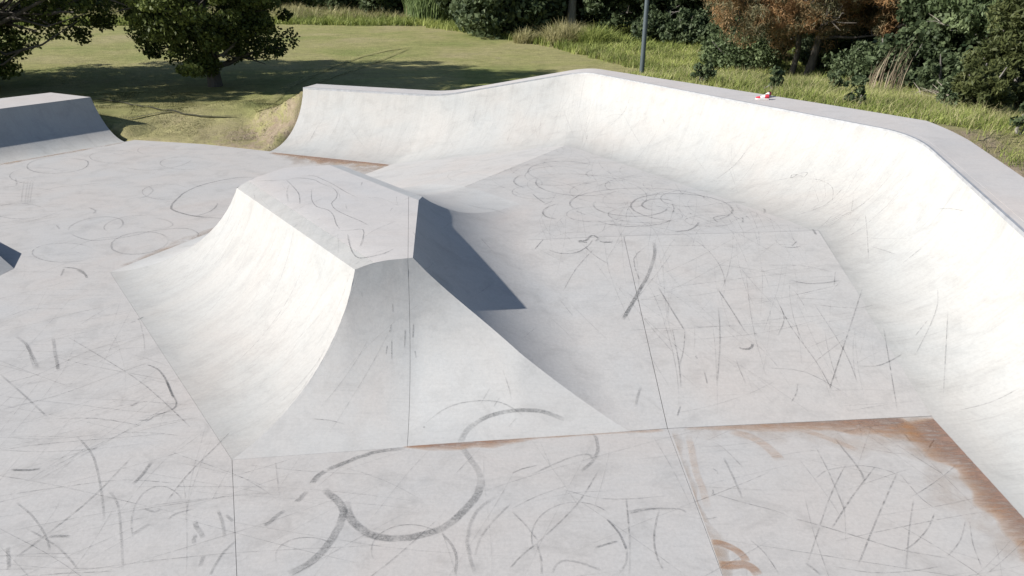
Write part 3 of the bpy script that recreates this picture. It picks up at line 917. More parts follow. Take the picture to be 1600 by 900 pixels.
shrub("shrub", "low weedy bush under the rusty tree, left of its trunks", "shrub", 11.2, 36.4, 1.9, 1.8, L_PALE, 74, size=.09, clumps=90, per=90, clump_r=.34)
UG = [(9.4, 49.2, 1.5, 1.9), (11.2, 46.8, 1.6, 2.1), (12.6, 43.4, 1.5, 2.0), (13.4, 39.6, 1.6, 2.2), (15.6, 36.2, 1.6, 1.9), (17.4, 30.8, 1.6, 2.0),
      (15.0, 27.9, 1.5, 2.2), (16.6, 25.6, 1.3, 1.9), (15.6, 21.6, 1.2, 2.0), (13.9, 19.9, .8, 1.3), (17.6, 24.0, 1.6, 2.6), (14.6, 18.4, 1.1, 1.9)]
WD = ["first", "second", "third", "fourth", "fifth", "sixth", "seventh", "eighth", "ninth", "tenth", "eleventh", "last"]
for i, (x, y, r, h) in enumerate(UG):
    shrub("undergrowth_bush", "dense bush at the wood's foot, %s of its row counted from the lamp post" % WD[i], "bush", x, y, r, h, (L_DARK, L_MID, L_DARK)[i % 3], 400 + i, size=.075 + .0016 * y, clumps=85, per=85, clump_r=.36, group="bushes along the foot of the wood")
# second row: dark trees of the wood behind, one crown and trunk copied
proto = tree("wood_tree", "dark tree in the second row of the wood behind", "tree", 12.0, 58.0, (0, 0, 4.6), (3.9, 3.6, 4.6), 130, 110, .27, L_DARK, M_GREYBARK, 7.0, .2, 10, 90, group="trees in the second row of the wood", clump_r=.8, low=.1, zmin=.4)
rg = random.Random(5)
for (x, y) in [(5, 61), (17.5, 55), (22, 49), (24, 43), (22.5, 38.0), (21.5, 33.5), (26, 36), (24.5, 31), (25.0, 26.5), (20.8, 22.0), (29, 44), (-3, 64), (-14, 86), (-20, 92), (-30, 96), (-40, 95), (-52, 92), (0.5, 72), (-8, 80)]:
    c = copy_tree(proto)
    c.location = (x, y, land1(x, y)); c.rotation_euler = (0, 0, rg.uniform(0, 6.28))
    s = rg.uniform(.85, 1.25); c.scale = (s, s, s * rg.uniform(.9, 1.15))
# the far wood as one mass
rng = np.random.default_rng(99)
n = 620
ang = rng.uniform(-.95, .95, n)
dist = rng.uniform(100, 125, n)
cc = np.stack([np.sin(ang) * dist, np.cos(ang) * dist, rng.uniform(.5, 13, n)], 1)
rr_ = np.outer(rng.uniform(1.8, 3.4, n), np.array([1, 1, .8]))
V, F, tn = leaves(rng, cc, rr_, 90, .62, 1.4)
wd = np_mesh("distant_wood", V, F, L_DARK, tn)
tag(wd, "dark wood closing off the far side of the lawn", "wood", kind="stuff")

# ============================================================ long grass
rng = np.random.default_rng(17)
vy = np.array([10., 20, 30, 37, 47, 57, 63, 75]); vx = np.array([3.2, 3.2, 5.0, 6.2, 2.2, -4, -9, -9])
def verge(n, x0, x1, y0, y1, h0, h1, w, mat, name, label, cond=None, bend=.5):
    x = rng.uniform(x0, x1, n); y = rng.uniform(y0, y1, n)
    d, _, _ = sd_out(x, y)
    k = d > .16
    if cond is not None: k &= cond(x, y, d)
    k &= ~((x > 7.2) & (y < 13.6) & (d < 1.9) & (rng.uniform(0, 1, n) < 1.15 - d * .35))
    x, y, d = x[k], y[k], d[k]
    tuft = .5 + .5 * np.clip(bumps(x * 1.9, y * 1.9) / 1.1, -1, 1)
    h = (h0 + (h1 - h0) * tuft) * rng.uniform(.55, 1.15, len(x)) * np.clip(.35 + d * .8, .35, 1)
    V, F = blades(rng, x, y, land(x, y) - .01, h, w * rng.uniform(.6, 1.4, len(x)), bend)
    tone = np.clip(.25 + .35 * bumps(x * .9 + 3, y * .9) + rng.uniform(-.1, .55, len(x)), 0, 1)
    o = np_mesh(name, V, F, mat, np.repeat(tone, 6))
    return tag(o, label, "grass", kind="stuff")
right = lambda x, y, d: x > np.interp(y, vy, vx) + .35 * bumps(x * 2, y * 2)
verge(95000, 3, 16, 10.5, 27, .12, .34, .0065, L_GRASS, "verge_grass", "bright green long grass on the bank just outside the deck", right)
verge(22000, 3, 16, 10.5, 27, .20, .48, .0055, L_STRAW, "verge_grass", "straw coloured grass stems scattered in the green bank grass", right)
verge(60000, 3, 23, 25, 46, .25, .55, .014, L_GRASS, "verge_grass", "long grass farther down the bank toward the wood", right)
verge(16000, 3, 23, 25, 46, .3, .6, .011, L_STRAW, "verge_grass", "straw coloured stems among the long grass near the wood", right)
verge(26000, -7, 20, 43, 64, .35, .75, .024, L_GRASS, "verge_grass", "long grass edging the lawn in front of the wood", lambda x, y, d: (x > np.interp(y, vy, vx)) & (y < 66))
verge(26000, -46, -7, 62.5, 75, .4, .9, .03, L_GRASS, "verge_grass", "strip of tall green grass along the far end of the lawn", lambda x, y, d: y > 63 + 1.2 * np.sin(x * .21))
verge(15000, -46, -9, 66, 82, .6, 1.4, .03, L_STRAW, "verge_grass", "pale seeding grass behind the far green strip")
verge(70000, -20, -5.2, 20, 30, .02, .075, .006, L_SHORT, "lawn_grass", "short tufted turf on the mound between the two quarter pipes", lambda x, y, d: (d < 7) & (bumps(x * 1.3, y * 1.3) > -.35), bend=.7)
verge(26000, -6.5, 4, 20.5, 30, .03, .11, .007, L_SHORT, "lawn_grass", "ragged turf along the back of the raised deck", lambda x, y, d: d < 3, bend=.6)
WL = ["low dark weed in the grass just beyond the shoes", "leafy weed in the grass beside the rounded corner of the deck", "leafy weed farther out than the one at the deck corner",
      "low weed in the grass right beside the foot of the lamp post", "small weed at the deck edge between lamp post and shoes", "small weed on the bank in front of the dead twigs", "weed on the bank below the dry reed stalks"]
# leafy weeds standing in the bank grass
for i, (x, y, s) in enumerate([(7.6, 15.9, .8), (9.7, 13.3, .9), (10.7, 13.9, .7), (4.9, 18.6, .8), (6.4, 17.6, .6), (10.0, 16.5, .6), (8.7, 19.6, .7)]):
    shrub("weed_plant", WL[i], "weed", x, y, .32 * s, .42 * s, L_MID, 300 + i, size=.06, clumps=16, per=40, clump_r=.18, group="leafy weeds in the bank grass", stems=4)
# heap of dead twigs
rng = np.random.default_rng(5)
V, F = [], []
bx, by = 12.3, 19.9
for i in range(70):
    s = Vector((bx + rng.normal() * .55, by + rng.normal() * .5, 0)); s.z = land1(s.x, s.y)
    a = rng.uniform(0, 6.28); l = rng.uniform(.4, 1.0); u = rng.uniform(.1, .7)
    e = s + Vector((math.cos(a) * l, math.sin(a) * l, u * l))
    tube(V, F, [s, s.lerp(e, .5) + Vector((0, 0, .08)), e], [.014, .010, .004], 4, False)
tw = mesh_obj("dead_branches", V, F, bark_mat("dead_twigs", (.20, .17, .14), (.38, .34, .29)))
tag(tw, "tangle of bare grey dead twigs at the wood's edge, right side", "branches")
# marks measured on the concrete: owner, kind, width, strength, points (x, y, z, normal x, normal y)
MARKS = [
('F','R',0.105,0.62,[(-2.00,4.64,0.0026,0.00,0.00),(-1.97,4.67,0.0026,0.00,0.00),(-1.91,4.71,0.0026,0.00,0.00),(-1.87,4.75,0.0026,0.00,0.00),(-1.83,4.80,0.0026,0.00,0.00),(-1.79,4.86,0.0026,0.00,0.00),(-1.76,4.92,0.0026,0.00,0.00),(-1.74,4.99,0.0026,0.00,0.00),(-1.71,5.07,0.0026,0.00,0.00),(-1.70,5.15,0.0026,0.00,0.00),(-1.68,5.23,0.0026,0.00,0.00),(-1.68,5.31,0.0026,0.00,0.00),(-1.68,5.38,0.0026,0.00,0.00),(-1.68,5.43,0.0026,0.00,0.00),(-1.70,5.47,0.0026,0.00,0.00),(-1.72,5.51,0.0026,0.00,0.00),(-1.75,5.55,0.0026,0.00,0.00),(-1.78,5.59,0.0026,0.00,0.00),(-1.82,5.63,0.0026,0.00,0.00),(-1.87,5.67,0.0026,0.00,0.00),(-1.92,5.72,0.0026,0.00,0.00),(-1.96,5.75,0.0026,0.00,0.00)]),
('F','R',0.11,0.62,[(-1.70,5.58,0.0031,0.00,0.00),(-1.68,5.53,0.0031,0.00,0.00),(-1.65,5.45,0.0031,0.00,0.00),(-1.62,5.38,0.0031,0.00,0.00),(-1.59,5.33,0.0031,0.00,0.00),(-1.56,5.29,0.0031,0.00,0.00),(-1.52,5.25,0.0031,0.00,0.00),(-1.48,5.21,0.0031,0.00,0.00),(-1.43,5.17,0.0031,0.00,0.00),(-1.38,5.13,0.0031,0.00,0.00),(-1.33,5.11,0.0031,0.00,0.00),(-1.28,5.09,0.0031,0.00,0.00),(-1.22,5.08,0.0031,0.00,0.00),(-1.16,5.07,0.0031,0.00,0.00),(-1.10,5.07,0.0031,0.00,0.00),(-1.04,5.08,0.0031,0.00,0.00),(-0.98,5.08,0.0031,0.00,0.00),(-0.92,5.10,0.0031,0.00,0.00),(-0.86,5.12,0.0031,0.00,0.00),(-0.80,5.14,0.0031,0.00,0.00),(-0.74,5.17,0.0031,0.00,0.00),(-0.68,5.20,0.0031,0.00,0.00),(-0.63,5.25,0.0031,0.00,0.00),(-0.58,5.30,0.0031,0.00,0.00),(-0.54,5.36,0.0031,0.00,0.00),(-0.50,5.42,0.0031,0.00,0.00),(-0.46,5.48,0.0031,0.00,0.00),(-0.42,5.55,0.0031,0.00,0.00),(-0.39,5.60,0.0031,0.00,0.00),(-0.37,5.65,0.0031,0.00,0.00),(-0.35,5.71,0.0031,0.00,0.00),(-0.34,5.78,0.0031,0.00,0.00),(-0.33,5.85,0.0031,0.00,0.00),(-0.33,5.91,0.0031,0.00,0.00)]),
('F','R',0.09,0.3,[(-0.33,5.91,0.0036,0.00,0.00),(-0.34,5.96,0.0036,0.00,0.00),(-0.36,6.04,0.0036,0.00,0.00),(-0.39,6.11,0.0036,0.00,0.00),(-0.42,6.17,0.0036,0.00,0.00),(-0.45,6.22,0.0036,0.00,0.00),(-0.48,6.28,0.0036,0.00,0.00),(-0.51,6.34,0.0036,0.00,0.00),(-0.54,6.40,0.0036,0.00,0.00),(-0.56,6.44,0.0036,0.00,0.00)]),
('Y','R',0.09,0.3,[(-0.592,6.536,0.0049,0.01,-0.10),(-0.579,6.585,0.0110,0.01,-0.14),(-0.560,6.655,0.0216,-0.00,-0.16),(-0.536,6.715,0.0325,-0.01,-0.19),(-0.503,6.762,0.0422,-0.01,-0.21),(-0.464,6.802,0.0517,-0.01,-0.23),(-0.437,6.829,0.0584,-0.01,-0.24)]),
('Y','R',0.075,0.6,[(-0.487,6.782,0.0473,-0.01,-0.22),(-0.440,6.823,0.0573,-0.01,-0.23),(-0.369,6.881,0.0732,-0.02,-0.26),(-0.289,6.928,0.0880,-0.02,-0.28),(-0.201,6.961,0.0995,-0.02,-0.29),(-0.100,6.988,0.1097,-0.02,-0.31),(-0.000,7.004,0.1169,-0.02,-0.32),(0.105,7.011,0.1205,0.02,-0.33),(0.215,7.014,0.1172,0.04,-0.32),(0.306,7.011,0.1125,0.04,-0.32),(0.372,7.000,0.1064,0.04,-0.32),(0.424,6.983,0.0986,0.04,-0.31),(0.473,6.963,0.0906,0.04,-0.30),(0.529,6.940,0.0813,0.03,-0.30),(0.584,6.914,0.0714,0.03,-0.29),(0.622,6.897,0.0647,0.03,-0.28)]),
('F','R',0.075,0.62,[(-1.21,6.43,0.0051,0.00,0.00),(-1.29,6.42,0.0051,0.00,0.00),(-1.41,6.40,0.0051,0.00,0.00),(-1.51,6.38,0.0051,0.00,0.00),(-1.58,6.35,0.0051,0.00,0.00),(-1.64,6.31,0.0051,0.00,0.00),(-1.70,6.28,0.0051,0.00,0.00),(-1.76,6.24,0.0051,0.00,0.00),(-1.81,6.20,0.0051,0.00,0.00),(-1.86,6.17,0.0051,0.00,0.00),(-1.91,6.13,0.0051,0.00,0.00),(-1.97,6.09,0.0051,0.00,0.00),(-2.01,6.06,0.0051,0.00,0.00)]),
('F','R',0.085,0.62,[(-2.02,6.06,0.0026,0.00,0.00),(-2.03,6.03,0.0026,0.00,0.00),(-2.06,5.99,0.0026,0.00,0.00),(-2.08,5.96,0.0026,0.00,0.00),(-2.09,5.92,0.0026,0.00,0.00),(-2.10,5.88,0.0026,0.00,0.00),(-2.10,5.85,0.0026,0.00,0.00)]),
('F','R',0.07,0.45,[(-2.14,5.73,0.0031,0.00,0.00),(-2.14,5.70,0.0031,0.00,0.00),(-2.16,5.66,0.0031,0.00,0.00),(-2.16,5.63,0.0031,0.00,0.00),(-2.18,5.60,0.0031,0.00,0.00),(-2.19,5.58,0.0031,0.00,0.00),(-2.19,5.57,0.0031,0.00,0.00)]),
('F','R',0.06,0.55,[(-2.28,5.45,0.0036,0.00,0.00),(-2.30,5.42,0.0036,0.00,0.00),(-2.33,5.38,0.0036,0.00,0.00),(-2.35,5.34,0.0036,0.00,0.00),(-2.37,5.30,0.0036,0.00,0.00),(-2.40,5.25,0.0036,0.00,0.00),(-2.41,5.23,0.0036,0.00,0.00)]),
('F','R',0.05,0.42,[(0.938,6.705,0.0041,0.00,-0.10),(0.95,6.67,0.0041,0.00,0.00),(0.97,6.62,0.0041,0.00,0.00),(0.97,6.56,0.0041,0.00,0.00),(0.97,6.51,0.0041,0.00,0.00),(0.97,6.45,0.0041,0.00,0.00),(0.96,6.39,0.0041,0.00,0.00),(0.94,6.33,0.0041,0.00,0.00),(0.91,6.26,0.0041,0.00,0.00),(0.88,6.20,0.0041,0.00,0.00),(0.83,6.14,0.0041,0.00,0.00),(0.78,6.08,0.0041,0.00,0.00),(0.74,6.04,0.0041,0.00,0.00)]),
('Y','S',0.02,0.5,[(-1.019,6.844,0.0480,-0.03,-0.20),(-0.977,6.895,0.0606,-0.03,-0.23),(-0.913,6.968,0.0811,-0.04,-0.26),(-0.844,7.028,0.1008,-0.04,-0.29),(-0.777,7.069,0.1163,-0.04,-0.31),(-0.702,7.104,0.1304,-0.04,-0.32),(-0.620,7.128,0.1420,-0.03,-0.33),(-0.521,7.145,0.1515,-0.03,-0.34),(-0.410,7.154,0.1586,-0.03,-0.34),(-0.310,7.154,0.1617,-0.03,-0.35),(-0.227,7.144,0.1607,-0.03,-0.35),(-0.150,7.125,0.1558,-0.03,-0.34),(-0.077,7.094,0.1466,-0.02,-0.34),(0.003,7.042,0.1300,-0.02,-0.33),(0.083,6.977,0.1090,-0.01,-0.32),(0.137,6.933,0.0935,0.04,-0.31)]),
('F','R',0.045,0.38,[(-0.16,5.65,0.0051,0.00,0.00),(-0.20,5.61,0.0051,0.00,0.00),(-0.26,5.56,0.0051,0.00,0.00),(-0.31,5.50,0.0051,0.00,0.00),(-0.35,5.44,0.0051,0.00,0.00),(-0.38,5.37,0.0051,0.00,0.00),(-0.40,5.30,0.0051,0.00,0.00),(-0.42,5.21,0.0051,0.00,0.00),(-0.42,5.12,0.0051,0.00,0.00),(-0.43,5.04,0.0051,0.00,0.00),(-0.42,4.97,0.0051,0.00,0.00),(-0.40,4.90,0.0051,0.00,0.00),(-0.39,4.83,0.0051,0.00,0.00),(-0.37,4.76,0.0051,0.00,0.00),(-0.35,4.70,0.0051,0.00,0.00),(-0.34,4.66,0.0051,0.00,0.00)]),
('F','R',0.035,0.45,[(-0.677,5.134,0.0026,0.00,0.00),(-0.646,5.096,0.0026,0.00,0.00),(-0.603,5.041,0.0026,0.00,0.00),(-0.567,4.987,0.0026,0.00,0.00),(-0.543,4.938,0.0026,0.00,0.00),(-0.525,4.886,0.0026,0.00,0.00),(-0.513,4.830,0.0026,0.00,0.00),(-0.509,4.759,0.0026,0.00,0.00),(-0.509,4.682,0.0026,0.00,0.00),(-0.510,4.629,0.0026,0.00,0.00)]),
('F','R',0.03,0.3,[(0.000,5.565,0.0031,0.00,0.00),(-0.052,5.493,0.0031,0.00,0.00),(-0.126,5.390,0.0031,0.00,0.00),(-0.189,5.295,0.0031,0.00,0.00),(-0.235,5.217,0.0031,0.00,0.00),(-0.275,5.141,0.0031,0.00,0.00),(-0.305,5.068,0.0031,0.00,0.00),(-0.324,4.985,0.0031,0.00,0.00),(-0.336,4.902,0.0031,0.00,0.00),(-0.343,4.846,0.0031,0.00,0.00)]),
('F','R',0.03,0.75,[(0.933,5.321,0.0036,0.00,0.00),(0.943,5.306,0.0036,0.00,0.00),(0.958,5.282,0.0036,0.00,0.00),(0.975,5.252,0.0036,0.00,0.00),(0.994,5.214,0.0036,0.00,0.00),(1.015,5.169,0.0036,0.00,0.00),(1.032,5.125,0.0036,0.00,0.00),(1.043,5.083,0.0036,0.00,0.00),(1.051,5.040,0.0036,0.00,0.00),(1.058,5.003,0.0036,0.00,0.00),(1.063,4.971,0.0036,0.00,0.00),(1.067,4.942,0.0036,0.00,0.00),(1.070,4.923,0.0036,0.00,0.00)]),
('F','R',0.025,0.4,[(1.070,4.923,0.0041,0.00,0.00),(1.065,4.883,0.0041,0.00,0.00),(1.056,4.824,0.0041,0.00,0.00),(1.041,4.770,0.0041,0.00,0.00),(1.014,4.721,0.0041,0.00,0.00),(0.978,4.675,0.0041,0.00,0.00),(0.954,4.644,0.0041,0.00,0.00)]),
('F','R',0.03,0.4,[(1.151,5.428,0.0046,0.00,0.00),(1.193,5.438,0.0046,0.00,0.00),(1.255,5.453,0.0046,0.00,0.00),(1.317,5.464,0.0046,0.00,0.00),(1.373,5.470,0.0046,0.00,0.00),(1.433,5.472,0.0046,0.00,0.00),(1.492,5.473,0.0046,0.00,0.00),(1.559,5.473,0.0046,0.00,0.00),(1.629,5.471,0.0046,0.00,0.00),(1.683,5.464,0.0046,0.00,0.00),(1.714,5.447,0.0046,0.00,0.00),(1.731,5.425,0.0046,0.00,0.00),(1.741,5.410,0.0046,0.00,0.00)]),
('F','R',0.025,0.55,[(1.160,5.401,0.0051,0.00,0.00),(1.208,5.416,0.0051,0.00,0.00),(1.280,5.437,0.0051,0.00,0.00),(1.347,5.455,0.0051,0.00,0.00),(1.410,5.467,0.0051,0.00,0.00),(1.471,5.476,0.0051,0.00,0.00),(1.513,5.482,0.0051,0.00,0.00)]),
('F','S',0.022,0.5,[(1.479,5.473,0.0026,0.00,0.00),(1.453,5.402,0.0026,0.00,0.00),(1.416,5.301,0.0026,0.00,0.00),(1.386,5.209,0.0026,0.00,0.00),(1.366,5.137,0.0026,0.00,0.00),(1.351,5.068,0.0026,0.00,0.00),(1.342,5.003,0.0026,0.00,0.00),(1.337,4.934,0.0026,0.00,0.00),(1.338,4.865,0.0026,0.00,0.00),(1.341,4.807,0.0026,0.00,0.00),(1.348,4.760,0.0026,0.00,0.00),(1.359,4.721,0.0026,0.00,0.00),(1.366,4.695,0.0026,0.00,0.00)]),
('F','S',0.02,0.55,[(1.165,5.612,0.0031,0.00,0.00),(1.158,5.517,0.0031,0.00,0.00),(1.148,5.380,0.0031,0.00,0.00),(1.137,5.252,0.0031,0.00,0.00),(1.126,5.140,0.0031,0.00,0.00),(1.114,5.028,0.0031,0.00,0.00),(1.100,4.923,0.0031,0.00,0.00),(1.082,4.812,0.0031,0.00,0.00),(1.063,4.702,0.0031,0.00,0.00),(1.050,4.629,0.0031,0.00,0.00)]),
('F','R',0.03,0.4,[(0.356,4.644,0.0036,0.00,0.00),(0.368,4.674,0.0036,0.00,0.00),(0.387,4.719,0.0036,0.00,0.00),(0.409,4.755,0.0036,0.00,0.00),(0.434,4.777,0.0036,0.00,0.00),(0.464,4.794,0.0036,0.00,0.00),(0.499,4.800,0.0036,0.00,0.00),(0.542,4.795,0.0036,0.00,0.00),(0.592,4.781,0.0036,0.00,0.00),(0.643,4.762,0.0036,0.00,0.00),(0.702,4.735,0.0036,0.00,0.00),(0.766,4.703,0.0036,0.00,0.00),(0.809,4.680,0.0036,0.00,0.00)]),
('F','S',0.018,0.5,[(0.230,5.003,0.0041,0.00,0.00),(0.337,5.130,0.0041,0.00,0.00),(0.500,5.325,0.0041,0.00,0.00),(0.647,5.519,0.0041,0.00,0.00),(0.761,5.712,0.0041,0.00,0.00),(0.863,5.916,0.0041,0.00,0.00),(0.933,6.060,0.0041,0.00,0.00)]),
('F','S',0.016,0.5,[(1.833,5.339,0.0046,0.00,0.00),(1.862,5.336,0.0046,0.00,0.00),(1.906,5.331,0.0046,0.00,0.00),(1.944,5.330,0.0046,0.00,0.00),(1.977,5.337,0.0046,0.00,0.00),(2.007,5.349,0.0046,0.00,0.00),(2.027,5.357,0.0046,0.00,0.00)]),
('F','R',0.03,0.4,[(0.206,5.987,0.0051,0.00,0.00),(0.259,6.025,0.0051,0.00,0.00),(0.339,6.080,0.0051,0.00,0.00),(0.419,6.134,0.0051,0.00,0.00),(0.496,6.184,0.0051,0.00,0.00),(0.577,6.235,0.0051,0.00,0.00),(0.652,6.276,0.0051,0.00,0.00),(0.724,6.306,0.0051,0.00,0.00),(0.792,6.327,0.0051,0.00,0.00),(0.842,6.331,0.0051,0.00,0.00),(0.868,6.309,0.0051,0.00,0.00),(0.878,6.270,0.0051,0.00,0.00),(0.883,6.243,0.0051,0.00,0.00)]),
('F','S',0.02,0.5,[(0.000,6.008,0.0026,0.00,0.00),(0.024,6.027,0.0026,0.00,0.00),(0.061,6.055,0.0026,0.00,0.00),(0.104,6.081,0.0026,0.00,0.00),(0.163,6.105,0.0026,0.00,0.00),(0.232,6.129,0.0026,0.00,0.00),(0.279,6.145,0.0026,0.00,0.00)]),
('F','S',0.016,0.45,[(0.000,5.473,0.0031,0.00,0.00),(0.064,5.521,0.0031,0.00,0.00),(0.161,5.592,0.0031,0.00,0.00),(0.263,5.659,0.0031,0.00,0.00),(0.382,5.721,0.0031,0.00,0.00),(0.514,5.783,0.0031,0.00,0.00),(0.605,5.825,0.0031,0.00,0.00)]),
('F','S',0.014,0.4,[(0.533,5.756,0.0036,0.00,0.00),(0.616,5.720,0.0036,0.00,0.00),(0.736,5.668,0.0036,0.00,0.00),(0.853,5.631,0.0036,0.00,0.00),(0.957,5.615,0.0036,0.00,0.00),(1.065,5.610,0.0036,0.00,0.00),(1.178,5.612,0.0036,0.00,0.00),(1.319,5.624,0.0036,0.00,0.00),(1.474,5.645,0.0036,0.00,0.00),(1.580,5.659,0.0036,0.00,0.00)]),
('F','R',0.03,0.6,[(0.780,4.955,0.0041,0.00,0.00),(0.814,4.968,0.0041,0.00,0.00),(0.862,4.987,0.0041,0.00,0.00),(0.906,5.003,0.0041,0.00,0.00),(0.944,5.016,0.0041,0.00,0.00),(0.978,5.028,0.0041,0.00,0.00),(1.001,5.035,0.0041,0.00,0.00)]),
('F','S',0.02,0.4,[(0.243,5.043,0.0046,0.00,0.00),(0.213,5.097,0.0046,0.00,0.00),(0.169,5.177,0.0046,0.00,0.00),(0.125,5.252,0.0046,0.00,0.00),(0.080,5.319,0.0046,0.00,0.00),(0.033,5.384,0.0046,0.00,0.00),(0.000,5.428,0.0046,0.00,0.00)]),
('F','S',0.02,0.4,[(0.230,5.003,0.0051,0.00,0.00),(0.240,4.952,0.0051,0.00,0.00),(0.255,4.877,0.0051,0.00,0.00),(0.265,4.807,0.0051,0.00,0.00),(0.267,4.741,0.0051,0.00,0.00),(0.265,4.674,0.0051,0.00,0.00),(0.264,4.629,0.0051,0.00,0.00)]),
('F','S',0.02,0.4,[(0.230,5.003,0.0026,0.00,0.00),(0.192,4.967,0.0026,0.00,0.00),(0.139,4.915,0.0026,0.00,0.00),(0.089,4.861,0.0026,0.00,0.00),(0.044,4.802,0.0026,0.00,0.00),(0.000,4.738,0.0026,0.00,0.00),(-0.029,4.695,0.0026,0.00,0.00)]),
('F','S',0.016,0.5,[(3.627,6.134,0.0031,0.00,0.00),(3.533,6.012,0.0031,0.00,0.00),(3.395,5.831,0.0031,0.00,0.00),(3.240,5.612,0.0031,0.00,0.00),(3.045,5.312,0.0031,0.00,0.00),(2.836,4.982,0.0031,0.00,0.00),(2.703,4.770,0.0031,0.00,0.00)]),
('F','S',0.018,0.55,[(3.962,6.134,0.0036,0.00,0.00),(3.830,5.998,0.0036,0.00,0.00),(3.643,5.806,0.0036,0.00,0.00),(3.477,5.631,0.0036,0.00,0.00),(3.332,5.469,0.0036,0.00,0.00),(3.195,5.312,0.0036,0.00,0.00),(3.107,5.209,0.0036,0.00,0.00)]),
('F','S',0.018,0.55,[(4.147,6.029,0.0041,0.00,0.00),(3.998,5.842,0.0041,0.00,0.00),(3.791,5.580,0.0041,0.00,0.00),(3.602,5.339,0.0041,0.00,0.00),(3.425,5.107,0.0041,0.00,0.00),(3.253,4.879,0.0041,0.00,0.00),(3.143,4.732,0.0041,0.00,0.00)]),
('F','R',0.03,0.45,[(3.718,6.621,0.0046,0.00,0.00),(3.721,6.566,0.0046,0.00,0.00),(3.726,6.486,0.0046,0.00,0.00),(3.731,6.411,0.0046,0.00,0.00),(3.737,6.347,0.0046,0.00,0.00),(3.744,6.283,0.0046,0.00,0.00),(3.749,6.221,0.0046,0.00,0.00),(3.753,6.156,0.0046,0.00,0.00),(3.755,6.088,0.0046,0.00,0.00),(3.754,6.029,0.0046,0.00,0.00),(3.745,5.972,0.0046,0.00,0.00),(3.732,5.920,0.0046,0.00,0.00),(3.723,5.885,0.0046,0.00,0.00)]),
('F','S',0.018,0.5,[(3.435,6.445,0.0051,0.00,0.00),(3.429,6.343,0.0051,0.00,0.00),(3.419,6.197,0.0051,0.00,0.00),(3.409,6.060,0.0051,0.00,0.00),(3.395,5.938,0.0051,0.00,0.00),(3.379,5.817,0.0051,0.00,0.00),(3.365,5.707,0.0051,0.00,0.00),(3.350,5.599,0.0051,0.00,0.00),(3.334,5.496,0.0051,0.00,0.00),(3.324,5.428,0.0051,0.00,0.00)]),
('F','S',0.016,0.5,[(4.210,5.410,0.0026,0.00,0.00),(4.167,5.358,0.0026,0.00,0.00),(4.105,5.282,0.0026,0.00,0.00),(4.039,5.209,0.0026,0.00,0.00),(3.966,5.142,0.0026,0.00,0.00),(3.886,5.074,0.0026,0.00,0.00),(3.815,5.019,0.0026,0.00,0.00),(3.753,4.977,0.0026,0.00,0.00),(3.696,4.945,0.0026,0.00,0.00),(3.658,4.923,0.0026,0.00,0.00)]),
('F','S',0.018,0.5,[(2.781,5.339,0.0031,0.00,0.00),(2.848,5.309,0.0031,0.00,0.00),(2.947,5.264,0.0031,0.00,0.00),(3.048,5.218,0.0031,0.00,0.00),(3.146,5.170,0.0031,0.00,0.00),(3.252,5.118,0.0031,0.00,0.00),(3.353,5.068,0.0031,0.00,0.00),(3.448,5.018,0.0031,0.00,0.00),(3.545,4.967,0.0031,0.00,0.00),(3.646,4.923,0.0031,0.00,0.00),(3.775,4.886,0.0031,0.00,0.00),(3.917,4.852,0.0031,0.00,0.00),(4.013,4.830,0.0031,0.00,0.00)]),
('F','S',0.015,0.45,[(3.231,5.925,0.0036,0.00,0.00),(3.267,5.959,0.0036,0.00,0.00),(3.322,6.008,0.0036,0.00,0.00),(3.384,6.050,0.0036,0.00,0.00),(3.455,6.077,0.0036,0.00,0.00),(3.539,6.097,0.0036,0.00,0.00),(3.618,6.113,0.0036,0.00,0.00),(3.692,6.127,0.0036,0.00,0.00),(3.765,6.136,0.0036,0.00,0.00),(3.836,6.134,0.0036,0.00,0.00),(3.911,6.117,0.0036,0.00,0.00),(3.986,6.088,0.0036,0.00,0.00),(4.045,6.060,0.0036,0.00,0.00),(4.084,6.033,0.0036,0.00,0.00),(4.110,6.006,0.0036,0.00,0.00),(4.126,5.987,0.0036,0.00,0.00)]),
('F','S',0.014,0.45,[(2.910,4.732,0.0041,0.00,0.00),(2.990,4.710,0.0041,0.00,0.00),(3.107,4.679,0.0041,0.00,0.00),(3.225,4.658,0.0041,0.00,0.00),(3.340,4.655,0.0041,0.00,0.00),(3.463,4.662,0.0041,0.00,0.00),(3.578,4.673,0.0041,0.00,0.00),(3.698,4.691,0.0041,0.00,0.00),(3.818,4.715,0.0041,0.00,0.00),(3.899,4.732,0.0041,0.00,0.00)]),
('F','S',0.016,0.5,[(4.104,5.612,0.0046,0.00,0.00),(4.032,5.497,0.0046,0.00,0.00),(3.929,5.331,0.0046,0.00,0.00),(3.831,5.167,0.0046,0.00,0.00),(3.730,4.993,0.0046,0.00,0.00),(3.627,4.813,0.0046,0.00,0.00),(3.560,4.695,0.0046,0.00,0.00)]),
('F','S',0.014,0.4,[(4.157,6.008,0.0051,0.00,0.00),(4.163,5.895,0.0051,0.00,0.00),(4.172,5.738,0.0051,0.00,0.00),(4.189,5.612,0.0051,0.00,0.00),(4.219,5.530,0.0051,0.00,0.00),(4.257,5.468,0.0051,0.00,0.00),(4.283,5.428,0.0051,0.00,0.00)]),
('F','S',0.014,0.4,[(4.493,5.295,0.0026,0.00,0.00),(4.454,5.220,0.0026,0.00,0.00),(4.399,5.111,0.0026,0.00,0.00),(4.351,5.003,0.0026,0.00,0.00),(4.312,4.890,0.0026,0.00,0.00),(4.278,4.773,0.0026,0.00,0.00),(4.255,4.695,0.0026,0.00,0.00)]),
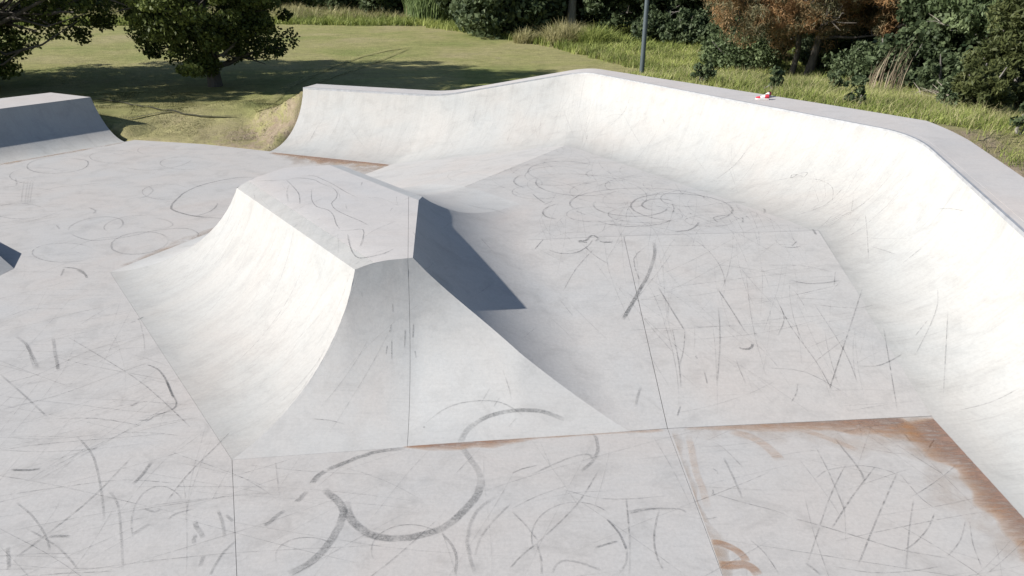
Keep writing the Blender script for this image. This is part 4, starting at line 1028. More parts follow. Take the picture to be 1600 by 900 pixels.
('F','S',0.014,0.4,[(4.449,5.295,0.0031,0.00,0.00),(4.400,5.228,0.0031,0.00,0.00),(4.327,5.131,0.0031,0.00,0.00),(4.253,5.043,0.0031,0.00,0.00),(4.170,4.967,0.0031,0.00,0.00),(4.081,4.894,0.0031,0.00,0.00),(4.021,4.846,0.0031,0.00,0.00)]),
('F','S',0.014,0.5,[(2.271,6.562,0.0036,0.00,0.00),(2.301,6.540,0.0036,0.00,0.00),(2.344,6.505,0.0036,0.00,0.00),(2.386,6.445,0.0036,0.00,0.00),(2.430,6.337,0.0036,0.00,0.00),(2.475,6.203,0.0036,0.00,0.00),(2.505,6.113,0.0036,0.00,0.00)]),
('F','R',0.03,0.4,[(2.340,6.276,0.0041,0.00,0.00),(2.345,6.194,0.0041,0.00,0.00),(2.351,6.074,0.0041,0.00,0.00),(2.356,5.956,0.0041,0.00,0.00),(2.357,5.830,0.0041,0.00,0.00),(2.357,5.699,0.0041,0.00,0.00),(2.356,5.612,0.0041,0.00,0.00)]),
('F','S',0.016,0.7,[(2.086,5.756,0.0046,0.00,0.00),(2.085,5.743,0.0046,0.00,0.00),(2.084,5.724,0.0046,0.00,0.00),(2.080,5.707,0.0046,0.00,0.00),(2.071,5.693,0.0046,0.00,0.00),(2.058,5.678,0.0046,0.00,0.00),(2.050,5.669,0.0046,0.00,0.00)]),
('F','S',0.016,0.7,[(2.172,6.092,0.0051,0.00,0.00),(2.183,6.078,0.0051,0.00,0.00),(2.197,6.057,0.0051,0.00,0.00),(2.207,6.039,0.0051,0.00,0.00),(2.208,6.023,0.0051,0.00,0.00),(2.205,6.008,0.0051,0.00,0.00),(2.203,5.997,0.0051,0.00,0.00)]),
('F','S',0.014,0.5,[(2.081,5.688,0.0026,0.00,0.00),(2.148,5.656,0.0026,0.00,0.00),(2.245,5.610,0.0026,0.00,0.00),(2.342,5.565,0.0026,0.00,0.00),(2.441,5.524,0.0026,0.00,0.00),(2.546,5.482,0.0026,0.00,0.00),(2.627,5.446,0.0026,0.00,0.00),(2.678,5.416,0.0026,0.00,0.00),(2.710,5.391,0.0026,0.00,0.00),(2.730,5.374,0.0026,0.00,0.00)]),
('F','S',0.014,0.5,[(2.256,5.068,0.0031,0.00,0.00),(2.281,5.023,0.0031,0.00,0.00),(2.318,4.957,0.0031,0.00,0.00),(2.348,4.884,0.0031,0.00,0.00),(2.370,4.795,0.0031,0.00,0.00),(2.387,4.696,0.0031,0.00,0.00),(2.397,4.629,0.0031,0.00,0.00)]),
('F','R',0.03,0.5,[(2.680,4.770,0.0036,0.00,0.00),(2.694,4.750,0.0036,0.00,0.00),(2.715,4.722,0.0036,0.00,0.00),(2.733,4.695,0.0036,0.00,0.00),(2.746,4.670,0.0036,0.00,0.00),(2.757,4.646,0.0036,0.00,0.00),(2.764,4.629,0.0036,0.00,0.00)]),
('F','R',0.03,0.75,[(-4.968,8.248,0.0041,0.00,0.00),(-4.919,8.221,0.0041,0.00,0.00),(-4.846,8.181,0.0041,0.00,0.00),(-4.776,8.132,0.0041,0.00,0.00),(-4.712,8.071,0.0041,0.00,0.00),(-4.648,7.997,0.0041,0.00,0.00),(-4.588,7.924,0.0041,0.00,0.00),(-4.532,7.848,0.0041,0.00,0.00),(-4.476,7.767,0.0041,0.00,0.00),(-4.427,7.693,0.0041,0.00,0.00),(-4.379,7.620,0.0041,0.00,0.00),(-4.333,7.549,0.0041,0.00,0.00),(-4.302,7.502,0.0041,0.00,0.00)]),
('F','R',0.035,0.85,[(-4.543,7.861,0.0046,0.00,0.00),(-4.506,7.806,0.0046,0.00,0.00),(-4.451,7.725,0.0046,0.00,0.00),(-4.399,7.648,0.0046,0.00,0.00),(-4.348,7.573,0.0046,0.00,0.00),(-4.296,7.496,0.0046,0.00,0.00),(-4.261,7.444,0.0046,0.00,0.00)]),
('F','S',0.018,0.8,[(-4.329,7.545,0.0051,0.00,0.00),(-4.290,7.495,0.0051,0.00,0.00),(-4.234,7.423,0.0051,0.00,0.00),(-4.192,7.360,0.0051,0.00,0.00),(-4.170,7.312,0.0051,0.00,0.00),(-4.158,7.270,0.0051,0.00,0.00),(-4.154,7.235,0.0051,0.00,0.00),(-4.161,7.206,0.0051,0.00,0.00),(-4.176,7.182,0.0051,0.00,0.00),(-4.187,7.167,0.0051,0.00,0.00)]),
('F','R',0.022,0.85,[(-4.179,7.167,0.0026,0.00,0.00),(-4.205,7.149,0.0026,0.00,0.00),(-4.242,7.124,0.0026,0.00,0.00),(-4.274,7.100,0.0026,0.00,0.00),(-4.295,7.082,0.0026,0.00,0.00),(-4.313,7.065,0.0026,0.00,0.00),(-4.327,7.047,0.0026,0.00,0.00),(-4.336,7.025,0.0026,0.00,0.00),(-4.343,7.000,0.0026,0.00,0.00),(-4.359,6.982,0.0026,0.00,0.00),(-4.395,6.974,0.0026,0.00,0.00),(-4.442,6.971,0.0026,0.00,0.00),(-4.475,6.969,0.0026,0.00,0.00)]),
('F','R',0.05,0.3,[(-7.26,9.04,0.0031,0.00,0.00),(-7.19,8.99,0.0031,0.00,0.00),(-7.09,8.91,0.0031,0.00,0.00),(-6.99,8.83,0.0031,0.00,0.00),(-6.90,8.73,0.0031,0.00,0.00),(-6.80,8.62,0.0031,0.00,0.00),(-6.71,8.50,0.0031,0.00,0.00),(-6.62,8.38,0.0031,0.00,0.00),(-6.52,8.25,0.0031,0.00,0.00),(-6.45,8.16,0.0031,0.00,0.00)]),
('F','R',0.05,0.35,[(-7.01,8.87,0.0036,0.00,0.00),(-6.91,8.75,0.0036,0.00,0.00),(-6.77,8.59,0.0036,0.00,0.00),(-6.65,8.45,0.0036,0.00,0.00),(-6.54,8.33,0.0036,0.00,0.00),(-6.45,8.22,0.0036,0.00,0.00),(-6.39,8.15,0.0036,0.00,0.00)]),
('F','R',0.055,0.36,[(-6.70,9.00,0.0041,0.00,0.00),(-6.63,8.90,0.0041,0.00,0.00),(-6.53,8.75,0.0041,0.00,0.00),(-6.43,8.59,0.0041,0.00,0.00),(-6.31,8.42,0.0041,0.00,0.00),(-6.19,8.24,0.0041,0.00,0.00),(-6.11,8.12,0.0041,0.00,0.00)]),
('F','R',0.05,0.45,[(-6.31,8.42,0.0046,0.00,0.00),(-6.28,8.38,0.0046,0.00,0.00),(-6.24,8.32,0.0046,0.00,0.00),(-6.20,8.26,0.0046,0.00,0.00),(-6.17,8.21,0.0046,0.00,0.00),(-6.13,8.15,0.0046,0.00,0.00),(-6.10,8.12,0.0046,0.00,0.00)]),
('F','R',0.05,0.6,[(-4.70,7.26,0.0051,0.00,0.00),(-4.70,7.27,0.0051,0.00,0.00),(-4.69,7.29,0.0051,0.00,0.00),(-4.68,7.31,0.0051,0.00,0.00),(-4.67,7.33,0.0051,0.00,0.00),(-4.66,7.35,0.0051,0.00,0.00),(-4.66,7.36,0.0051,0.00,0.00)]),
('F','R',0.04,0.7,[(-5.733,9.563,0.0026,0.00,0.00),(-5.727,9.577,0.0026,0.00,0.00),(-5.718,9.597,0.0026,0.00,0.00),(-5.709,9.616,0.0026,-0.00,-0.00),(-5.701,9.635,0.0028,-0.01,-0.01),(-5.691,9.655,0.0031,-0.02,-0.01),(-5.685,9.668,0.0034,-0.02,-0.02)]),
('F','R',0.03,0.6,[(-5.790,9.479,0.0031,0.00,0.00),(-5.784,9.484,0.0031,0.00,0.00),(-5.775,9.492,0.0031,0.00,0.00),(-5.766,9.500,0.0031,0.00,0.00),(-5.757,9.508,0.0031,0.00,0.00),(-5.748,9.516,0.0031,0.00,0.00),(-5.742,9.521,0.0031,0.00,0.00)]),
('F','R',0.04,0.75,[(-5.420,6.071,0.0036,0.00,0.00),(-5.377,6.067,0.0036,0.00,0.00),(-5.314,6.062,0.0036,0.00,0.00),(-5.255,6.060,0.0036,0.00,0.00),(-5.200,6.065,0.0036,0.00,0.00),(-5.145,6.075,0.0036,0.00,0.00),(-5.108,6.081,0.0036,0.00,0.00)]),
('F','R',0.05,0.5,[(-3.96,6.21,0.0041,0.00,0.00),(-3.96,6.15,0.0041,0.00,0.00),(-3.96,6.06,0.0041,0.00,0.00),(-3.96,5.99,0.0041,0.00,0.00),(-3.97,5.93,0.0041,0.00,0.00),(-3.98,5.87,0.0041,0.00,0.00),(-3.99,5.83,0.0041,0.00,0.00)]),
('F','R',0.05,0.38,[(-3.65,5.13,0.0046,0.00,0.00),(-3.63,5.14,0.0046,0.00,0.00),(-3.61,5.17,0.0046,0.00,0.00),(-3.59,5.20,0.0046,0.00,0.00),(-3.57,5.23,0.0046,0.00,0.00),(-3.55,5.25,0.0046,0.00,0.00),(-3.54,5.27,0.0046,0.00,0.00)]),
('F','R',0.045,0.5,[(-4.43,5.08,0.0051,0.00,0.00),(-4.41,5.09,0.0051,0.00,0.00),(-4.38,5.10,0.0051,0.00,0.00),(-4.35,5.10,0.0051,0.00,0.00),(-4.31,5.10,0.0051,0.00,0.00),(-4.26,5.10,0.0051,0.00,0.00),(-4.23,5.09,0.0051,0.00,0.00)]),
('F','R',0.06,0.42,[(-3.12,5.30,0.0026,0.00,0.00),(-3.10,5.27,0.0026,0.00,0.00),(-3.07,5.22,0.0026,0.00,0.00),(-3.03,5.18,0.0026,0.00,0.00),(-3.00,5.15,0.0026,0.00,0.00),(-2.97,5.11,0.0026,0.00,0.00),(-2.94,5.08,0.0026,0.00,0.00)]),
('F','R',0.05,0.4,[(-3.01,5.00,0.0031,0.00,0.00),(-3.01,5.02,0.0031,0.00,0.00),(-3.02,5.04,0.0031,0.00,0.00),(-3.03,5.06,0.0031,0.00,0.00),(-3.03,5.09,0.0031,0.00,0.00),(-3.04,5.11,0.0031,0.00,0.00),(-3.04,5.13,0.0031,0.00,0.00)]),
('F','R',0.05,0.4,[(-2.83,4.73,0.0036,0.00,0.00),(-2.84,4.75,0.0036,0.00,0.00),(-2.84,4.77,0.0036,0.00,0.00),(-2.85,4.80,0.0036,0.00,0.00),(-2.85,4.82,0.0036,0.00,0.00),(-2.85,4.84,0.0036,0.00,0.00),(-2.86,4.86,0.0036,0.00,0.00)]),
('F','R',0.04,0.4,[(-2.948,5.446,0.0041,0.00,0.00),(-2.922,5.409,0.0041,0.00,0.00),(-2.884,5.355,0.0041,0.00,0.00),(-2.847,5.295,0.0041,0.00,0.00),(-2.809,5.222,0.0041,0.00,0.00),(-2.769,5.140,0.0041,0.00,0.00),(-2.743,5.084,0.0041,0.00,0.00)]),
('F','R',0.04,0.35,[(-2.848,5.383,0.0046,0.00,0.00),(-2.834,5.372,0.0046,0.00,0.00),(-2.813,5.355,0.0046,0.00,0.00),(-2.793,5.339,0.0046,0.00,0.00),(-2.774,5.323,0.0046,0.00,0.00),(-2.753,5.306,0.0046,0.00,0.00),(-2.740,5.295,0.0046,0.00,0.00)]),
('F','S',0.02,0.6,[(-4.586,4.823,0.0051,0.00,0.00),(-4.565,4.873,0.0051,0.00,0.00),(-4.533,4.950,0.0051,0.00,0.00),(-4.496,5.043,0.0051,0.00,0.00),(-4.453,5.163,0.0051,0.00,0.00),(-4.401,5.309,0.0051,0.00,0.00),(-4.357,5.446,0.0051,0.00,0.00),(-4.326,5.558,0.0051,0.00,0.00),(-4.302,5.664,0.0051,0.00,0.00),(-4.280,5.785,0.0051,0.00,0.00),(-4.256,5.959,0.0051,0.00,0.00),(-4.231,6.163,0.0051,0.00,0.00),(-4.215,6.309,0.0051,0.00,0.00)]),
('F','R',0.03,0.4,[(-5.036,6.657,0.0026,0.00,0.00),(-4.979,6.608,0.0026,0.00,0.00),(-4.897,6.537,0.0026,0.00,0.00),(-4.821,6.468,0.0026,0.00,0.00),(-4.759,6.408,0.0026,0.00,0.00),(-4.698,6.345,0.0026,0.00,0.00),(-4.638,6.276,0.0026,0.00,0.00),(-4.578,6.198,0.0026,0.00,0.00),(-4.515,6.109,0.0026,0.00,0.00),(-4.445,6.008,0.0026,0.00,0.00),(-4.362,5.882,0.0026,0.00,0.00),(-4.270,5.740,0.0026,0.00,0.00),(-4.189,5.612,0.0026,0.00,0.00),(-4.115,5.490,0.0026,0.00,0.00),(-4.047,5.372,0.0026,0.00,0.00),(-4.003,5.295,0.0026,0.00,0.00)]),
('F','R',0.028,0.4,[(-6.812,8.003,0.0031,0.00,0.00),(-6.630,7.861,0.0031,0.00,0.00),(-6.373,7.659,0.0031,0.00,0.00),(-6.139,7.473,0.0031,0.00,0.00),(-5.927,7.300,0.0031,0.00,0.00),(-5.721,7.132,0.0031,0.00,0.00),(-5.587,7.021,0.0031,0.00,0.00)]),
('F','S',0.016,0.5,[(-6.460,8.999,0.0036,0.00,0.00),(-6.213,8.823,0.0036,0.00,0.00),(-5.862,8.571,0.0036,0.00,0.00),(-5.535,8.332,0.0036,0.00,0.00),(-5.262,8.131,0.0036,0.00,0.00),(-4.990,7.926,0.0036,0.00,0.00),(-4.708,7.693,0.0036,0.00,0.00),(-4.359,7.374,0.0036,0.00,0.00),(-3.997,7.028,0.0036,0.00,0.00),(-3.764,6.804,0.0036,0.00,0.00)]),
('F','S',0.016,0.5,[(-6.279,7.194,0.0041,0.00,0.00),(-6.144,7.265,0.0041,0.00,0.00),(-5.942,7.375,0.0041,0.00,0.00),(-5.752,7.502,0.0041,0.00,0.00),(-5.587,7.658,0.0041,0.00,0.00),(-5.421,7.844,0.0041,0.00,0.00),(-5.279,8.003,0.0041,0.00,0.00),(-5.162,8.122,0.0041,0.00,0.00),(-5.065,8.218,0.0041,0.00,0.00),(-5.002,8.281,0.0041,0.00,0.00)]),
('F','S',0.014,0.5,[(-6.657,7.769,0.0046,0.00,0.00),(-6.566,7.815,0.0046,0.00,0.00),(-6.430,7.890,0.0046,0.00,0.00),(-6.301,8.003,0.0046,0.00,0.00),(-6.199,8.180,0.0046,0.00,0.00),(-6.095,8.411,0.0046,0.00,0.00),(-5.960,8.629,0.0046,0.00,0.00),(-5.745,8.828,0.0046,0.00,0.00),(-5.485,9.022,0.0046,0.00,0.00),(-5.299,9.154,0.0051,-0.02,-0.01)]),
('F','S',0.014,0.5,[(-7.819,9.605,0.0051,0.00,0.00),(-7.772,9.700,0.0051,0.00,0.00),(-7.695,9.836,0.0051,0.00,0.00),(-7.579,9.933,0.0051,0.00,0.00),(-7.383,9.958,0.0051,0.00,0.00),(-7.141,9.946,0.0051,0.00,0.00),(-6.973,9.933,0.0051,0.00,0.00)]),
('F','R',0.025,0.38,[(-5.042,5.565,0.0026,0.00,0.00),(-4.970,5.518,0.0026,0.00,0.00),(-4.864,5.449,0.0026,0.00,0.00),(-4.762,5.374,0.0026,0.00,0.00),(-4.666,5.294,0.0026,0.00,0.00),(-4.568,5.206,0.0026,0.00,0.00),(-4.485,5.125,0.0026,0.00,0.00),(-4.415,5.048,0.0026,0.00,0.00),(-4.355,4.973,0.0026,0.00,0.00),(-4.316,4.923,0.0026,0.00,0.00)]),
('F','R',0.03,0.35,[(-4.183,5.727,0.0031,0.00,0.00),(-4.151,5.700,0.0031,0.00,0.00),(-4.104,5.659,0.0031,0.00,0.00),(-4.058,5.612,0.0031,0.00,0.00),(-4.019,5.566,0.0031,0.00,0.00),(-3.978,5.511,0.0031,0.00,0.00),(-3.925,5.428,0.0031,0.00,0.00),(-3.850,5.298,0.0031,0.00,0.00),(-3.762,5.141,0.0031,0.00,0.00),(-3.686,5.003,0.0031,0.00,0.00),(-3.620,4.881,0.0031,0.00,0.00),(-3.559,4.769,0.0031,0.00,0.00),(-3.520,4.695,0.0031,0.00,0.00)]),
('F','S',0.02,0.4,[(-4.722,5.209,0.0036,0.00,0.00),(-4.600,5.146,0.0036,0.00,0.00),(-4.424,5.054,0.0036,0.00,0.00),(-4.267,4.963,0.0036,0.00,0.00),(-4.133,4.865,0.0036,0.00,0.00),(-4.007,4.763,0.0036,0.00,0.00),(-3.925,4.695,0.0036,0.00,0.00)]),
('F','S',0.016,0.5,[(-3.513,5.565,0.0041,0.00,0.00),(-3.509,5.660,0.0041,0.00,0.00),(-3.500,5.805,0.0041,0.00,0.00),(-3.482,5.956,0.0041,0.00,0.00),(-3.449,6.115,0.0041,0.00,0.00),(-3.403,6.292,0.0041,0.00,0.00),(-3.362,6.445,0.0041,0.00,0.00),(-3.332,6.569,0.0041,-0.00,-0.00),(-3.305,6.670,0.0061,-0.03,-0.03),(-3.286,6.735,0.0091,-0.05,-0.04)]),
('F','R',0.03,0.4,[(-2.622,5.035,0.0046,0.00,0.00),(-2.640,5.004,0.0046,0.00,0.00),(-2.664,4.958,0.0046,0.00,0.00),(-2.684,4.908,0.0046,0.00,0.00),(-2.695,4.850,0.0046,0.00,0.00),(-2.702,4.786,0.0046,0.00,0.00),(-2.706,4.732,0.0046,0.00,0.00),(-2.708,4.689,0.0046,0.00,0.00),(-2.708,4.653,0.0046,0.00,0.00),(-2.707,4.629,0.0046,0.00,0.00)]),
('F','S',0.016,0.45,[(-5.755,6.399,0.0051,0.00,0.00),(-5.669,6.426,0.0051,0.00,0.00),(-5.539,6.465,0.0051,0.00,0.00),(-5.386,6.503,0.0051,0.00,0.00),(-5.210,6.534,0.0051,0.00,0.00),(-5.001,6.565,0.0051,0.00,0.00),(-4.782,6.597,0.0051,0.00,0.00),(-4.515,6.636,0.0051,0.00,0.00),(-4.222,6.677,0.0051,0.00,0.00),(-4.021,6.706,0.0051,0.00,0.00)]),
('F','S',0.016,0.45,[(-5.267,5.659,0.0026,0.00,0.00),(-5.138,5.692,0.0026,0.00,0.00),(-4.946,5.739,0.0026,0.00,0.00),(-4.748,5.785,0.0026,0.00,0.00),(-4.553,5.831,0.0026,0.00,0.00),(-4.342,5.878,0.0026,0.00,0.00),(-4.140,5.905,0.0026,0.00,0.00),(-3.928,5.899,0.0026,0.00,0.00),(-3.717,5.874,0.0026,0.00,0.00),(-3.575,5.855,0.0026,0.00,0.00)]),
('F','S',0.014,0.4,[(-4.004,5.383,0.0031,0.00,0.00),(-3.879,5.417,0.0031,0.00,0.00),(-3.690,5.469,0.0031,0.00,0.00),(-3.493,5.519,0.0031,0.00,0.00),(-3.272,5.570,0.0031,0.00,0.00),(-3.031,5.623,0.0031,0.00,0.00),(-2.864,5.659,0.0031,0.00,0.00)]),
('F','R',0.04,0.45,[(-4.736,4.963,0.0036,0.00,0.00),(-4.711,4.928,0.0036,0.00,0.00),(-4.676,4.876,0.0036,0.00,0.00),(-4.641,4.827,0.0036,0.00,0.00),(-4.608,4.778,0.0036,0.00,0.00),(-4.573,4.728,0.0036,0.00,0.00),(-4.550,4.695,0.0036,0.00,0.00)]),
('F','S',0.016,0.5,[(-5.533,6.995,0.0041,0.00,0.00),(-5.400,7.004,0.0041,0.00,0.00),(-5.203,7.015,0.0041,0.00,0.00),(-5.002,7.008,0.0041,0.00,0.00),(-4.783,6.967,0.0041,0.00,0.00),(-4.552,6.908,0.0041,0.00,0.00),(-4.396,6.867,0.0041,0.00,0.00)]),
('F','R',0.03,0.55,[(-3.697,5.473,0.0046,0.00,0.00),(-3.665,5.459,0.0046,0.00,0.00),(-3.618,5.439,0.0046,0.00,0.00),(-3.580,5.428,0.0046,0.00,0.00),(-3.556,5.432,0.0046,0.00,0.00),(-3.539,5.445,0.0046,0.00,0.00),(-3.528,5.455,0.0046,0.00,0.00)]),
('F','R',0.03,0.5,[(-3.392,5.321,0.0051,0.00,0.00),(-3.383,5.342,0.0051,0.00,0.00),(-3.369,5.373,0.0051,0.00,0.00),(-3.345,5.401,0.0051,0.00,0.00),(-3.302,5.425,0.0051,0.00,0.00),(-3.249,5.448,0.0051,0.00,0.00),(-3.211,5.464,0.0051,0.00,0.00)]),
('F','R',0.06,0.72,[(-6.49,17.37,0.0026,0.00,0.00),(-6.61,17.36,0.0026,0.00,0.00),(-6.79,17.35,0.0026,0.00,0.00),(-6.96,17.31,0.0026,0.00,0.00),(-7.09,17.24,0.0026,0.00,0.00),(-7.22,17.14,0.0026,0.00,0.00),(-7.34,17.02,0.0026,0.00,0.00),(-7.45,16.89,0.0026,0.00,0.00),(-7.56,16.74,0.0026,0.00,0.00),(-7.64,16.59,0.0026,0.00,0.00),(-7.69,16.43,0.0026,0.00,0.00),(-7.73,16.27,0.0026,0.00,0.00),(-7.75,16.12,0.0026,0.00,0.00),(-7.76,15.98,0.0026,0.00,0.00),(-7.75,15.85,0.0026,0.00,0.00),(-7.73,15.72,0.0026,0.00,0.00),(-7.72,15.56,0.0026,0.00,0.00),(-7.70,15.40,0.0026,0.00,0.00),(-7.68,15.25,0.0026,0.00,0.00),(-7.64,15.11,0.0026,0.00,0.00),(-7.60,14.99,0.0026,0.00,0.00),(-7.55,14.88,0.0026,0.00,0.00),(-7.47,14.79,0.0026,0.00,0.00),(-7.37,14.70,0.0026,0.00,0.00),(-7.26,14.62,0.0026,0.00,0.00),(-7.15,14.55,0.0026,0.00,0.00),(-7.02,14.47,0.0026,0.00,0.00),(-6.90,14.41,0.0026,0.00,0.00),(-6.77,14.36,0.0026,0.00,0.00),(-6.63,14.32,0.0026,0.00,0.00),(-6.50,14.29,0.0026,0.00,0.00),(-6.38,14.27,0.0026,0.00,0.00),(-6.26,14.25,0.0026,0.00,0.00),(-5.068,11.689,0.8983,-0.63,-0.49)]),
('F','R',0.045,0.5,[(-6.68,15.29,0.0031,0.00,0.00),(-6.65,15.20,0.0031,0.00,0.00),(-6.62,15.06,0.0031,0.00,0.00),(-6.60,14.93,0.0031,0.00,0.00),(-6.60,14.82,0.0031,0.00,0.00),(-6.61,14.72,0.0031,0.00,0.00),(-6.64,14.62,0.0031,0.00,0.00),(-6.69,14.53,0.0031,0.00,0.00),(-6.76,14.43,0.0031,0.00,0.00),(-6.81,14.37,0.0031,0.00,0.00)]),
('F','R',0.045,0.42,[(-9.03,13.50,0.0036,0.00,0.00),(-9.09,13.60,0.0036,0.00,0.00),(-9.13,13.71,0.0036,0.00,0.00),(-9.14,13.83,0.0036,0.00,0.00),(-9.14,13.94,0.0036,0.00,0.00),(-9.12,14.04,0.0036,0.00,0.00),(-9.08,14.13,0.0036,0.00,0.00),(-9.02,14.21,0.0036,0.00,0.00),(-8.94,14.27,0.0036,0.00,0.00),(-8.85,14.31,0.0036,0.00,0.00),(-8.75,14.33,0.0036,0.00,0.00),(-8.64,14.33,0.0036,0.00,0.00),(-8.54,14.30,0.0036,0.00,0.00),(-8.43,14.25,0.0036,0.00,0.00),(-8.33,14.18,0.0036,0.00,0.00),(-8.25,14.10,0.0036,0.00,0.00),(-8.18,14.00,0.0036,0.00,0.00),(-8.12,13.89,0.0036,0.00,0.00),(-8.08,13.78,0.0036,0.00,0.00),(-8.07,13.67,0.0036,0.00,0.00),(-8.07,13.56,0.0036,0.00,0.00)]),
('F','R',0.045,0.4,[(-6.76,12.95,0.0041,0.00,0.00),(-6.70,12.76,0.0041,0.00,0.00),(-6.69,12.58,0.0041,0.00,0.00),(-6.74,12.42,0.0041,0.00,0.00),(-6.83,12.30,0.0041,0.00,0.00),(-6.96,12.23,0.0041,0.00,0.00),(-7.12,12.21,0.0041,0.00,0.00),(-7.29,12.24,0.0041,0.00,0.00),(-7.46,12.33,0.0041,0.00,0.00),(-7.61,12.46,0.0041,0.00,0.00),(-7.72,12.63,0.0041,0.00,0.00),(-7.80,12.81,0.0041,0.00,0.00),(-7.82,13.00,0.0041,0.00,0.00),(-7.79,13.17,0.0041,0.00,0.00),(-7.70,13.30,0.0041,0.00,0.00),(-7.56,13.39,0.0041,0.00,0.00),(-7.39,13.41,0.0041,0.00,0.00),(-7.21,13.37,0.0041,0.00,0.00),(-7.03,13.27,0.0041,0.00,0.00),(-6.88,13.12,0.0041,0.00,0.00),(-6.76,12.95,0.0041,0.00,0.00)]),
('F','R',0.04,0.4,[(-8.895,13.315,0.0046,0.00,0.00),(-8.811,13.246,0.0046,0.00,0.00),(-8.688,13.147,0.0046,0.00,0.00),(-8.562,13.064,0.0046,0.00,0.00),(-8.441,12.996,0.0046,0.00,0.00),(-8.310,12.940,0.0046,0.00,0.00),(-8.170,12.923,0.0046,0.00,0.00),(-8.003,12.961,0.0046,0.00,0.00),(-7.815,13.041,0.0046,0.00,0.00),(-7.646,13.135,0.0046,0.00,0.00),(-7.508,13.252,0.0046,0.00,0.00),(-7.380,13.392,0.0046,0.00,0.00),(-7.240,13.500,0.0046,0.00,0.00),(-7.066,13.572,0.0046,0.00,0.00),(-6.872,13.617,0.0046,0.00,0.00),(-6.700,13.614,0.0046,0.00,0.00),(-6.548,13.543,0.0046,0.00,0.00),(-6.411,13.425,0.0046,0.00,0.00),(-6.317,13.315,0.0046,0.00,0.00),(-6.278,13.220,0.0046,0.00,0.00),(-6.276,13.126,0.0046,0.00,0.00),(-6.279,13.064,0.0046,-0.00,0.00)]),
('F','R',0.045,0.5,[(-11.43,17.90,0.0051,0.00,0.00),(-11.52,17.81,0.0051,0.00,0.00),(-11.64,17.75,0.0051,0.00,0.00),(-11.78,17.71,0.0051,0.00,0.00),(-11.93,17.71,0.0051,0.00,0.00),(-12.10,17.74,0.0051,0.00,0.00),(-12.27,17.80,0.0051,0.00,0.00),(-12.44,17.89,0.0051,0.00,0.00),(-12.60,18.01,0.0051,0.00,0.00),(-12.75,18.14,0.0051,0.00,0.00),(-12.88,18.30,0.0051,0.00,0.00),(-12.98,18.47,0.0051,0.00,0.00),(-13.06,18.64,0.0051,0.00,0.00),(-13.10,18.81,0.0051,0.00,0.00),(-13.10,18.97,0.0051,0.00,0.00),(-13.07,19.12,0.0051,0.00,0.00),(-13.00,19.24,0.0051,0.00,0.00),(-12.90,19.34,0.0051,0.00,0.00),(-12.77,19.40,0.0051,0.00,0.00),(-12.61,19.43,0.0051,0.00,0.00),(-12.44,19.42,0.0051,0.00,0.00)]),
('F','R',0.045,0.55,[(-12.21,19.20,0.0026,0.00,0.00),(-12.09,19.18,0.0026,0.00,0.00),(-11.92,19.13,0.0026,0.00,0.00),(-11.78,19.07,0.0026,0.00,0.00),(-11.67,18.98,0.0026,0.00,0.00),(-11.57,18.87,0.0026,0.00,0.00),(-11.49,18.73,0.0026,0.00,0.00),(-11.40,18.55,0.0026,0.00,0.00),(-11.33,18.33,0.0026,0.00,0.00),(-11.31,18.15,0.0026,0.00,0.00),(-11.36,18.00,0.0026,0.00,0.00),(-11.45,17.87,0.0026,0.00,0.00),(-11.52,17.78,0.0026,0.00,0.00)]),
('F','R',0.04,0.45,[(-10.272,18.275,0.0031,0.00,0.00),(-10.103,18.197,0.0031,0.00,0.00),(-9.859,18.088,0.0031,0.00,0.00),(-9.644,18.025,0.0031,0.00,0.00),(-9.480,18.029,0.0031,0.00,0.00),(-9.330,18.076,0.0031,0.00,0.00),(-9.197,18.149,0.0031,0.00,0.00),(-9.065,18.251,0.0031,0.00,0.00),(-8.941,18.385,0.0031,0.00,0.00),(-8.853,18.532,0.0031,0.00,0.00),(-8.816,18.715,0.0031,0.00,0.00),(-8.813,18.921,0.0031,0.00,0.00),(-8.815,19.065,0.0031,0.00,0.00)]),
('F','R',0.04,0.3,[(-10.270,19.632,0.0036,0.00,0.00),(-10.376,19.683,0.0036,0.00,0.00),(-10.478,19.746,0.0036,0.00,0.00),(-10.573,19.819,0.0036,0.00,0.00),(-10.660,19.900,0.0036,0.00,0.00),(-10.736,19.988,0.0036,0.00,0.00),(-10.799,20.080,0.0036,0.00,0.00),(-10.847,20.174,0.0036,0.00,0.00),(-10.879,20.269,0.0036,0.00,0.00),(-10.894,20.361,0.0036,0.00,0.00),(-10.892,20.449,0.0036,0.00,0.00),(-10.872,20.529,0.0036,0.00,0.00),(-10.834,20.600,0.0036,0.00,0.00),(-10.780,20.660,0.0036,0.00,0.00),(-10.711,20.708,0.0036,0.00,0.00),(-10.628,20.741,0.0036,0.00,0.00),(-10.533,20.759,0.0036,0.00,0.00),(-10.430,20.762,0.0036,0.00,0.00),(-10.321,20.749,0.0036,0.00,0.00),(-10.208,20.721,0.0036,0.00,0.00),(-10.095,20.678,0.0036,0.00,0.00)]),
('F','R',0.04,0.3,[(-11.992,19.555,0.0041,0.00,0.00),(-11.916,19.673,0.0041,0.00,0.00),(-11.797,19.838,0.0041,0.00,0.00),(-11.641,19.919,0.0041,0.00,0.00),(-11.409,19.838,0.0041,0.00,0.00),(-11.134,19.673,0.0041,0.00,0.00),(-10.946,19.555,0.0041,0.00,0.00)]),
('F','R',0.05,0.3,[(-12.32,16.48,0.0046,0.00,0.00),(-12.25,16.50,0.0046,0.00,0.00),(-12.14,16.55,0.0046,0.00,0.00),(-12.11,16.64,0.0046,0.00,0.00),(-12.22,16.84,0.0046,0.00,0.00),(-12.42,17.11,0.0046,0.00,0.00),(-12.56,17.31,0.0046,0.00,0.00)]),
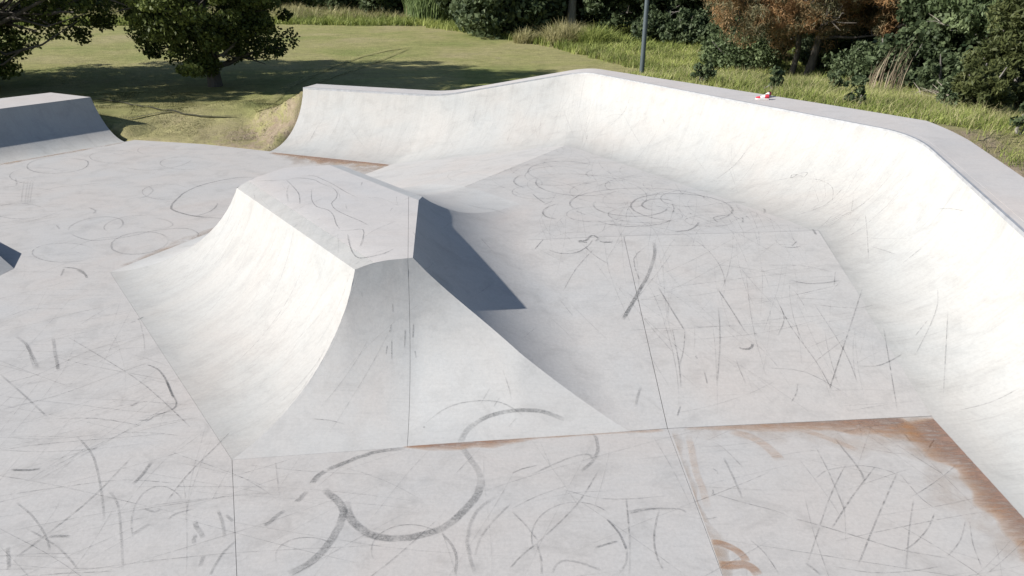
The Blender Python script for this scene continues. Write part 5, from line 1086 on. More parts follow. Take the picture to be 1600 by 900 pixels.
('F','R',0.04,0.35,[(-11.234,16.220,0.0051,0.00,0.00),(-11.166,16.307,0.0051,0.00,0.00),(-11.064,16.433,0.0051,0.00,0.00),(-10.958,16.534,0.0051,0.00,0.00),(-10.861,16.579,0.0051,0.00,0.00),(-10.756,16.601,0.0051,0.00,0.00),(-10.629,16.640,0.0051,0.00,0.00),(-10.442,16.727,0.0051,0.00,0.00),(-10.222,16.837,0.0051,0.00,0.00),(-10.069,16.913,0.0051,0.00,0.00)]),
('F','R',0.045,0.3,[(-8.85,16.59,0.0026,0.00,0.00),(-8.77,16.49,0.0026,0.00,0.00),(-8.66,16.36,0.0026,0.00,0.00),(-8.57,16.22,0.0026,0.00,0.00),(-8.54,16.08,0.0026,0.00,0.00),(-8.52,15.94,0.0026,0.00,0.00),(-8.52,15.82,0.0026,0.00,0.00),(-8.55,15.72,0.0026,0.00,0.00),(-8.60,15.63,0.0026,0.00,0.00),(-8.63,15.57,0.0026,0.00,0.00)]),
('F','R',0.05,0.38,[(-9.44,14.97,0.0031,0.00,0.00),(-9.36,14.92,0.0031,0.00,0.00),(-9.25,14.83,0.0031,0.00,0.00),(-9.16,14.75,0.0031,0.00,0.00),(-9.12,14.67,0.0031,0.00,0.00),(-9.10,14.59,0.0031,0.00,0.00),(-9.09,14.54,0.0031,0.00,0.00)]),
('F','R',0.04,0.5,[(-7.858,11.197,0.0036,0.00,0.00),(-7.876,11.239,0.0036,0.00,0.00),(-7.901,11.302,0.0036,0.00,0.00),(-7.927,11.363,0.0036,0.00,0.00),(-7.952,11.425,0.0036,0.00,0.00),(-7.978,11.490,0.0036,0.00,0.00),(-7.997,11.533,0.0036,0.00,0.00)]),
('F','R',0.05,0.6,[(-8.05,11.59,0.0041,0.00,0.00),(-7.98,11.58,0.0041,0.00,0.00),(-7.87,11.57,0.0041,0.00,0.00),(-7.77,11.53,0.0041,0.00,0.00),(-7.68,11.47,0.0041,0.00,0.00),(-7.58,11.39,0.0041,0.00,0.00),(-7.51,11.31,0.0041,0.00,0.00),(-7.44,11.23,0.0041,0.00,0.00),(-7.39,11.16,0.0041,0.00,0.00),(-7.36,11.12,0.0041,0.00,0.00)]),
('F','R',0.04,0.4,[(-7.736,11.476,0.0046,0.00,0.00),(-7.709,11.454,0.0046,0.00,0.00),(-7.670,11.422,0.0046,0.00,0.00),(-7.632,11.391,0.0046,0.00,0.00),(-7.594,11.361,0.0046,0.00,0.00),(-7.555,11.329,0.0046,0.00,0.00),(-7.529,11.308,0.0046,0.00,0.00)]),
('F','R',0.04,0.5,[(-9.467,13.806,0.0051,0.00,0.00),(-9.441,13.776,0.0051,0.00,0.00),(-9.402,13.732,0.0051,0.00,0.00),(-9.366,13.690,0.0051,0.00,0.00),(-9.329,13.648,0.0051,0.00,0.00),(-9.291,13.605,0.0051,0.00,0.00),(-9.266,13.576,0.0051,0.00,0.00)]),
('F','R',0.035,0.35,[(-8.204,13.440,0.0026,0.00,0.00),(-8.265,13.486,0.0026,0.00,0.00),(-8.320,13.541,0.0026,0.00,0.00),(-8.368,13.606,0.0026,0.00,0.00),(-8.408,13.677,0.0026,0.00,0.00),(-8.438,13.755,0.0026,0.00,0.00),(-8.459,13.836,0.0026,0.00,0.00),(-8.469,13.919,0.0026,0.00,0.00),(-8.468,14.003,0.0026,0.00,0.00),(-8.455,14.084,0.0026,0.00,0.00),(-8.432,14.161,0.0026,0.00,0.00),(-8.397,14.231,0.0026,0.00,0.00),(-8.353,14.294,0.0026,0.00,0.00),(-8.300,14.346,0.0026,0.00,0.00),(-8.240,14.388,0.0026,0.00,0.00),(-8.173,14.416,0.0026,0.00,0.00),(-8.103,14.431,0.0026,0.00,0.00),(-8.030,14.432,0.0026,0.00,0.00),(-7.956,14.419,0.0026,0.00,0.00),(-7.885,14.393,0.0026,0.00,0.00),(-7.817,14.353,0.0026,0.00,0.00)]),
('F','R',0.035,0.3,[(-10.549,14.083,0.0031,0.00,0.00),(-10.438,14.061,0.0031,0.00,0.00),(-10.279,14.038,0.0031,0.00,0.00),(-10.143,14.083,0.0031,0.00,0.00),(-10.043,14.261,0.0031,0.00,0.00),(-9.957,14.521,0.0031,0.00,0.00),(-9.898,14.709,0.0031,0.00,0.00)]),
('F','R',0.035,0.3,[(-8.404,12.452,0.0036,0.00,0.00),(-8.395,12.538,0.0036,0.00,0.00),(-8.379,12.666,0.0036,0.00,0.00),(-8.345,12.786,0.0036,0.00,0.00),(-8.287,12.889,0.0036,0.00,0.00),(-8.208,12.989,0.0036,0.00,0.00),(-8.118,13.064,0.0036,0.00,0.00),(-8.000,13.105,0.0036,0.00,0.00),(-7.866,13.124,0.0036,0.00,0.00),(-7.773,13.135,0.0036,0.00,0.00)]),
('F','R',0.04,0.3,[(-7.667,14.286,0.0041,0.00,0.00),(-7.561,14.237,0.0041,0.00,0.00),(-7.407,14.163,0.0041,0.00,0.00),(-7.276,14.083,0.0041,0.00,0.00),(-7.176,13.995,0.0041,0.00,0.00),(-7.092,13.896,0.0041,0.00,0.00),(-7.047,13.806,0.0041,0.00,0.00),(-7.058,13.718,0.0041,0.00,0.00),(-7.107,13.632,0.0041,0.00,0.00),(-7.143,13.576,0.0041,0.00,0.00)]),
('F','R',0.04,0.22,[(-12.152,17.024,0.0046,0.00,0.00),(-12.015,16.786,0.0046,0.00,0.00),(-11.818,16.444,0.0046,0.00,0.00),(-11.628,16.118,0.0046,0.00,0.00),(-11.435,15.792,0.0046,0.00,0.00),(-11.238,15.463,0.0046,0.00,0.00),(-11.108,15.246,0.0046,0.00,0.00)]),
('F','R',0.04,0.22,[(-12.056,17.024,0.0051,0.00,0.00),(-11.921,16.786,0.0051,0.00,0.00),(-11.725,16.444,0.0051,0.00,0.00),(-11.537,16.118,0.0051,0.00,0.00),(-11.346,15.792,0.0051,0.00,0.00),(-11.150,15.463,0.0051,0.00,0.00),(-11.021,15.246,0.0051,0.00,0.00)]),
('F','R',0.04,0.22,[(-11.993,17.024,0.0026,0.00,0.00),(-11.858,16.786,0.0026,0.00,0.00),(-11.663,16.444,0.0026,0.00,0.00),(-11.476,16.118,0.0026,0.00,0.00),(-11.286,15.792,0.0026,0.00,0.00),(-11.091,15.463,0.0026,0.00,0.00),(-10.963,15.246,0.0026,0.00,0.00)]),
('F','R',0.04,0.22,[(-11.929,17.024,0.0031,0.00,0.00),(-11.795,16.786,0.0031,0.00,0.00),(-11.602,16.444,0.0031,0.00,0.00),(-11.416,16.118,0.0031,0.00,0.00),(-11.226,15.792,0.0031,0.00,0.00),(-11.033,15.463,0.0031,0.00,0.00),(-10.905,15.246,0.0031,0.00,0.00)]),
('Y','R',0.018,0.8,[(-4.473,11.937,1.4978,-0.08,-0.06),(-4.379,11.930,1.5026,-0.03,-0.02),(-4.251,11.942,1.5036,0.00,0.00),(-4.142,11.956,1.5036,0.00,0.00),(-4.069,11.966,1.5036,0.00,0.00),(-4.008,11.977,1.5036,0.00,0.00),(-3.952,11.996,1.5036,0.00,0.00),(-3.904,12.038,1.5036,0.00,0.00),(-3.857,12.091,1.5036,0.00,0.00),(-3.795,12.116,1.5036,0.00,0.00),(-3.696,12.097,1.5036,0.00,0.00),(-3.578,12.050,1.5036,0.00,0.00),(-3.481,11.996,1.5036,0.00,0.00),(-3.419,11.938,1.5036,0.00,0.00),(-3.372,11.870,1.5036,0.00,0.00),(-3.320,11.801,1.5036,0.00,0.00),(-3.244,11.719,1.5036,0.00,0.00),(-3.159,11.632,1.5036,0.00,0.00),(-3.101,11.573,1.5036,0.00,0.00)]),
('Y','R',0.016,0.8,[(-3.760,12.197,1.5041,0.00,0.00),(-3.705,12.218,1.5041,0.00,0.00),(-3.624,12.244,1.5041,0.00,0.00),(-3.543,12.238,1.5041,0.00,0.00),(-3.467,12.180,1.5041,0.00,0.00),(-3.389,12.088,1.5041,0.00,0.00),(-3.312,11.996,1.5041,0.00,0.00),(-3.239,11.915,1.5041,0.00,0.00),(-3.164,11.828,1.5041,0.00,0.00),(-3.081,11.724,1.5041,0.00,0.00),(-2.980,11.585,1.5041,0.00,0.00),(-2.868,11.423,1.5041,0.00,0.00),(-2.767,11.282,1.5041,0.00,0.00),(-2.669,11.158,1.5041,0.00,0.00),(-2.575,11.045,1.5041,0.00,0.00),(-2.513,10.970,1.5041,0.00,0.00)]),
('Y','R',0.016,0.75,[(-3.964,11.996,1.5046,0.00,0.00),(-3.900,11.887,1.5046,0.00,0.00),(-3.807,11.728,1.5046,0.00,0.00),(-3.721,11.573,1.5046,0.00,0.00),(-3.645,11.434,1.5046,0.00,0.00),(-3.570,11.290,1.5046,0.00,0.00),(-3.505,11.142,1.5046,0.00,0.00),(-3.445,10.961,1.5046,0.00,0.00),(-3.392,10.768,1.5046,0.00,0.00),(-3.358,10.641,1.5041,-0.02,-0.02)]),
('Y','S',0.014,0.6,[(-3.829,11.724,1.5051,0.00,0.00),(-3.811,11.612,1.5051,0.00,0.00),(-3.783,11.449,1.5051,0.00,0.00),(-3.745,11.282,1.5051,0.00,0.00),(-3.689,11.098,1.5050,-0.01,-0.01),(-3.625,10.909,1.5024,-0.05,-0.04),(-3.583,10.788,1.4990,-0.08,-0.06)]),
('Y','R',0.016,0.75,[(-3.368,11.426,1.5026,0.00,0.00),(-3.331,11.273,1.5026,0.00,0.00),(-3.278,11.055,1.5026,0.00,0.00),(-3.224,10.869,1.5026,0.00,0.00),(-3.170,10.730,1.5026,0.00,0.00),(-3.112,10.608,1.5026,0.00,0.00),(-3.052,10.513,1.5026,0.00,0.00),(-2.984,10.452,1.5026,0.00,0.00),(-2.911,10.411,1.5026,0.00,0.00),(-2.845,10.357,1.5026,0.00,0.00),(-2.790,10.280,1.5026,0.00,0.00),(-2.740,10.188,1.5026,0.00,0.00),(-2.694,10.088,1.5026,0.00,0.00),(-2.651,9.967,1.5026,0.00,0.00),(-2.610,9.832,1.5026,0.00,0.00),(-2.572,9.719,1.5026,0.00,0.00),(-2.532,9.629,1.5026,-0.01,-0.00),(-2.494,9.553,1.5024,-0.02,-0.01),(-2.468,9.504,1.5021,-0.02,-0.02)]),
('Y','R',0.016,0.75,[(-3.118,11.648,1.5031,0.00,0.00),(-3.061,11.553,1.5031,0.00,0.00),(-2.979,11.414,1.5031,0.00,0.00),(-2.915,11.282,1.5031,0.00,0.00),(-2.880,11.163,1.5031,0.00,0.00),(-2.859,11.043,1.5031,0.00,0.00),(-2.848,10.936,1.5031,0.00,0.00),(-2.852,10.845,1.5031,0.00,0.00),(-2.864,10.760,1.5031,0.00,0.00),(-2.859,10.672,1.5031,0.00,0.00),(-2.827,10.571,1.5031,0.00,0.00),(-2.778,10.462,1.5031,0.00,0.00),(-2.717,10.357,1.5031,0.00,0.00),(-2.637,10.254,1.5031,0.00,0.00),(-2.542,10.149,1.5031,0.00,0.00),(-2.456,10.058,1.5031,0.00,0.00),(-2.384,9.986,1.5031,0.00,0.00),(-2.317,9.922,1.5031,0.00,0.00),(-2.253,9.858,1.5031,0.00,0.00),(-2.184,9.778,1.5031,0.00,0.00),(-2.116,9.694,1.5031,0.00,0.00),(-2.070,9.637,1.5031,0.00,0.00)]),
('Y','R',0.016,0.75,[(-2.485,9.456,1.5013,-0.05,-0.04),(-2.446,9.452,1.5027,-0.03,-0.02),(-2.388,9.448,1.5036,-0.00,-0.00),(-2.328,9.450,1.5036,0.00,0.00),(-2.263,9.473,1.5036,0.00,0.00),(-2.190,9.500,1.5036,0.00,0.00),(-2.133,9.477,1.5036,0.00,0.00),(-2.098,9.367,1.5036,0.00,0.00),(-2.077,9.208,1.5036,0.00,0.00),(-2.063,9.071,1.5036,0.00,0.00),(-2.054,8.966,1.5030,-0.02,-0.02),(-2.052,8.878,1.5004,-0.06,-0.04),(-2.051,8.823,1.4976,-0.08,-0.06)]),
('Y','R',0.02,0.8,[(-2.314,9.297,1.5035,-0.02,-0.02),(-2.296,9.227,1.5022,-0.04,-0.03),(-2.270,9.126,1.4993,-0.07,-0.05),(-2.239,9.020,1.4952,-0.09,-0.07),(-2.202,8.902,1.4894,-0.12,-0.09),(-2.158,8.774,1.4818,-0.15,-0.11),(-2.117,8.672,1.4757,-0.16,-0.13),(-2.082,8.600,1.4722,-0.17,-0.13),(-2.046,8.543,1.4708,-0.18,-0.14),(-2.008,8.504,1.4720,-0.17,-0.13),(-1.969,8.483,1.4760,-0.16,-0.13),(-1.926,8.479,1.4821,-0.14,-0.11),(-1.877,8.485,1.4893,-0.12,-0.09),(-1.814,8.500,1.4970,-0.08,-0.06),(-1.741,8.534,1.5028,-0.04,-0.03),(-1.683,8.581,1.5041,0.00,0.00),(-1.639,8.637,1.5041,0.00,0.00),(-1.604,8.697,1.5041,0.00,0.00),(-1.581,8.739,1.5041,0.00,0.00)]),
('Y','S',0.012,0.5,[(-2.073,9.120,1.5046,0.00,0.00),(-2.050,9.202,1.5046,0.00,0.00),(-2.013,9.325,1.5046,0.00,0.00),(-1.963,9.450,1.5046,0.00,0.00),(-1.885,9.584,1.5046,0.00,0.00),(-1.787,9.729,1.5046,0.00,0.00),(-1.719,9.830,1.5046,0.00,0.00)]),
('Y','R',0.018,0.6,[(-2.597,11.839,1.5051,0.00,0.00),(-2.595,11.814,1.5051,0.00,0.00),(-2.592,11.778,1.5051,0.00,0.00),(-2.590,11.743,1.5051,0.00,0.00),(-2.587,11.708,1.5051,0.00,0.00),(-2.584,11.672,1.5051,0.00,0.00),(-2.582,11.648,1.5051,0.00,0.00)]),
('Y','S',0.014,0.7,[(-1.876,10.608,1.5026,0.00,0.00),(-1.867,10.608,1.5026,0.00,0.00),(-1.853,10.608,1.5026,0.00,0.00),(-1.840,10.608,1.5026,0.00,0.00),(-1.828,10.608,1.5026,0.00,0.00),(-1.814,10.608,1.5026,0.00,0.00),(-1.805,10.608,1.5026,0.00,0.00)]),
('Y','S',0.012,0.5,[(-2.622,9.125,1.4437,-0.23,-0.18),(-2.597,9.143,1.4527,-0.21,-0.17),(-2.560,9.172,1.4650,-0.19,-0.15),(-2.526,9.203,1.4756,-0.16,-0.13),(-2.492,9.239,1.4848,-0.13,-0.10),(-2.458,9.280,1.4926,-0.10,-0.08),(-2.435,9.312,1.4968,-0.08,-0.06)]),
('Y','S',0.012,0.4,[(-2.415,11.004,1.5036,0.00,0.00),(-2.339,10.994,1.5036,0.00,0.00),(-2.227,10.976,1.5036,0.00,0.00),(-2.123,10.936,1.5036,0.00,0.00),(-2.028,10.853,1.5036,0.00,0.00),(-1.936,10.746,1.5036,0.00,0.00),(-1.875,10.672,1.5036,0.00,0.00)]),
('Y','R',0.018,0.6,[(-1.922,8.129,1.1463,0.22,-0.88),(-1.921,8.126,1.1396,0.22,-0.87),(-1.919,8.121,1.1298,0.21,-0.87),(-1.918,8.117,1.1204,0.21,-0.87),(-1.916,8.112,1.1109,0.21,-0.87),(-1.915,8.108,1.1012,0.21,-0.87),(-1.914,8.105,1.0946,0.21,-0.86)]),
('Y','R',0.018,0.6,[(-1.541,8.134,0.9892,0.20,-0.83),(-1.540,8.127,0.9765,0.20,-0.83),(-1.538,8.115,0.9579,0.20,-0.83),(-1.536,8.104,0.9399,0.20,-0.82),(-1.534,8.093,0.9220,0.19,-0.82),(-1.532,8.081,0.9037,0.19,-0.81),(-1.531,8.073,0.8913,0.19,-0.81)]),
('Y','R',0.018,0.6,[(-1.549,7.975,0.7669,0.18,-0.77),(-1.551,7.966,0.7562,0.17,-0.76),(-1.553,7.952,0.7406,0.17,-0.76),(-1.555,7.939,0.7256,0.17,-0.75),(-1.557,7.926,0.7107,0.17,-0.75),(-1.559,7.912,0.6954,0.17,-0.74),(-1.560,7.903,0.6851,0.16,-0.74)]),
('Y','R',0.018,0.6,[(-1.583,7.785,0.5643,0.15,-0.69),(-1.584,7.774,0.5539,0.15,-0.68),(-1.586,7.758,0.5388,0.14,-0.67),(-1.587,7.742,0.5242,0.14,-0.67),(-1.589,7.725,0.5098,0.14,-0.66),(-1.590,7.708,0.4951,0.14,-0.65),(-1.591,7.697,0.4852,0.13,-0.65)]),
('Y','R',0.018,0.6,[(-1.533,7.852,0.6201,0.16,-0.71),(-1.531,7.828,0.5954,0.15,-0.70),(-1.528,7.792,0.5596,0.15,-0.68),(-1.525,7.756,0.5256,0.14,-0.67),(-1.521,7.719,0.4924,0.14,-0.65),(-1.518,7.680,0.4589,0.13,-0.63),(-1.515,7.653,0.4368,0.13,-0.62)]),
('Y','R',0.018,0.6,[(-1.270,8.031,0.7554,0.17,-0.76),(-1.270,8.015,0.7365,0.17,-0.75),(-1.270,7.991,0.7088,0.17,-0.74),(-1.270,7.967,0.6823,0.16,-0.73),(-1.270,7.943,0.6562,0.16,-0.72),(-1.270,7.918,0.6297,0.16,-0.71),(-1.270,7.900,0.6119,0.15,-0.70)]),
('Y','R',0.018,0.6,[(-1.371,7.960,0.7003,0.17,-0.74),(-1.371,7.940,0.6778,0.16,-0.73),(-1.370,7.910,0.6452,0.16,-0.72),(-1.370,7.880,0.6140,0.15,-0.70),(-1.369,7.849,0.5834,0.15,-0.69),(-1.368,7.817,0.5524,0.14,-0.67),(-1.367,7.794,0.5317,0.14,-0.66)]),
('Y','R',0.018,0.6,[(-1.237,7.778,0.4944,0.13,-0.64),(-1.234,7.769,0.4857,0.13,-0.64),(-1.230,7.754,0.4730,0.13,-0.63),(-1.226,7.740,0.4607,0.13,-0.62),(-1.222,7.725,0.4486,0.13,-0.61),(-1.218,7.711,0.4363,0.12,-0.61),(-1.215,7.700,0.4280,0.12,-0.60)]),
('Y','S',0.014,0.5,[(-2.341,6.873,0.0908,0.04,-0.30),(-2.292,6.872,0.0886,0.03,-0.30),(-2.220,6.869,0.0851,0.03,-0.29),(-2.151,6.862,0.0806,0.03,-0.29),(-2.083,6.847,0.0738,0.04,-0.27),(-2.015,6.828,0.0657,0.04,-0.26),(-1.969,6.815,0.0604,0.04,-0.24)]),
('Y','R',0.03,0.7,[(-1.044,6.796,0.0359,-0.03,-0.18),(-1.041,6.794,0.0357,-0.03,-0.18),(-1.036,6.792,0.0355,-0.03,-0.18),(-1.032,6.790,0.0353,-0.03,-0.17),(-1.027,6.788,0.0351,-0.03,-0.17),(-1.023,6.786,0.0348,-0.03,-0.17),(-1.020,6.785,0.0347,-0.03,-0.17)]),
('P','R',0.05,0.85,[(1.056,10.642,0.8855,0.03,-0.22),(1.091,10.638,0.8837,0.03,-0.22),(1.143,10.635,0.8817,0.03,-0.22),(1.191,10.647,0.8833,0.03,-0.22),(1.232,10.695,0.8929,0.03,-0.22),(1.27,10.77,0.9031,0.00,0.00),(1.31,10.83,0.9031,0.00,0.00),(1.35,10.81,0.9031,0.00,0.00),(1.386,10.748,0.9008,0.03,-0.22),(1.405,10.711,0.8920,0.03,-0.22),(1.394,10.683,0.8859,0.03,-0.22),(1.366,10.655,0.8803,0.03,-0.22),(1.345,10.636,0.8767,0.03,-0.22)]),
('P','R',0.035,0.85,[(1.063,10.606,0.8777,0.03,-0.22),(1.083,10.604,0.8769,0.03,-0.22),(1.112,10.602,0.8757,0.03,-0.22),(1.141,10.600,0.8744,0.03,-0.22),(1.169,10.598,0.8732,0.03,-0.22),(1.198,10.596,0.8720,0.03,-0.22),(1.218,10.594,0.8711,0.03,-0.22)]),
('P','R',0.035,0.8,[(1.399,10.656,0.8808,0.03,-0.22),(1.423,10.640,0.8766,0.03,-0.22),(1.459,10.618,0.8706,0.03,-0.22),(1.498,10.606,0.8670,0.03,-0.22),(1.546,10.615,0.8677,0.03,-0.22),(1.600,10.634,0.8706,0.03,-0.22),(1.637,10.648,0.8728,0.03,-0.22)]),
('P','R',0.03,0.8,[(1.500,10.624,0.8715,0.03,-0.22),(1.515,10.620,0.8702,0.03,-0.22),(1.538,10.614,0.8683,0.03,-0.22),(1.560,10.609,0.8665,0.03,-0.22),(1.582,10.603,0.8646,0.03,-0.22),(1.605,10.597,0.8627,0.03,-0.22),(1.620,10.593,0.8614,0.03,-0.22)]),
('P','R',0.022,0.75,[(0.578,10.355,0.8355,0.03,-0.22),(0.621,10.331,0.8290,0.03,-0.22),(0.685,10.297,0.8197,0.03,-0.22),(0.756,10.276,0.8131,0.03,-0.22),(0.836,10.272,0.8100,0.03,-0.22),(0.928,10.279,0.8094,0.03,-0.22),(1.010,10.304,0.8127,0.03,-0.22),(1.083,10.352,0.8217,0.03,-0.22),(1.152,10.420,0.8353,0.03,-0.22),(1.208,10.487,0.8487,0.03,-0.22),(1.252,10.554,0.8626,0.03,-0.22),(1.285,10.623,0.8773,0.03,-0.22),(1.307,10.670,0.8874,0.03,-0.22)]),
('P','S',0.016,0.6,[(1.130,10.537,0.8595,0.03,-0.22),(1.176,10.454,0.8395,0.03,-0.22),(1.242,10.334,0.8109,0.03,-0.22),(1.307,10.231,0.7860,0.03,-0.22),(1.372,10.151,0.7664,0.03,-0.22),(1.440,10.082,0.7490,0.03,-0.22),(1.486,10.037,0.7376,0.03,-0.22)]),
('P','S',0.016,0.5,[(1.328,10.457,0.8368,0.03,-0.22),(1.232,10.307,0.8056,0.03,-0.22),(1.097,10.091,0.7606,0.03,-0.22),(0.979,9.885,0.7173,0.03,-0.22),(0.886,9.679,0.6734,0.03,-0.22),(0.804,9.471,0.6286,0.03,-0.22),(0.751,9.333,0.5990,0.03,-0.22)]),
('P','R',0.02,0.7,[(0.355,10.364,0.8417,0.03,-0.22),(0.374,10.400,0.8494,0.03,-0.22),(0.403,10.454,0.8609,0.03,-0.22),(0.430,10.507,0.8721,0.03,-0.22),(0.458,10.561,0.8834,0.03,-0.22),(0.488,10.617,0.8952,0.03,-0.22),(0.507,10.655,0.9032,0.03,-0.13)]),
('P','R',0.07,0.55,[(2.292,10.651,0.8605,0.02,-0.22),(2.287,10.575,0.8434,0.02,-0.22),(2.279,10.463,0.8183,0.02,-0.22),(2.263,10.350,0.7931,0.02,-0.22),(2.234,10.239,0.7688,0.02,-0.22),(2.196,10.122,0.7430,0.02,-0.22),(2.157,10.009,0.7183,0.02,-0.22),(2.116,9.898,0.6941,0.02,-0.22),(2.071,9.786,0.6697,0.02,-0.22),(2.027,9.684,0.6475,0.02,-0.22),(1.978,9.583,0.6255,0.02,-0.22),(1.926,9.485,0.6043,0.02,-0.22),(1.892,9.420,0.5903,0.02,-0.22)]),
('P','R',0.07,0.7,[(1.960,9.558,0.6208,0.02,-0.22),(1.908,9.453,0.5981,0.02,-0.22),(1.833,9.300,0.5650,0.02,-0.22),(1.759,9.150,0.5330,0.03,-0.22),(1.681,8.994,0.4999,0.03,-0.22),(1.601,8.832,0.4656,0.03,-0.22),(1.547,8.724,0.4427,0.03,-0.22)]),
('P','S',0.02,0.55,[(2.157,10.522,0.8347,0.02,-0.22),(2.081,10.439,0.8174,0.02,-0.22),(1.974,10.315,0.7913,0.02,-0.22),(1.902,10.169,0.7597,0.02,-0.22),(1.889,9.974,0.7160,0.02,-0.22),(1.905,9.752,0.6659,0.02,-0.22),(1.919,9.603,0.6322,0.02,-0.22)]),
('P','R',0.03,0.6,[(2.168,9.487,0.5992,0.02,-0.22),(2.197,9.343,0.5662,0.02,-0.22),(2.240,9.137,0.5191,0.02,-0.22),(2.279,8.951,0.4765,0.02,-0.22),(2.315,8.785,0.4386,0.02,-0.22),(2.352,8.626,0.4022,0.02,-0.22),(2.376,8.521,0.3783,0.02,-0.22)]),
('P','S',0.018,0.5,[(2.376,8.521,0.3787,0.02,-0.22),(2.353,8.427,0.3579,0.02,-0.22),(2.321,8.291,0.3278,0.02,-0.22),(2.287,8.166,0.3003,0.02,-0.22),(2.249,8.051,0.2751,0.02,-0.22),(2.206,7.939,0.2507,0.02,-0.22),(2.178,7.865,0.2345,0.02,-0.22)]),
('P','S',0.02,0.55,[(2.211,8.583,0.3960,0.02,-0.22),(2.201,8.401,0.3552,0.02,-0.22),(2.188,8.145,0.2978,0.02,-0.22),(2.173,7.923,0.2482,0.02,-0.22),(2.154,7.742,0.2078,0.02,-0.22),(2.132,7.578,0.1713,0.02,-0.22),(2.118,7.471,0.1474,0.02,-0.22)]),
('P','R',0.025,0.6,[(3.043,9.479,0.5836,0.02,-0.22),(3.064,9.369,0.5586,0.02,-0.22),(3.094,9.209,0.5219,0.02,-0.22),(3.123,9.041,0.4837,0.02,-0.22),(3.155,8.848,0.4396,0.02,-0.22),(3.187,8.639,0.3923,0.02,-0.22),(3.208,8.501,0.3607,0.02,-0.22)]),
('P','S',0.016,0.5,[(2.930,7.939,0.2396,0.02,-0.22),(2.933,7.887,0.2278,0.02,-0.22),(2.937,7.810,0.2105,0.02,-0.22),(2.940,7.737,0.1940,0.02,-0.22),(2.943,7.665,0.1777,0.02,-0.22),(2.947,7.591,0.1611,0.02,-0.22),(2.949,7.542,0.1499,0.02,-0.22)]),
('P','S',0.02,0.5,[(2.583,7.534,0.1551,0.02,-0.22),(2.646,7.744,0.2012,0.02,-0.22),(2.740,8.064,0.2715,0.02,-0.22),(2.823,8.364,0.3376,0.02,-0.22),(2.880,8.622,0.3946,0.02,-0.22),(2.926,8.867,0.4491,0.02,-0.22),(2.957,9.037,0.4867,0.02,-0.22)]),
('P','R',0.045,0.8,[(3.034,8.207,0.2960,0.02,-0.22),(3.056,8.195,0.2930,0.02,-0.22),(3.088,8.179,0.2888,0.02,-0.22),(3.119,8.172,0.2866,0.02,-0.22),(3.150,8.178,0.2875,0.02,-0.22),(3.181,8.192,0.2902,0.02,-0.22),(3.207,8.210,0.2938,0.02,-0.22),(3.224,8.235,0.2991,0.02,-0.22),(3.237,8.265,0.3056,0.02,-0.22),(3.245,8.286,0.3101,0.02,-0.22)]),
('P','R',0.03,0.5,[(2.414,8.035,0.2687,0.02,-0.22),(2.417,8.028,0.2670,0.02,-0.22),(2.421,8.016,0.2644,0.02,-0.22),(2.424,8.006,0.2619,0.02,-0.22),(2.428,7.995,0.2594,0.02,-0.22),(2.432,7.984,0.2568,0.02,-0.22),(2.435,7.976,0.2550,0.02,-0.22)]),
('P','R',0.025,0.6,[(2.048,7.154,0.0774,0.02,-0.22),(2.039,7.135,0.0731,0.02,-0.22),(2.026,7.106,0.0668,0.02,-0.22),(2.014,7.078,0.0607,0.02,-0.22),(2.002,7.050,0.0547,0.02,-0.22),(1.989,7.021,0.0485,0.02,-0.22),(1.980,7.002,0.0443,0.02,-0.22)]),
('P','S',0.02,0.6,[(2.470,7.756,0.2059,0.02,-0.22),(2.469,7.727,0.1993,0.02,-0.22),(2.467,7.684,0.1898,0.02,-0.22),(2.466,7.643,0.1806,0.02,-0.22),(2.464,7.602,0.1714,0.02,-0.22),(2.462,7.560,0.1620,0.02,-0.22),(2.461,7.532,0.1557,0.02,-0.22)]),
('P','R',0.04,0.35,[(1.610,7.459,0.1564,0.03,-0.22),(1.593,7.417,0.1474,0.03,-0.22),(1.568,7.356,0.1343,0.03,-0.22),(1.546,7.297,0.1217,0.03,-0.22),(1.528,7.239,0.1091,0.03,-0.22),(1.511,7.180,0.0963,0.03,-0.22),(1.500,7.140,0.0877,0.03,-0.22)]),
('P','R',0.03,0.6,[(4.355,10.566,0.8064,0.02,-0.22),(4.402,10.560,0.8042,0.02,-0.22),(4.472,10.552,0.8013,0.02,-0.22),(4.537,10.553,0.8003,0.02,-0.22),(4.595,10.569,0.8029,0.02,-0.22),(4.652,10.593,0.8074,0.02,-0.22),(4.691,10.611,0.8107,0.02,-0.22)]),
('P','R',0.025,0.6,[(4.517,10.588,0.8061,0.02,-0.22),(4.534,10.607,0.8101,0.02,-0.22),(4.559,10.635,0.8159,0.02,-0.22),(4.583,10.662,0.8216,0.02,-0.22),(4.607,10.689,0.8273,0.02,-0.22),(4.632,10.717,0.8332,0.02,-0.22),(4.649,10.737,0.8372,0.02,-0.22)]),
('P','R',0.035,0.5,[(4.209,9.694,0.6107,0.02,-0.22),(4.262,9.671,0.6048,0.02,-0.22),(4.341,9.641,0.5964,0.02,-0.22),(4.427,9.621,0.5906,0.02,-0.22),(4.521,9.620,0.5887,0.02,-0.22),(4.628,9.630,0.5890,0.02,-0.22),(4.725,9.644,0.5906,0.02,-0.22),(4.816,9.666,0.5939,0.02,-0.22),(4.904,9.694,0.5986,0.02,-0.22),(4.963,9.713,0.6019,0.02,-0.22)]),
('P','S',0.018,0.5,[(4.973,9.920,0.6489,0.02,-0.22),(4.953,9.874,0.6389,0.02,-0.22),(4.924,9.807,0.6243,0.02,-0.22),(4.897,9.742,0.6102,0.02,-0.22),(4.869,9.679,0.5963,0.02,-0.22),(4.841,9.613,0.5821,0.02,-0.22),(4.823,9.569,0.5726,0.02,-0.22)]),
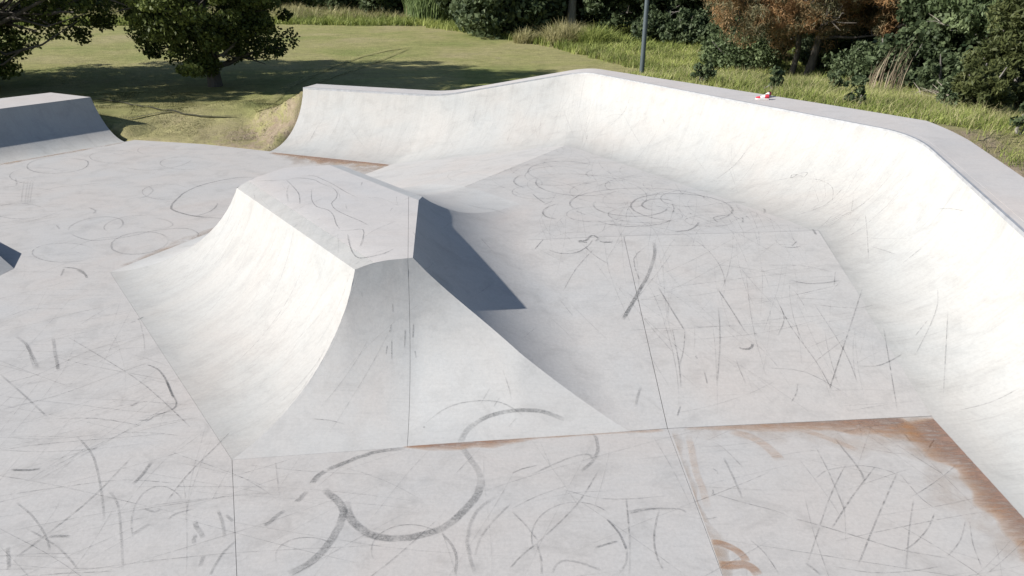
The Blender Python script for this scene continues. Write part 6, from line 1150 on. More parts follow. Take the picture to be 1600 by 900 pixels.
('P','S',0.014,0.5,[(3.977,10.058,0.6976,0.02,-0.22),(4.107,10.067,0.6975,0.02,-0.22),(4.299,10.078,0.6967,0.02,-0.22),(4.480,10.071,0.6919,0.02,-0.22),(4.648,10.027,0.6791,0.02,-0.22),(4.813,9.963,0.6619,0.02,-0.22),(4.923,9.919,0.6500,0.02,-0.22)]),
('P','R',0.05,0.6,[(5.05,11.13,0.9046,0.00,0.00),(5.04,11.10,0.9046,0.00,0.00),(5.036,11.048,0.9026,0.02,-0.20),(5.035,11.017,0.8956,0.02,-0.22),(5.034,10.986,0.8886,0.02,-0.22),(5.033,10.954,0.8814,0.02,-0.22),(5.032,10.932,0.8765,0.02,-0.22)]),
('P','S',0.018,0.5,[(3.866,9.058,0.4758,0.02,-0.22),(3.861,8.989,0.4601,0.02,-0.22),(3.851,8.886,0.4372,0.02,-0.22),(3.825,8.780,0.4138,0.02,-0.22),(3.764,8.660,0.3880,0.02,-0.22),(3.686,8.532,0.3604,0.02,-0.22),(3.632,8.446,0.3420,0.02,-0.22)]),
('P','S',0.02,0.6,[(5.219,9.503,0.5498,0.02,-0.22),(5.057,9.236,0.4924,0.02,-0.22),(4.832,8.863,0.4125,0.02,-0.22),(4.632,8.533,0.3417,0.02,-0.22),(4.462,8.256,0.2822,0.02,-0.22),(4.301,7.994,0.2261,0.02,-0.22),(4.177,7.791,0.1827,0.02,-0.22),(4.089,7.647,0.1517,0.02,-0.22),(4.026,7.542,0.1292,0.02,-0.22),(3.987,7.476,0.1150,0.02,-0.22)]),
('P','S',0.016,0.55,[(3.862,9.349,0.5392,0.02,-0.22),(3.860,9.164,0.4977,0.02,-0.22),(3.860,8.900,0.4382,0.02,-0.22),(3.872,8.647,0.3811,0.02,-0.22),(3.907,8.412,0.3276,0.02,-0.22),(3.954,8.172,0.2728,0.02,-0.22),(3.988,7.962,0.2248,0.02,-0.22),(4.003,7.762,0.1796,0.02,-0.22),(4.009,7.576,0.1377,0.02,-0.22),(4.011,7.455,0.1103,0.02,-0.22)]),
('P','S',0.016,0.6,[(5.180,8.677,0.3656,0.02,-0.22),(5.118,8.480,0.3224,0.02,-0.22),(5.028,8.199,0.2607,0.02,-0.22),(4.941,7.923,0.2000,0.02,-0.22),(4.847,7.630,0.1357,0.02,-0.22),(4.752,7.329,0.0697,0.02,-0.22),(4.689,7.133,0.0267,0.02,-0.22)]),
('P','S',0.016,0.5,[(4.375,9.142,0.4848,0.02,-0.22),(4.398,8.860,0.4209,0.02,-0.22),(4.427,8.472,0.3330,0.02,-0.22),(4.440,8.151,0.2606,0.02,-0.22),(4.426,7.910,0.2066,0.02,-0.22),(4.399,7.703,0.1606,0.02,-0.22),(4.380,7.571,0.1310,0.02,-0.22)]),
('P','S',0.018,0.6,[(3.610,7.555,0.1414,0.02,-0.22),(3.594,7.513,0.1322,0.02,-0.22),(3.570,7.451,0.1187,0.02,-0.22),(3.540,7.391,0.1058,0.02,-0.22),(3.498,7.332,0.0933,0.02,-0.22),(3.450,7.272,0.0805,0.02,-0.22),(3.417,7.232,0.0720,0.02,-0.22)]),
('P','R',0.02,0.6,[(4.516,7.890,0.2016,0.02,-0.22),(4.578,7.887,0.1999,0.02,-0.22),(4.670,7.885,0.1977,0.02,-0.22),(4.761,7.895,0.1985,0.02,-0.22),(4.847,7.926,0.2039,0.02,-0.22),(4.939,7.972,0.2126,0.02,-0.22),(5.025,8.019,0.2217,0.02,-0.22),(5.114,8.071,0.2320,0.02,-0.22),(5.203,8.129,0.2434,0.02,-0.22),(5.263,8.168,0.2512,0.02,-0.22)]),
('P','S',0.014,0.5,[(4.370,9.128,0.4801,0.02,-0.22),(4.457,9.114,0.4754,0.02,-0.22),(4.583,9.094,0.4687,0.02,-0.22),(4.705,9.079,0.4633,0.02,-0.22),(4.810,9.069,0.4591,0.02,-0.22),(4.916,9.063,0.4559,0.02,-0.22),(5.026,9.073,0.4562,0.02,-0.22),(5.145,9.106,0.4617,0.02,-0.22),(5.275,9.157,0.4710,0.02,-0.22),(5.410,9.211,0.4807,0.02,-0.22),(5.559,9.271,0.4915,0.02,-0.22),(5.722,9.336,0.5035,0.02,-0.22),(5.864,9.384,0.5117,0.02,-0.22),(5.984,9.403,0.5140,0.02,-0.22),(6.090,9.406,0.5128,0.02,-0.22),(6.159,9.406,0.5116,0.02,-0.22)]),
('P','S',0.014,0.5,[(3.318,7.831,0.2070,0.02,-0.22),(3.443,7.825,0.2035,0.02,-0.22),(3.625,7.811,0.1972,0.02,-0.22),(3.793,7.760,0.1829,0.02,-0.22),(3.944,7.639,0.1530,0.02,-0.22),(4.087,7.481,0.1149,0.02,-0.22),(4.181,7.372,0.0889,0.02,-0.22)]),
('P','R',0.045,0.45,[(2.05,13.28,0.9036,0.00,0.00),(1.96,13.19,0.9036,0.00,0.00),(1.87,13.11,0.9036,0.00,0.00),(1.76,13.05,0.9036,0.00,0.00),(1.65,13.01,0.9036,0.00,0.00),(1.53,12.98,0.9036,0.00,0.00),(1.41,12.97,0.9036,0.00,0.00),(1.29,12.97,0.9036,0.00,0.00),(1.17,12.99,0.9036,0.00,0.00),(1.05,13.03,0.9036,0.00,0.00),(0.94,13.08,0.9036,0.00,0.00),(0.83,13.15,0.9036,0.00,0.00),(0.74,13.24,0.9036,0.00,0.00),(0.65,13.33,0.9036,0.00,0.00),(0.59,13.44,0.9036,0.00,0.00),(0.53,13.55,0.9036,0.00,0.00),(0.50,13.68,0.9036,0.00,0.00),(0.48,13.80,0.9036,0.00,0.00),(0.49,13.93,0.9036,0.00,0.00),(0.51,14.06,0.9036,0.00,0.00),(0.55,14.18,0.9036,0.00,0.00)]),
('P','R',0.045,0.4,[(0.50,14.18,0.9041,0.00,0.00),(0.44,14.28,0.9041,0.00,0.00),(0.39,14.40,0.9041,0.00,0.00),(0.35,14.52,0.9041,0.00,0.00),(0.34,14.65,0.9041,0.00,0.00),(0.35,14.78,0.9041,0.00,0.00),(0.38,14.92,0.9041,0.00,0.00),(0.43,15.05,0.9041,0.00,0.00),(0.50,15.16,0.9041,0.00,0.00),(0.59,15.27,0.9041,0.00,0.00),(0.69,15.36,0.9041,0.00,0.00),(0.81,15.44,0.9041,0.00,0.00),(0.93,15.49,0.9041,0.00,0.00),(1.06,15.52,0.9041,0.00,0.00),(1.19,15.52,0.9041,0.00,0.00),(1.32,15.50,0.9041,0.00,0.00),(1.44,15.46,0.9041,0.00,0.00),(1.55,15.39,0.9041,0.00,0.00),(1.65,15.31,0.9041,0.00,0.00),(1.73,15.21,0.9041,0.00,0.00),(1.79,15.09,0.9041,0.00,0.00)]),
('P','R',0.05,0.5,[(0.25,13.48,0.9046,0.00,0.00),(0.22,13.51,0.9046,0.00,0.00),(0.19,13.55,0.9046,0.00,0.00),(0.16,13.59,0.9046,0.00,0.00),(0.13,13.63,0.9046,0.00,0.00),(0.11,13.67,0.9046,0.00,0.00),(0.09,13.71,0.9046,0.00,0.00),(0.07,13.76,0.9046,0.00,0.00),(0.06,13.81,0.9046,0.00,0.00),(0.05,13.85,0.9046,0.00,0.00),(0.04,13.90,0.9046,0.00,0.00),(0.04,13.95,0.9046,0.00,0.00),(0.04,14.00,0.9046,0.00,0.00),(0.05,14.06,0.9046,0.00,0.00),(0.06,14.11,0.9046,0.00,0.00),(0.07,14.16,0.9046,0.00,0.00),(0.09,14.20,0.9046,0.00,0.00),(0.11,14.25,0.9046,0.00,0.00),(0.13,14.30,0.9046,0.00,0.00),(0.16,14.34,0.9046,0.00,0.00),(0.19,14.38,0.9046,0.00,0.00)]),
('P','R',0.05,0.5,[(2.91,11.48,0.9051,0.00,0.00),(2.68,11.55,0.9051,0.00,0.00),(2.47,11.68,0.9051,0.00,0.00),(2.31,11.85,0.9051,0.00,0.00),(2.20,12.06,0.9051,0.00,0.00),(2.17,12.29,0.9051,0.00,0.00),(2.22,12.52,0.9051,0.00,0.00),(2.33,12.74,0.9051,0.00,0.00),(2.52,12.92,0.9051,0.00,0.00),(2.76,13.05,0.9051,0.00,0.00),(3.04,13.10,0.9051,0.00,0.00),(3.31,13.09,0.9051,0.00,0.00),(3.57,12.99,0.9051,0.00,0.00),(3.78,12.84,0.9051,0.00,0.00),(3.93,12.64,0.9051,0.00,0.00),(4.00,12.41,0.9051,0.00,0.00),(4.00,12.17,0.9051,0.00,0.00),(3.92,11.95,0.9051,0.00,0.00),(3.78,11.76,0.9051,0.00,0.00),(3.59,11.61,0.9051,0.00,0.00),(3.36,11.51,0.9051,0.00,0.00)]),
('P','R',0.045,0.5,[(2.84,12.28,0.9026,0.00,0.00),(2.81,12.18,0.9026,0.00,0.00),(2.76,12.08,0.9026,0.00,0.00),(2.69,12.00,0.9026,0.00,0.00),(2.61,11.93,0.9026,0.00,0.00),(2.52,11.87,0.9026,0.00,0.00),(2.42,11.82,0.9026,0.00,0.00),(2.31,11.79,0.9026,0.00,0.00),(2.19,11.78,0.9026,0.00,0.00),(2.08,11.78,0.9026,0.00,0.00),(1.97,11.80,0.9026,0.00,0.00),(1.87,11.84,0.9026,0.00,0.00),(1.77,11.89,0.9026,0.00,0.00),(1.68,11.96,0.9026,0.00,0.00),(1.61,12.04,0.9026,0.00,0.00),(1.56,12.12,0.9026,0.00,0.00),(1.52,12.22,0.9026,0.00,0.00),(1.50,12.32,0.9026,0.00,0.00),(1.50,12.43,0.9026,0.00,0.00),(1.52,12.53,0.9026,0.00,0.00),(1.57,12.63,0.9026,0.00,0.00)]),
('P','R',0.045,0.45,[(1.21,12.06,0.9031,0.00,0.00),(1.12,12.20,0.9031,0.00,0.00),(1.08,12.35,0.9031,0.00,0.00),(1.07,12.50,0.9031,0.00,0.00),(1.10,12.66,0.9031,0.00,0.00),(1.17,12.82,0.9031,0.00,0.00),(1.28,12.97,0.9031,0.00,0.00),(1.43,13.11,0.9031,0.00,0.00),(1.61,13.23,0.9031,0.00,0.00),(1.82,13.33,0.9031,0.00,0.00),(2.05,13.41,0.9031,0.00,0.00),(2.29,13.46,0.9031,0.00,0.00),(2.53,13.47,0.9031,0.00,0.00),(2.77,13.46,0.9031,0.00,0.00),(3.00,13.41,0.9031,0.00,0.00),(3.20,13.33,0.9031,0.00,0.00),(3.38,13.23,0.9031,0.00,0.00),(3.52,13.11,0.9031,0.00,0.00),(3.62,12.97,0.9031,0.00,0.00),(3.68,12.82,0.9031,0.00,0.00),(3.70,12.66,0.9031,0.00,0.00)]),
('P','R',0.05,0.55,[(2.60,12.10,0.9036,0.00,0.00),(2.54,12.12,0.9036,0.00,0.00),(2.49,12.15,0.9036,0.00,0.00),(2.45,12.19,0.9036,0.00,0.00),(2.42,12.24,0.9036,0.00,0.00),(2.40,12.30,0.9036,0.00,0.00),(2.39,12.36,0.9036,0.00,0.00),(2.40,12.43,0.9036,0.00,0.00),(2.42,12.50,0.9036,0.00,0.00),(2.45,12.56,0.9036,0.00,0.00),(2.49,12.62,0.9036,0.00,0.00),(2.54,12.68,0.9036,0.00,0.00),(2.60,12.72,0.9036,0.00,0.00),(2.66,12.75,0.9036,0.00,0.00),(2.73,12.77,0.9036,0.00,0.00),(2.80,12.77,0.9036,0.00,0.00),(2.86,12.76,0.9036,0.00,0.00),(2.92,12.74,0.9036,0.00,0.00),(2.96,12.70,0.9036,0.00,0.00),(3.00,12.65,0.9036,0.00,0.00),(3.03,12.60,0.9036,0.00,0.00)]),
('P','R',0.045,0.45,[(2.78,11.63,0.9041,0.00,0.00),(2.75,11.57,0.9041,0.00,0.00),(2.70,11.52,0.9041,0.00,0.00),(2.65,11.46,0.9041,0.00,0.00),(2.59,11.42,0.9041,0.00,0.00),(2.52,11.37,0.9041,0.00,0.00),(2.45,11.34,0.9041,0.00,0.00),(2.37,11.31,0.9041,0.00,0.00),(2.29,11.28,0.9041,0.00,0.00),(2.20,11.27,0.9041,0.00,0.00),(2.12,11.26,0.9041,0.00,0.00),(2.03,11.26,0.9041,0.00,0.00),(1.95,11.26,0.9041,0.00,0.00),(1.87,11.28,0.9041,0.00,0.00),(1.79,11.30,0.9041,0.00,0.00),(1.72,11.33,0.9041,0.00,0.00),(1.66,11.36,0.9041,0.00,0.00),(1.60,11.40,0.9041,0.00,0.00),(1.55,11.45,0.9041,0.00,0.00),(1.51,11.50,0.9041,0.00,0.00),(1.48,11.55,0.9041,0.00,0.00)]),
('P','R',0.045,0.55,[(0.78,11.64,0.9046,0.00,0.00),(0.74,11.65,0.9046,0.00,0.00),(0.70,11.67,0.9046,0.00,0.00),(0.66,11.69,0.9046,0.00,0.00),(0.63,11.72,0.9046,0.00,0.00),(0.60,11.76,0.9046,0.00,0.00),(0.58,11.80,0.9046,0.00,0.00),(0.57,11.84,0.9046,0.00,0.00),(0.55,11.89,0.9046,0.00,0.00),(0.55,11.94,0.9046,0.00,0.00),(0.55,12.00,0.9046,0.00,0.00),(0.56,12.06,0.9046,0.00,0.00),(0.57,12.11,0.9046,0.00,0.00),(0.59,12.17,0.9046,0.00,0.00),(0.62,12.23,0.9046,0.00,0.00),(0.65,12.28,0.9046,0.00,0.00),(0.69,12.33,0.9046,0.00,0.00),(0.73,12.37,0.9046,0.00,0.00),(0.77,12.41,0.9046,0.00,0.00),(0.82,12.45,0.9046,0.00,0.00),(0.87,12.47,0.9046,0.00,0.00)]),
('P','R',0.045,0.45,[(3.80,12.45,0.9051,0.00,0.00),(3.87,12.49,0.9051,0.00,0.00),(3.94,12.53,0.9051,0.00,0.00),(4.01,12.55,0.9051,0.00,0.00),(4.08,12.57,0.9051,0.00,0.00),(4.15,12.58,0.9051,0.00,0.00),(4.22,12.58,0.9051,0.00,0.00),(4.29,12.57,0.9051,0.00,0.00),(4.35,12.55,0.9051,0.00,0.00),(4.41,12.52,0.9051,0.00,0.00),(4.46,12.48,0.9051,0.00,0.00),(4.50,12.44,0.9051,0.00,0.00),(4.53,12.39,0.9051,0.00,0.00),(4.55,12.33,0.9051,0.00,0.00),(4.57,12.28,0.9051,0.00,0.00),(4.57,12.21,0.9051,0.00,0.00),(4.57,12.15,0.9051,0.00,0.00),(4.55,12.08,0.9051,0.00,0.00),(4.53,12.02,0.9051,0.00,0.00),(4.50,11.95,0.9051,0.00,0.00),(4.46,11.89,0.9051,0.00,0.00)]),
('P','R',0.05,0.6,[(2.71,11.01,0.9026,0.00,0.00),(2.77,11.02,0.9026,0.00,0.00),(2.86,11.04,0.9026,0.00,0.00),(2.94,11.07,0.9026,0.00,0.00),(3.01,11.13,0.9026,0.00,0.00),(3.08,11.21,0.9026,0.00,0.00),(3.13,11.29,0.9026,0.00,0.00),(3.17,11.36,0.9026,0.00,0.00),(3.20,11.43,0.9026,0.00,0.00),(3.21,11.48,0.9026,0.00,0.00)]),
('P','R',0.04,0.4,[(3.501,13.956,0.9031,0.00,0.00),(3.614,13.986,0.9031,0.00,0.00),(3.728,14.003,0.9031,0.00,0.00),(3.840,14.005,0.9031,0.00,0.00),(3.948,13.993,0.9031,0.00,0.00),(4.050,13.968,0.9031,0.00,0.00),(4.143,13.929,0.9031,0.00,0.00),(4.227,13.877,0.9031,0.00,0.00),(4.299,13.814,0.9031,0.00,0.00),(4.358,13.741,0.9031,0.00,0.00),(4.404,13.659,0.9031,0.00,0.00),(4.435,13.571,0.9031,0.00,0.00),(4.452,13.478,0.9031,0.00,0.00),(4.454,13.381,0.9031,0.00,0.00),(4.441,13.282,0.9031,0.00,0.00),(4.415,13.184,0.9031,0.00,0.00),(4.375,13.087,0.9031,0.00,0.00),(4.323,12.994,0.9031,0.00,0.00),(4.260,12.906,0.9031,0.00,0.00),(4.186,12.824,0.9031,0.00,0.00),(4.105,12.749,0.9031,0.00,0.00)]),
('P','R',0.035,0.55,[(0.396,13.092,0.9036,0.00,0.00),(0.417,13.021,0.9036,0.00,0.00),(0.449,12.916,0.9036,0.00,0.00),(0.485,12.811,0.9036,0.00,0.00),(0.531,12.699,0.9036,0.00,0.00),(0.583,12.581,0.9036,0.00,0.00),(0.618,12.502,0.9036,0.00,0.00)]),
('P','R',0.035,0.5,[(0.591,12.426,0.9041,0.00,0.00),(0.610,12.450,0.9041,0.00,0.00),(0.638,12.486,0.9041,0.00,0.00),(0.666,12.521,0.9041,0.00,0.00),(0.694,12.555,0.9041,0.00,0.00),(0.723,12.592,0.9041,0.00,0.00),(0.742,12.616,0.9041,0.00,0.00)]),
('P','R',0.03,0.5,[(-0.813,12.218,0.9734,0.12,0.11),(-0.750,12.176,0.9705,0.12,0.10),(-0.659,12.116,0.9662,0.11,0.10),(-0.575,12.073,0.9612,0.11,0.10),(-0.506,12.068,0.9545,0.10,0.09),(-0.439,12.075,0.9473,0.09,0.08),(-0.367,12.057,0.9424,0.09,0.08),(-0.277,11.985,0.9402,0.11,0.05),(-0.179,11.923,0.9274,0.12,0.01),(-0.113,11.875,0.9203,0.10,0.01)]),
('P','R',0.04,0.55,[(3.856,11.851,0.9051,0.00,0.00),(3.761,11.821,0.9051,0.00,0.00),(3.629,11.775,0.9051,0.00,0.00),(3.537,11.715,0.9051,0.00,0.00),(3.516,11.626,0.9051,0.00,0.00),(3.531,11.521,0.9051,0.00,0.00),(3.545,11.449,0.9051,0.00,0.00)]),
('P','R',0.04,0.55,[(4.042,11.715,0.9026,0.00,0.00),(4.033,11.680,0.9026,0.00,0.00),(4.020,11.630,0.9026,0.00,0.00),(4.008,11.581,0.9026,0.00,0.00),(3.995,11.532,0.9026,0.00,0.00),(3.983,11.483,0.9026,0.00,0.00),(3.974,11.449,0.9026,0.00,0.00)]),
('P','R',0.03,0.55,[(2.969,12.502,0.9031,0.00,0.00),(2.964,12.423,0.9031,0.00,0.00),(2.956,12.310,0.9031,0.00,0.00),(2.943,12.205,0.9031,0.00,0.00),(2.919,12.110,0.9031,0.00,0.00),(2.889,12.017,0.9031,0.00,0.00),(2.868,11.956,0.9031,0.00,0.00)]),
('P','R',0.035,0.5,[(1.151,12.061,0.9036,0.00,0.00),(1.171,12.034,0.9036,0.00,0.00),(1.200,11.994,0.9036,0.00,0.00),(1.228,11.956,0.9036,0.00,0.00),(1.256,11.917,0.9036,0.00,0.00),(1.285,11.878,0.9036,0.00,0.00),(1.304,11.851,0.9036,0.00,0.00)]),
('P','R',0.03,0.5,[(1.430,13.869,0.9041,0.00,0.00),(1.454,13.851,0.9041,0.00,0.00),(1.488,13.826,0.9041,0.00,0.00),(1.521,13.801,0.9041,0.00,0.00),(1.554,13.776,0.9041,0.00,0.00),(1.588,13.751,0.9041,0.00,0.00),(1.611,13.734,0.9041,0.00,0.00)]),
('P','R',0.04,0.35,[(1.636,14.231,0.9046,0.00,0.00),(1.619,14.250,0.9046,0.00,0.00),(1.604,14.273,0.9046,0.00,0.00),(1.591,14.298,0.9046,0.00,0.00),(1.580,14.327,0.9046,0.00,0.00),(1.573,14.358,0.9046,0.00,0.00),(1.567,14.391,0.9046,0.00,0.00),(1.565,14.425,0.9046,0.00,0.00),(1.565,14.461,0.9046,0.00,0.00),(1.568,14.497,0.9046,0.00,0.00),(1.575,14.532,0.9046,0.00,0.00),(1.583,14.568,0.9046,0.00,0.00),(1.595,14.602,0.9046,0.00,0.00),(1.609,14.634,0.9046,0.00,0.00),(1.625,14.664,0.9046,0.00,0.00),(1.643,14.692,0.9046,0.00,0.00),(1.663,14.716,0.9046,0.00,0.00),(1.684,14.737,0.9046,0.00,0.00),(1.707,14.754,0.9046,0.00,0.00),(1.730,14.767,0.9046,0.00,0.00),(1.754,14.776,0.9046,0.00,0.00)]),
('W','S',0.016,0.6,[(5.310,13.076,1.2642,-0.45,-0.29),(5.330,13.072,1.2739,-0.45,-0.29),(5.360,13.066,1.2876,-0.45,-0.29),(5.391,13.047,1.2976,-0.45,-0.29),(5.425,13.004,1.3007,-0.45,-0.29),(5.461,12.947,1.3003,-0.45,-0.29),(5.485,12.908,1.2998,-0.45,-0.29)]),
('W','S',0.018,0.65,[(5.351,13.102,1.2925,-0.45,-0.29),(5.333,13.078,1.2741,-0.45,-0.29),(5.308,13.044,1.2493,-0.45,-0.29),(5.307,13.021,1.2405,-0.45,-0.29),(5.345,13.019,1.2606,-0.45,-0.29),(5.408,13.027,1.2970,-0.45,-0.29),(5.463,13.024,1.3269,-0.50,-0.32),(5.509,13.002,1.3465,-0.50,-0.32),(5.552,12.970,1.3603,-0.50,-0.32),(5.572,12.943,1.3620,-0.50,-0.32),(5.557,12.922,1.3437,-0.50,-0.32),(5.519,12.902,1.3130,-0.45,-0.29),(5.490,12.886,1.2920,-0.45,-0.29)]),
('W','S',0.014,0.5,[(4.932,13.154,1.1139,-0.36,-0.23),(5.051,13.122,1.1529,-0.36,-0.23),(5.217,13.065,1.2114,-0.40,-0.26),(5.347,13.006,1.2576,-0.45,-0.29),(5.424,12.953,1.2802,-0.45,-0.29),(5.475,12.904,1.2908,-0.45,-0.29),(5.508,12.871,1.2967,-0.45,-0.29)]),
('W','S',0.014,0.45,[(5.512,12.809,1.2779,-0.45,-0.29),(5.557,12.771,1.2893,-0.45,-0.29),(5.623,12.714,1.3050,-0.45,-0.29),(5.681,12.647,1.3128,-0.45,-0.29),(5.727,12.565,1.3092,-0.45,-0.29),(5.768,12.469,1.2981,-0.45,-0.29),(5.792,12.384,1.2818,-0.45,-0.29),(5.797,12.312,1.2602,-0.45,-0.29),(5.788,12.246,1.2324,-0.41,-0.25),(5.767,12.174,1.2024,-0.41,-0.25),(5.733,12.089,1.1629,-0.41,-0.24),(5.685,11.991,1.1208,-0.37,-0.20),(5.651,11.923,1.0929,-0.32,-0.17)]),
('W','S',0.014,0.5,[(5.978,11.325,1.0970,-0.34,-0.25),(5.944,11.211,1.0533,-0.35,-0.24),(5.893,11.042,0.9901,-0.37,-0.22),(5.832,10.856,0.9273,-0.33,-0.17),(5.752,10.630,0.8586,-0.26,-0.18),(5.662,10.382,0.7864,-0.27,-0.18),(5.600,10.214,0.7398,-0.20,-0.19)]),
('W','S',0.014,0.45,[(5.748,10.516,0.8365,-0.26,-0.18),(5.779,10.471,0.8379,-0.34,-0.17),(5.822,10.401,0.8413,-0.34,-0.17),(5.864,10.333,0.8440,-0.34,-0.17),(5.900,10.258,0.8470,-0.41,-0.16),(5.937,10.179,0.8501,-0.41,-0.16),(5.961,10.126,0.8521,-0.42,-0.16)]),
('W','S',0.014,0.45,[(5.950,9.883,0.8047,-0.42,-0.16),(5.990,9.901,0.8294,-0.49,-0.15),(6.049,9.926,0.8670,-0.49,-0.14),(6.104,9.947,0.9047,-0.56,-0.13),(6.158,9.965,0.9437,-0.55,-0.13),(6.210,9.980,0.9850,-0.62,-0.12),(6.245,9.988,1.0140,-0.62,-0.12)]),
('W','S',0.014,0.4,[(6.604,10.498,1.4644,-0.81,-0.07),(6.627,10.435,1.4902,-0.81,-0.06),(6.658,10.338,1.5284,-0.87,-0.04),(6.681,10.238,1.5621,-0.88,-0.03),(6.698,10.133,1.5862,-0.88,-0.03),(6.714,10.025,1.6056,-0.88,-0.04),(6.723,9.952,1.6182,-0.88,-0.03)]),
('W','S',0.016,0.5,[(4.921,14.374,1.5670,-0.59,-0.39),(4.832,14.310,1.4667,-0.55,-0.36),(4.693,14.197,1.3257,-0.50,-0.33),(4.543,14.076,1.2048,-0.41,-0.27),(4.376,13.971,1.1038,-0.36,-0.24),(4.188,13.847,1.0174,-0.27,-0.17),(4.054,13.739,0.9677,-0.22,-0.14)]),
('W','S',0.016,0.45,[(5.972,12.229,1.3281,-0.51,-0.29),(5.878,12.159,1.2531,-0.46,-0.27),(5.729,12.043,1.1501,-0.37,-0.21),(5.560,11.938,1.0642,-0.32,-0.17),(5.359,11.879,0.9953,-0.22,-0.12),(5.123,11.817,0.9410,-0.17,-0.10),(4.949,11.747,0.9159,-0.07,-0.04)]),
('W','S',0.016,0.4,[(6.567,11.847,1.6710,-0.71,-0.27),(6.450,11.794,1.5404,-0.65,-0.27),(6.259,11.687,1.3592,-0.52,-0.28),(6.049,11.579,1.2058,-0.41,-0.25),(5.808,11.497,1.0849,-0.29,-0.23),(5.530,11.397,0.9875,-0.24,-0.08),(5.325,11.294,0.9368,-0.14,-0.04)]),
('W','S',0.016,0.45,[(6.077,9.113,0.7538,-0.57,-0.13),(6.050,9.044,0.7239,-0.57,-0.13),(6.007,8.940,0.6810,-0.51,-0.13),(5.957,8.839,0.6349,-0.51,-0.14),(5.903,8.752,0.5903,-0.45,-0.14),(5.837,8.660,0.5412,-0.45,-0.15),(5.754,8.555,0.4812,-0.39,-0.20),(5.623,8.402,0.3965,-0.33,-0.21),(5.460,8.214,0.3083,-0.21,-0.21),(5.342,8.077,0.2550,-0.15,-0.22)]),
('W','S',0.014,0.5,[(5.982,8.619,0.6163,-0.51,-0.19),(5.895,8.437,0.5239,-0.45,-0.20),(5.764,8.168,0.3994,-0.39,-0.20),(5.643,7.924,0.2970,-0.33,-0.21),(5.539,7.716,0.2174,-0.27,-0.21),(5.439,7.521,0.1489,-0.21,-0.21),(5.373,7.391,0.1064,-0.15,-0.22)]),
('W','S',0.014,0.4,[(5.425,7.101,0.0574,-0.21,-0.17),(5.524,7.107,0.0818,-0.27,-0.17),(5.661,7.107,0.1249,-0.33,-0.16),(5.782,7.107,0.1737,-0.40,-0.16),(5.891,7.118,0.2289,-0.46,-0.15),(5.995,7.131,0.2911,-0.52,-0.15),(6.061,7.138,0.3356,-0.58,-0.14)]),
('W','S',0.02,0.45,[(-5.586,21.145,0.7358,-0.25,-0.71),(-5.642,21.104,0.6707,-0.25,-0.71),(-5.722,21.035,0.5753,-0.23,-0.66),(-5.795,20.944,0.4755,-0.21,-0.60),(-5.857,20.807,0.3613,-0.19,-0.54),(-5.908,20.620,0.2426,-0.15,-0.43),(-5.935,20.466,0.1685,-0.13,-0.37)]),
('W','S',0.018,0.35,[(1.976,19.557,2.1819,-0.54,-0.59),(1.952,19.496,2.1019,-0.53,-0.59),(1.915,19.399,1.9836,-0.51,-0.55),(1.879,19.282,1.8580,-0.48,-0.52),(1.839,19.120,1.7118,-0.48,-0.52),(1.796,18.914,1.5551,-0.42,-0.45),(1.765,18.760,1.4516,-0.39,-0.41)]),
('W','S',0.016,0.4,[(3.444,16.582,1.5681,-0.60,-0.40),(3.464,16.595,1.5927,-0.60,-0.40),(3.492,16.610,1.6261,-0.60,-0.40),(3.515,16.598,1.6392,-0.60,-0.40),(3.528,16.535,1.6141,-0.60,-0.40),(3.537,16.444,1.5686,-0.60,-0.40),(3.541,16.378,1.5369,-0.56,-0.37)]),
('W','S',0.016,0.5,[(5.491,8.413,0.3596,-0.21,-0.21),(5.524,8.442,0.3753,-0.27,-0.21),(5.573,8.484,0.3991,-0.27,-0.21),(5.620,8.525,0.4230,-0.33,-0.21),(5.667,8.563,0.4481,-0.33,-0.21),(5.714,8.602,0.4745,-0.39,-0.20),(5.745,8.627,0.4933,-0.39,-0.16)]),
('W','S',0.016,0.4,[(2.096,17.827,1.2316,-0.45,-0.30),(2.201,17.847,1.2975,-0.49,-0.32),(2.351,17.855,1.3953,-0.53,-0.35),(2.484,17.822,1.4716,-0.57,-0.38),(2.592,17.729,1.5075,-0.57,-0.38),(2.692,17.609,1.5224,-0.56,-0.38),(2.758,17.526,1.5302,-0.56,-0.38)]),
('W','S',0.02,0.35,[(2.943,17.886,1.9296,-0.68,-0.45),(2.907,17.821,1.8413,-0.64,-0.43),(2.850,17.716,1.7130,-0.64,-0.43),(2.769,17.624,1.5874,-0.60,-0.40),(2.642,17.562,1.4563,-0.52,-0.35),(2.483,17.494,1.3221,-0.48,-0.32),(2.370,17.431,1.2346,-0.44,-0.29)]),
('F','T',0.09,0.5,[(1.890,5.019,0.0031,0.00,0.00),(1.908,5.019,0.0031,0.00,0.00),(1.936,5.018,0.0031,0.00,0.00),(1.966,5.011,0.0031,0.00,0.00),(2.000,4.995,0.0031,0.00,0.00),(2.037,4.972,0.0031,0.00,0.00),(2.069,4.947,0.0031,0.00,0.00),(2.095,4.920,0.0031,0.00,0.00),(2.117,4.890,0.0031,0.00,0.00),(2.133,4.861,0.0031,0.00,0.00),(2.142,4.832,0.0031,0.00,0.00),(2.145,4.804,0.0031,0.00,0.00),(2.146,4.785,0.0031,0.00,0.00)]),
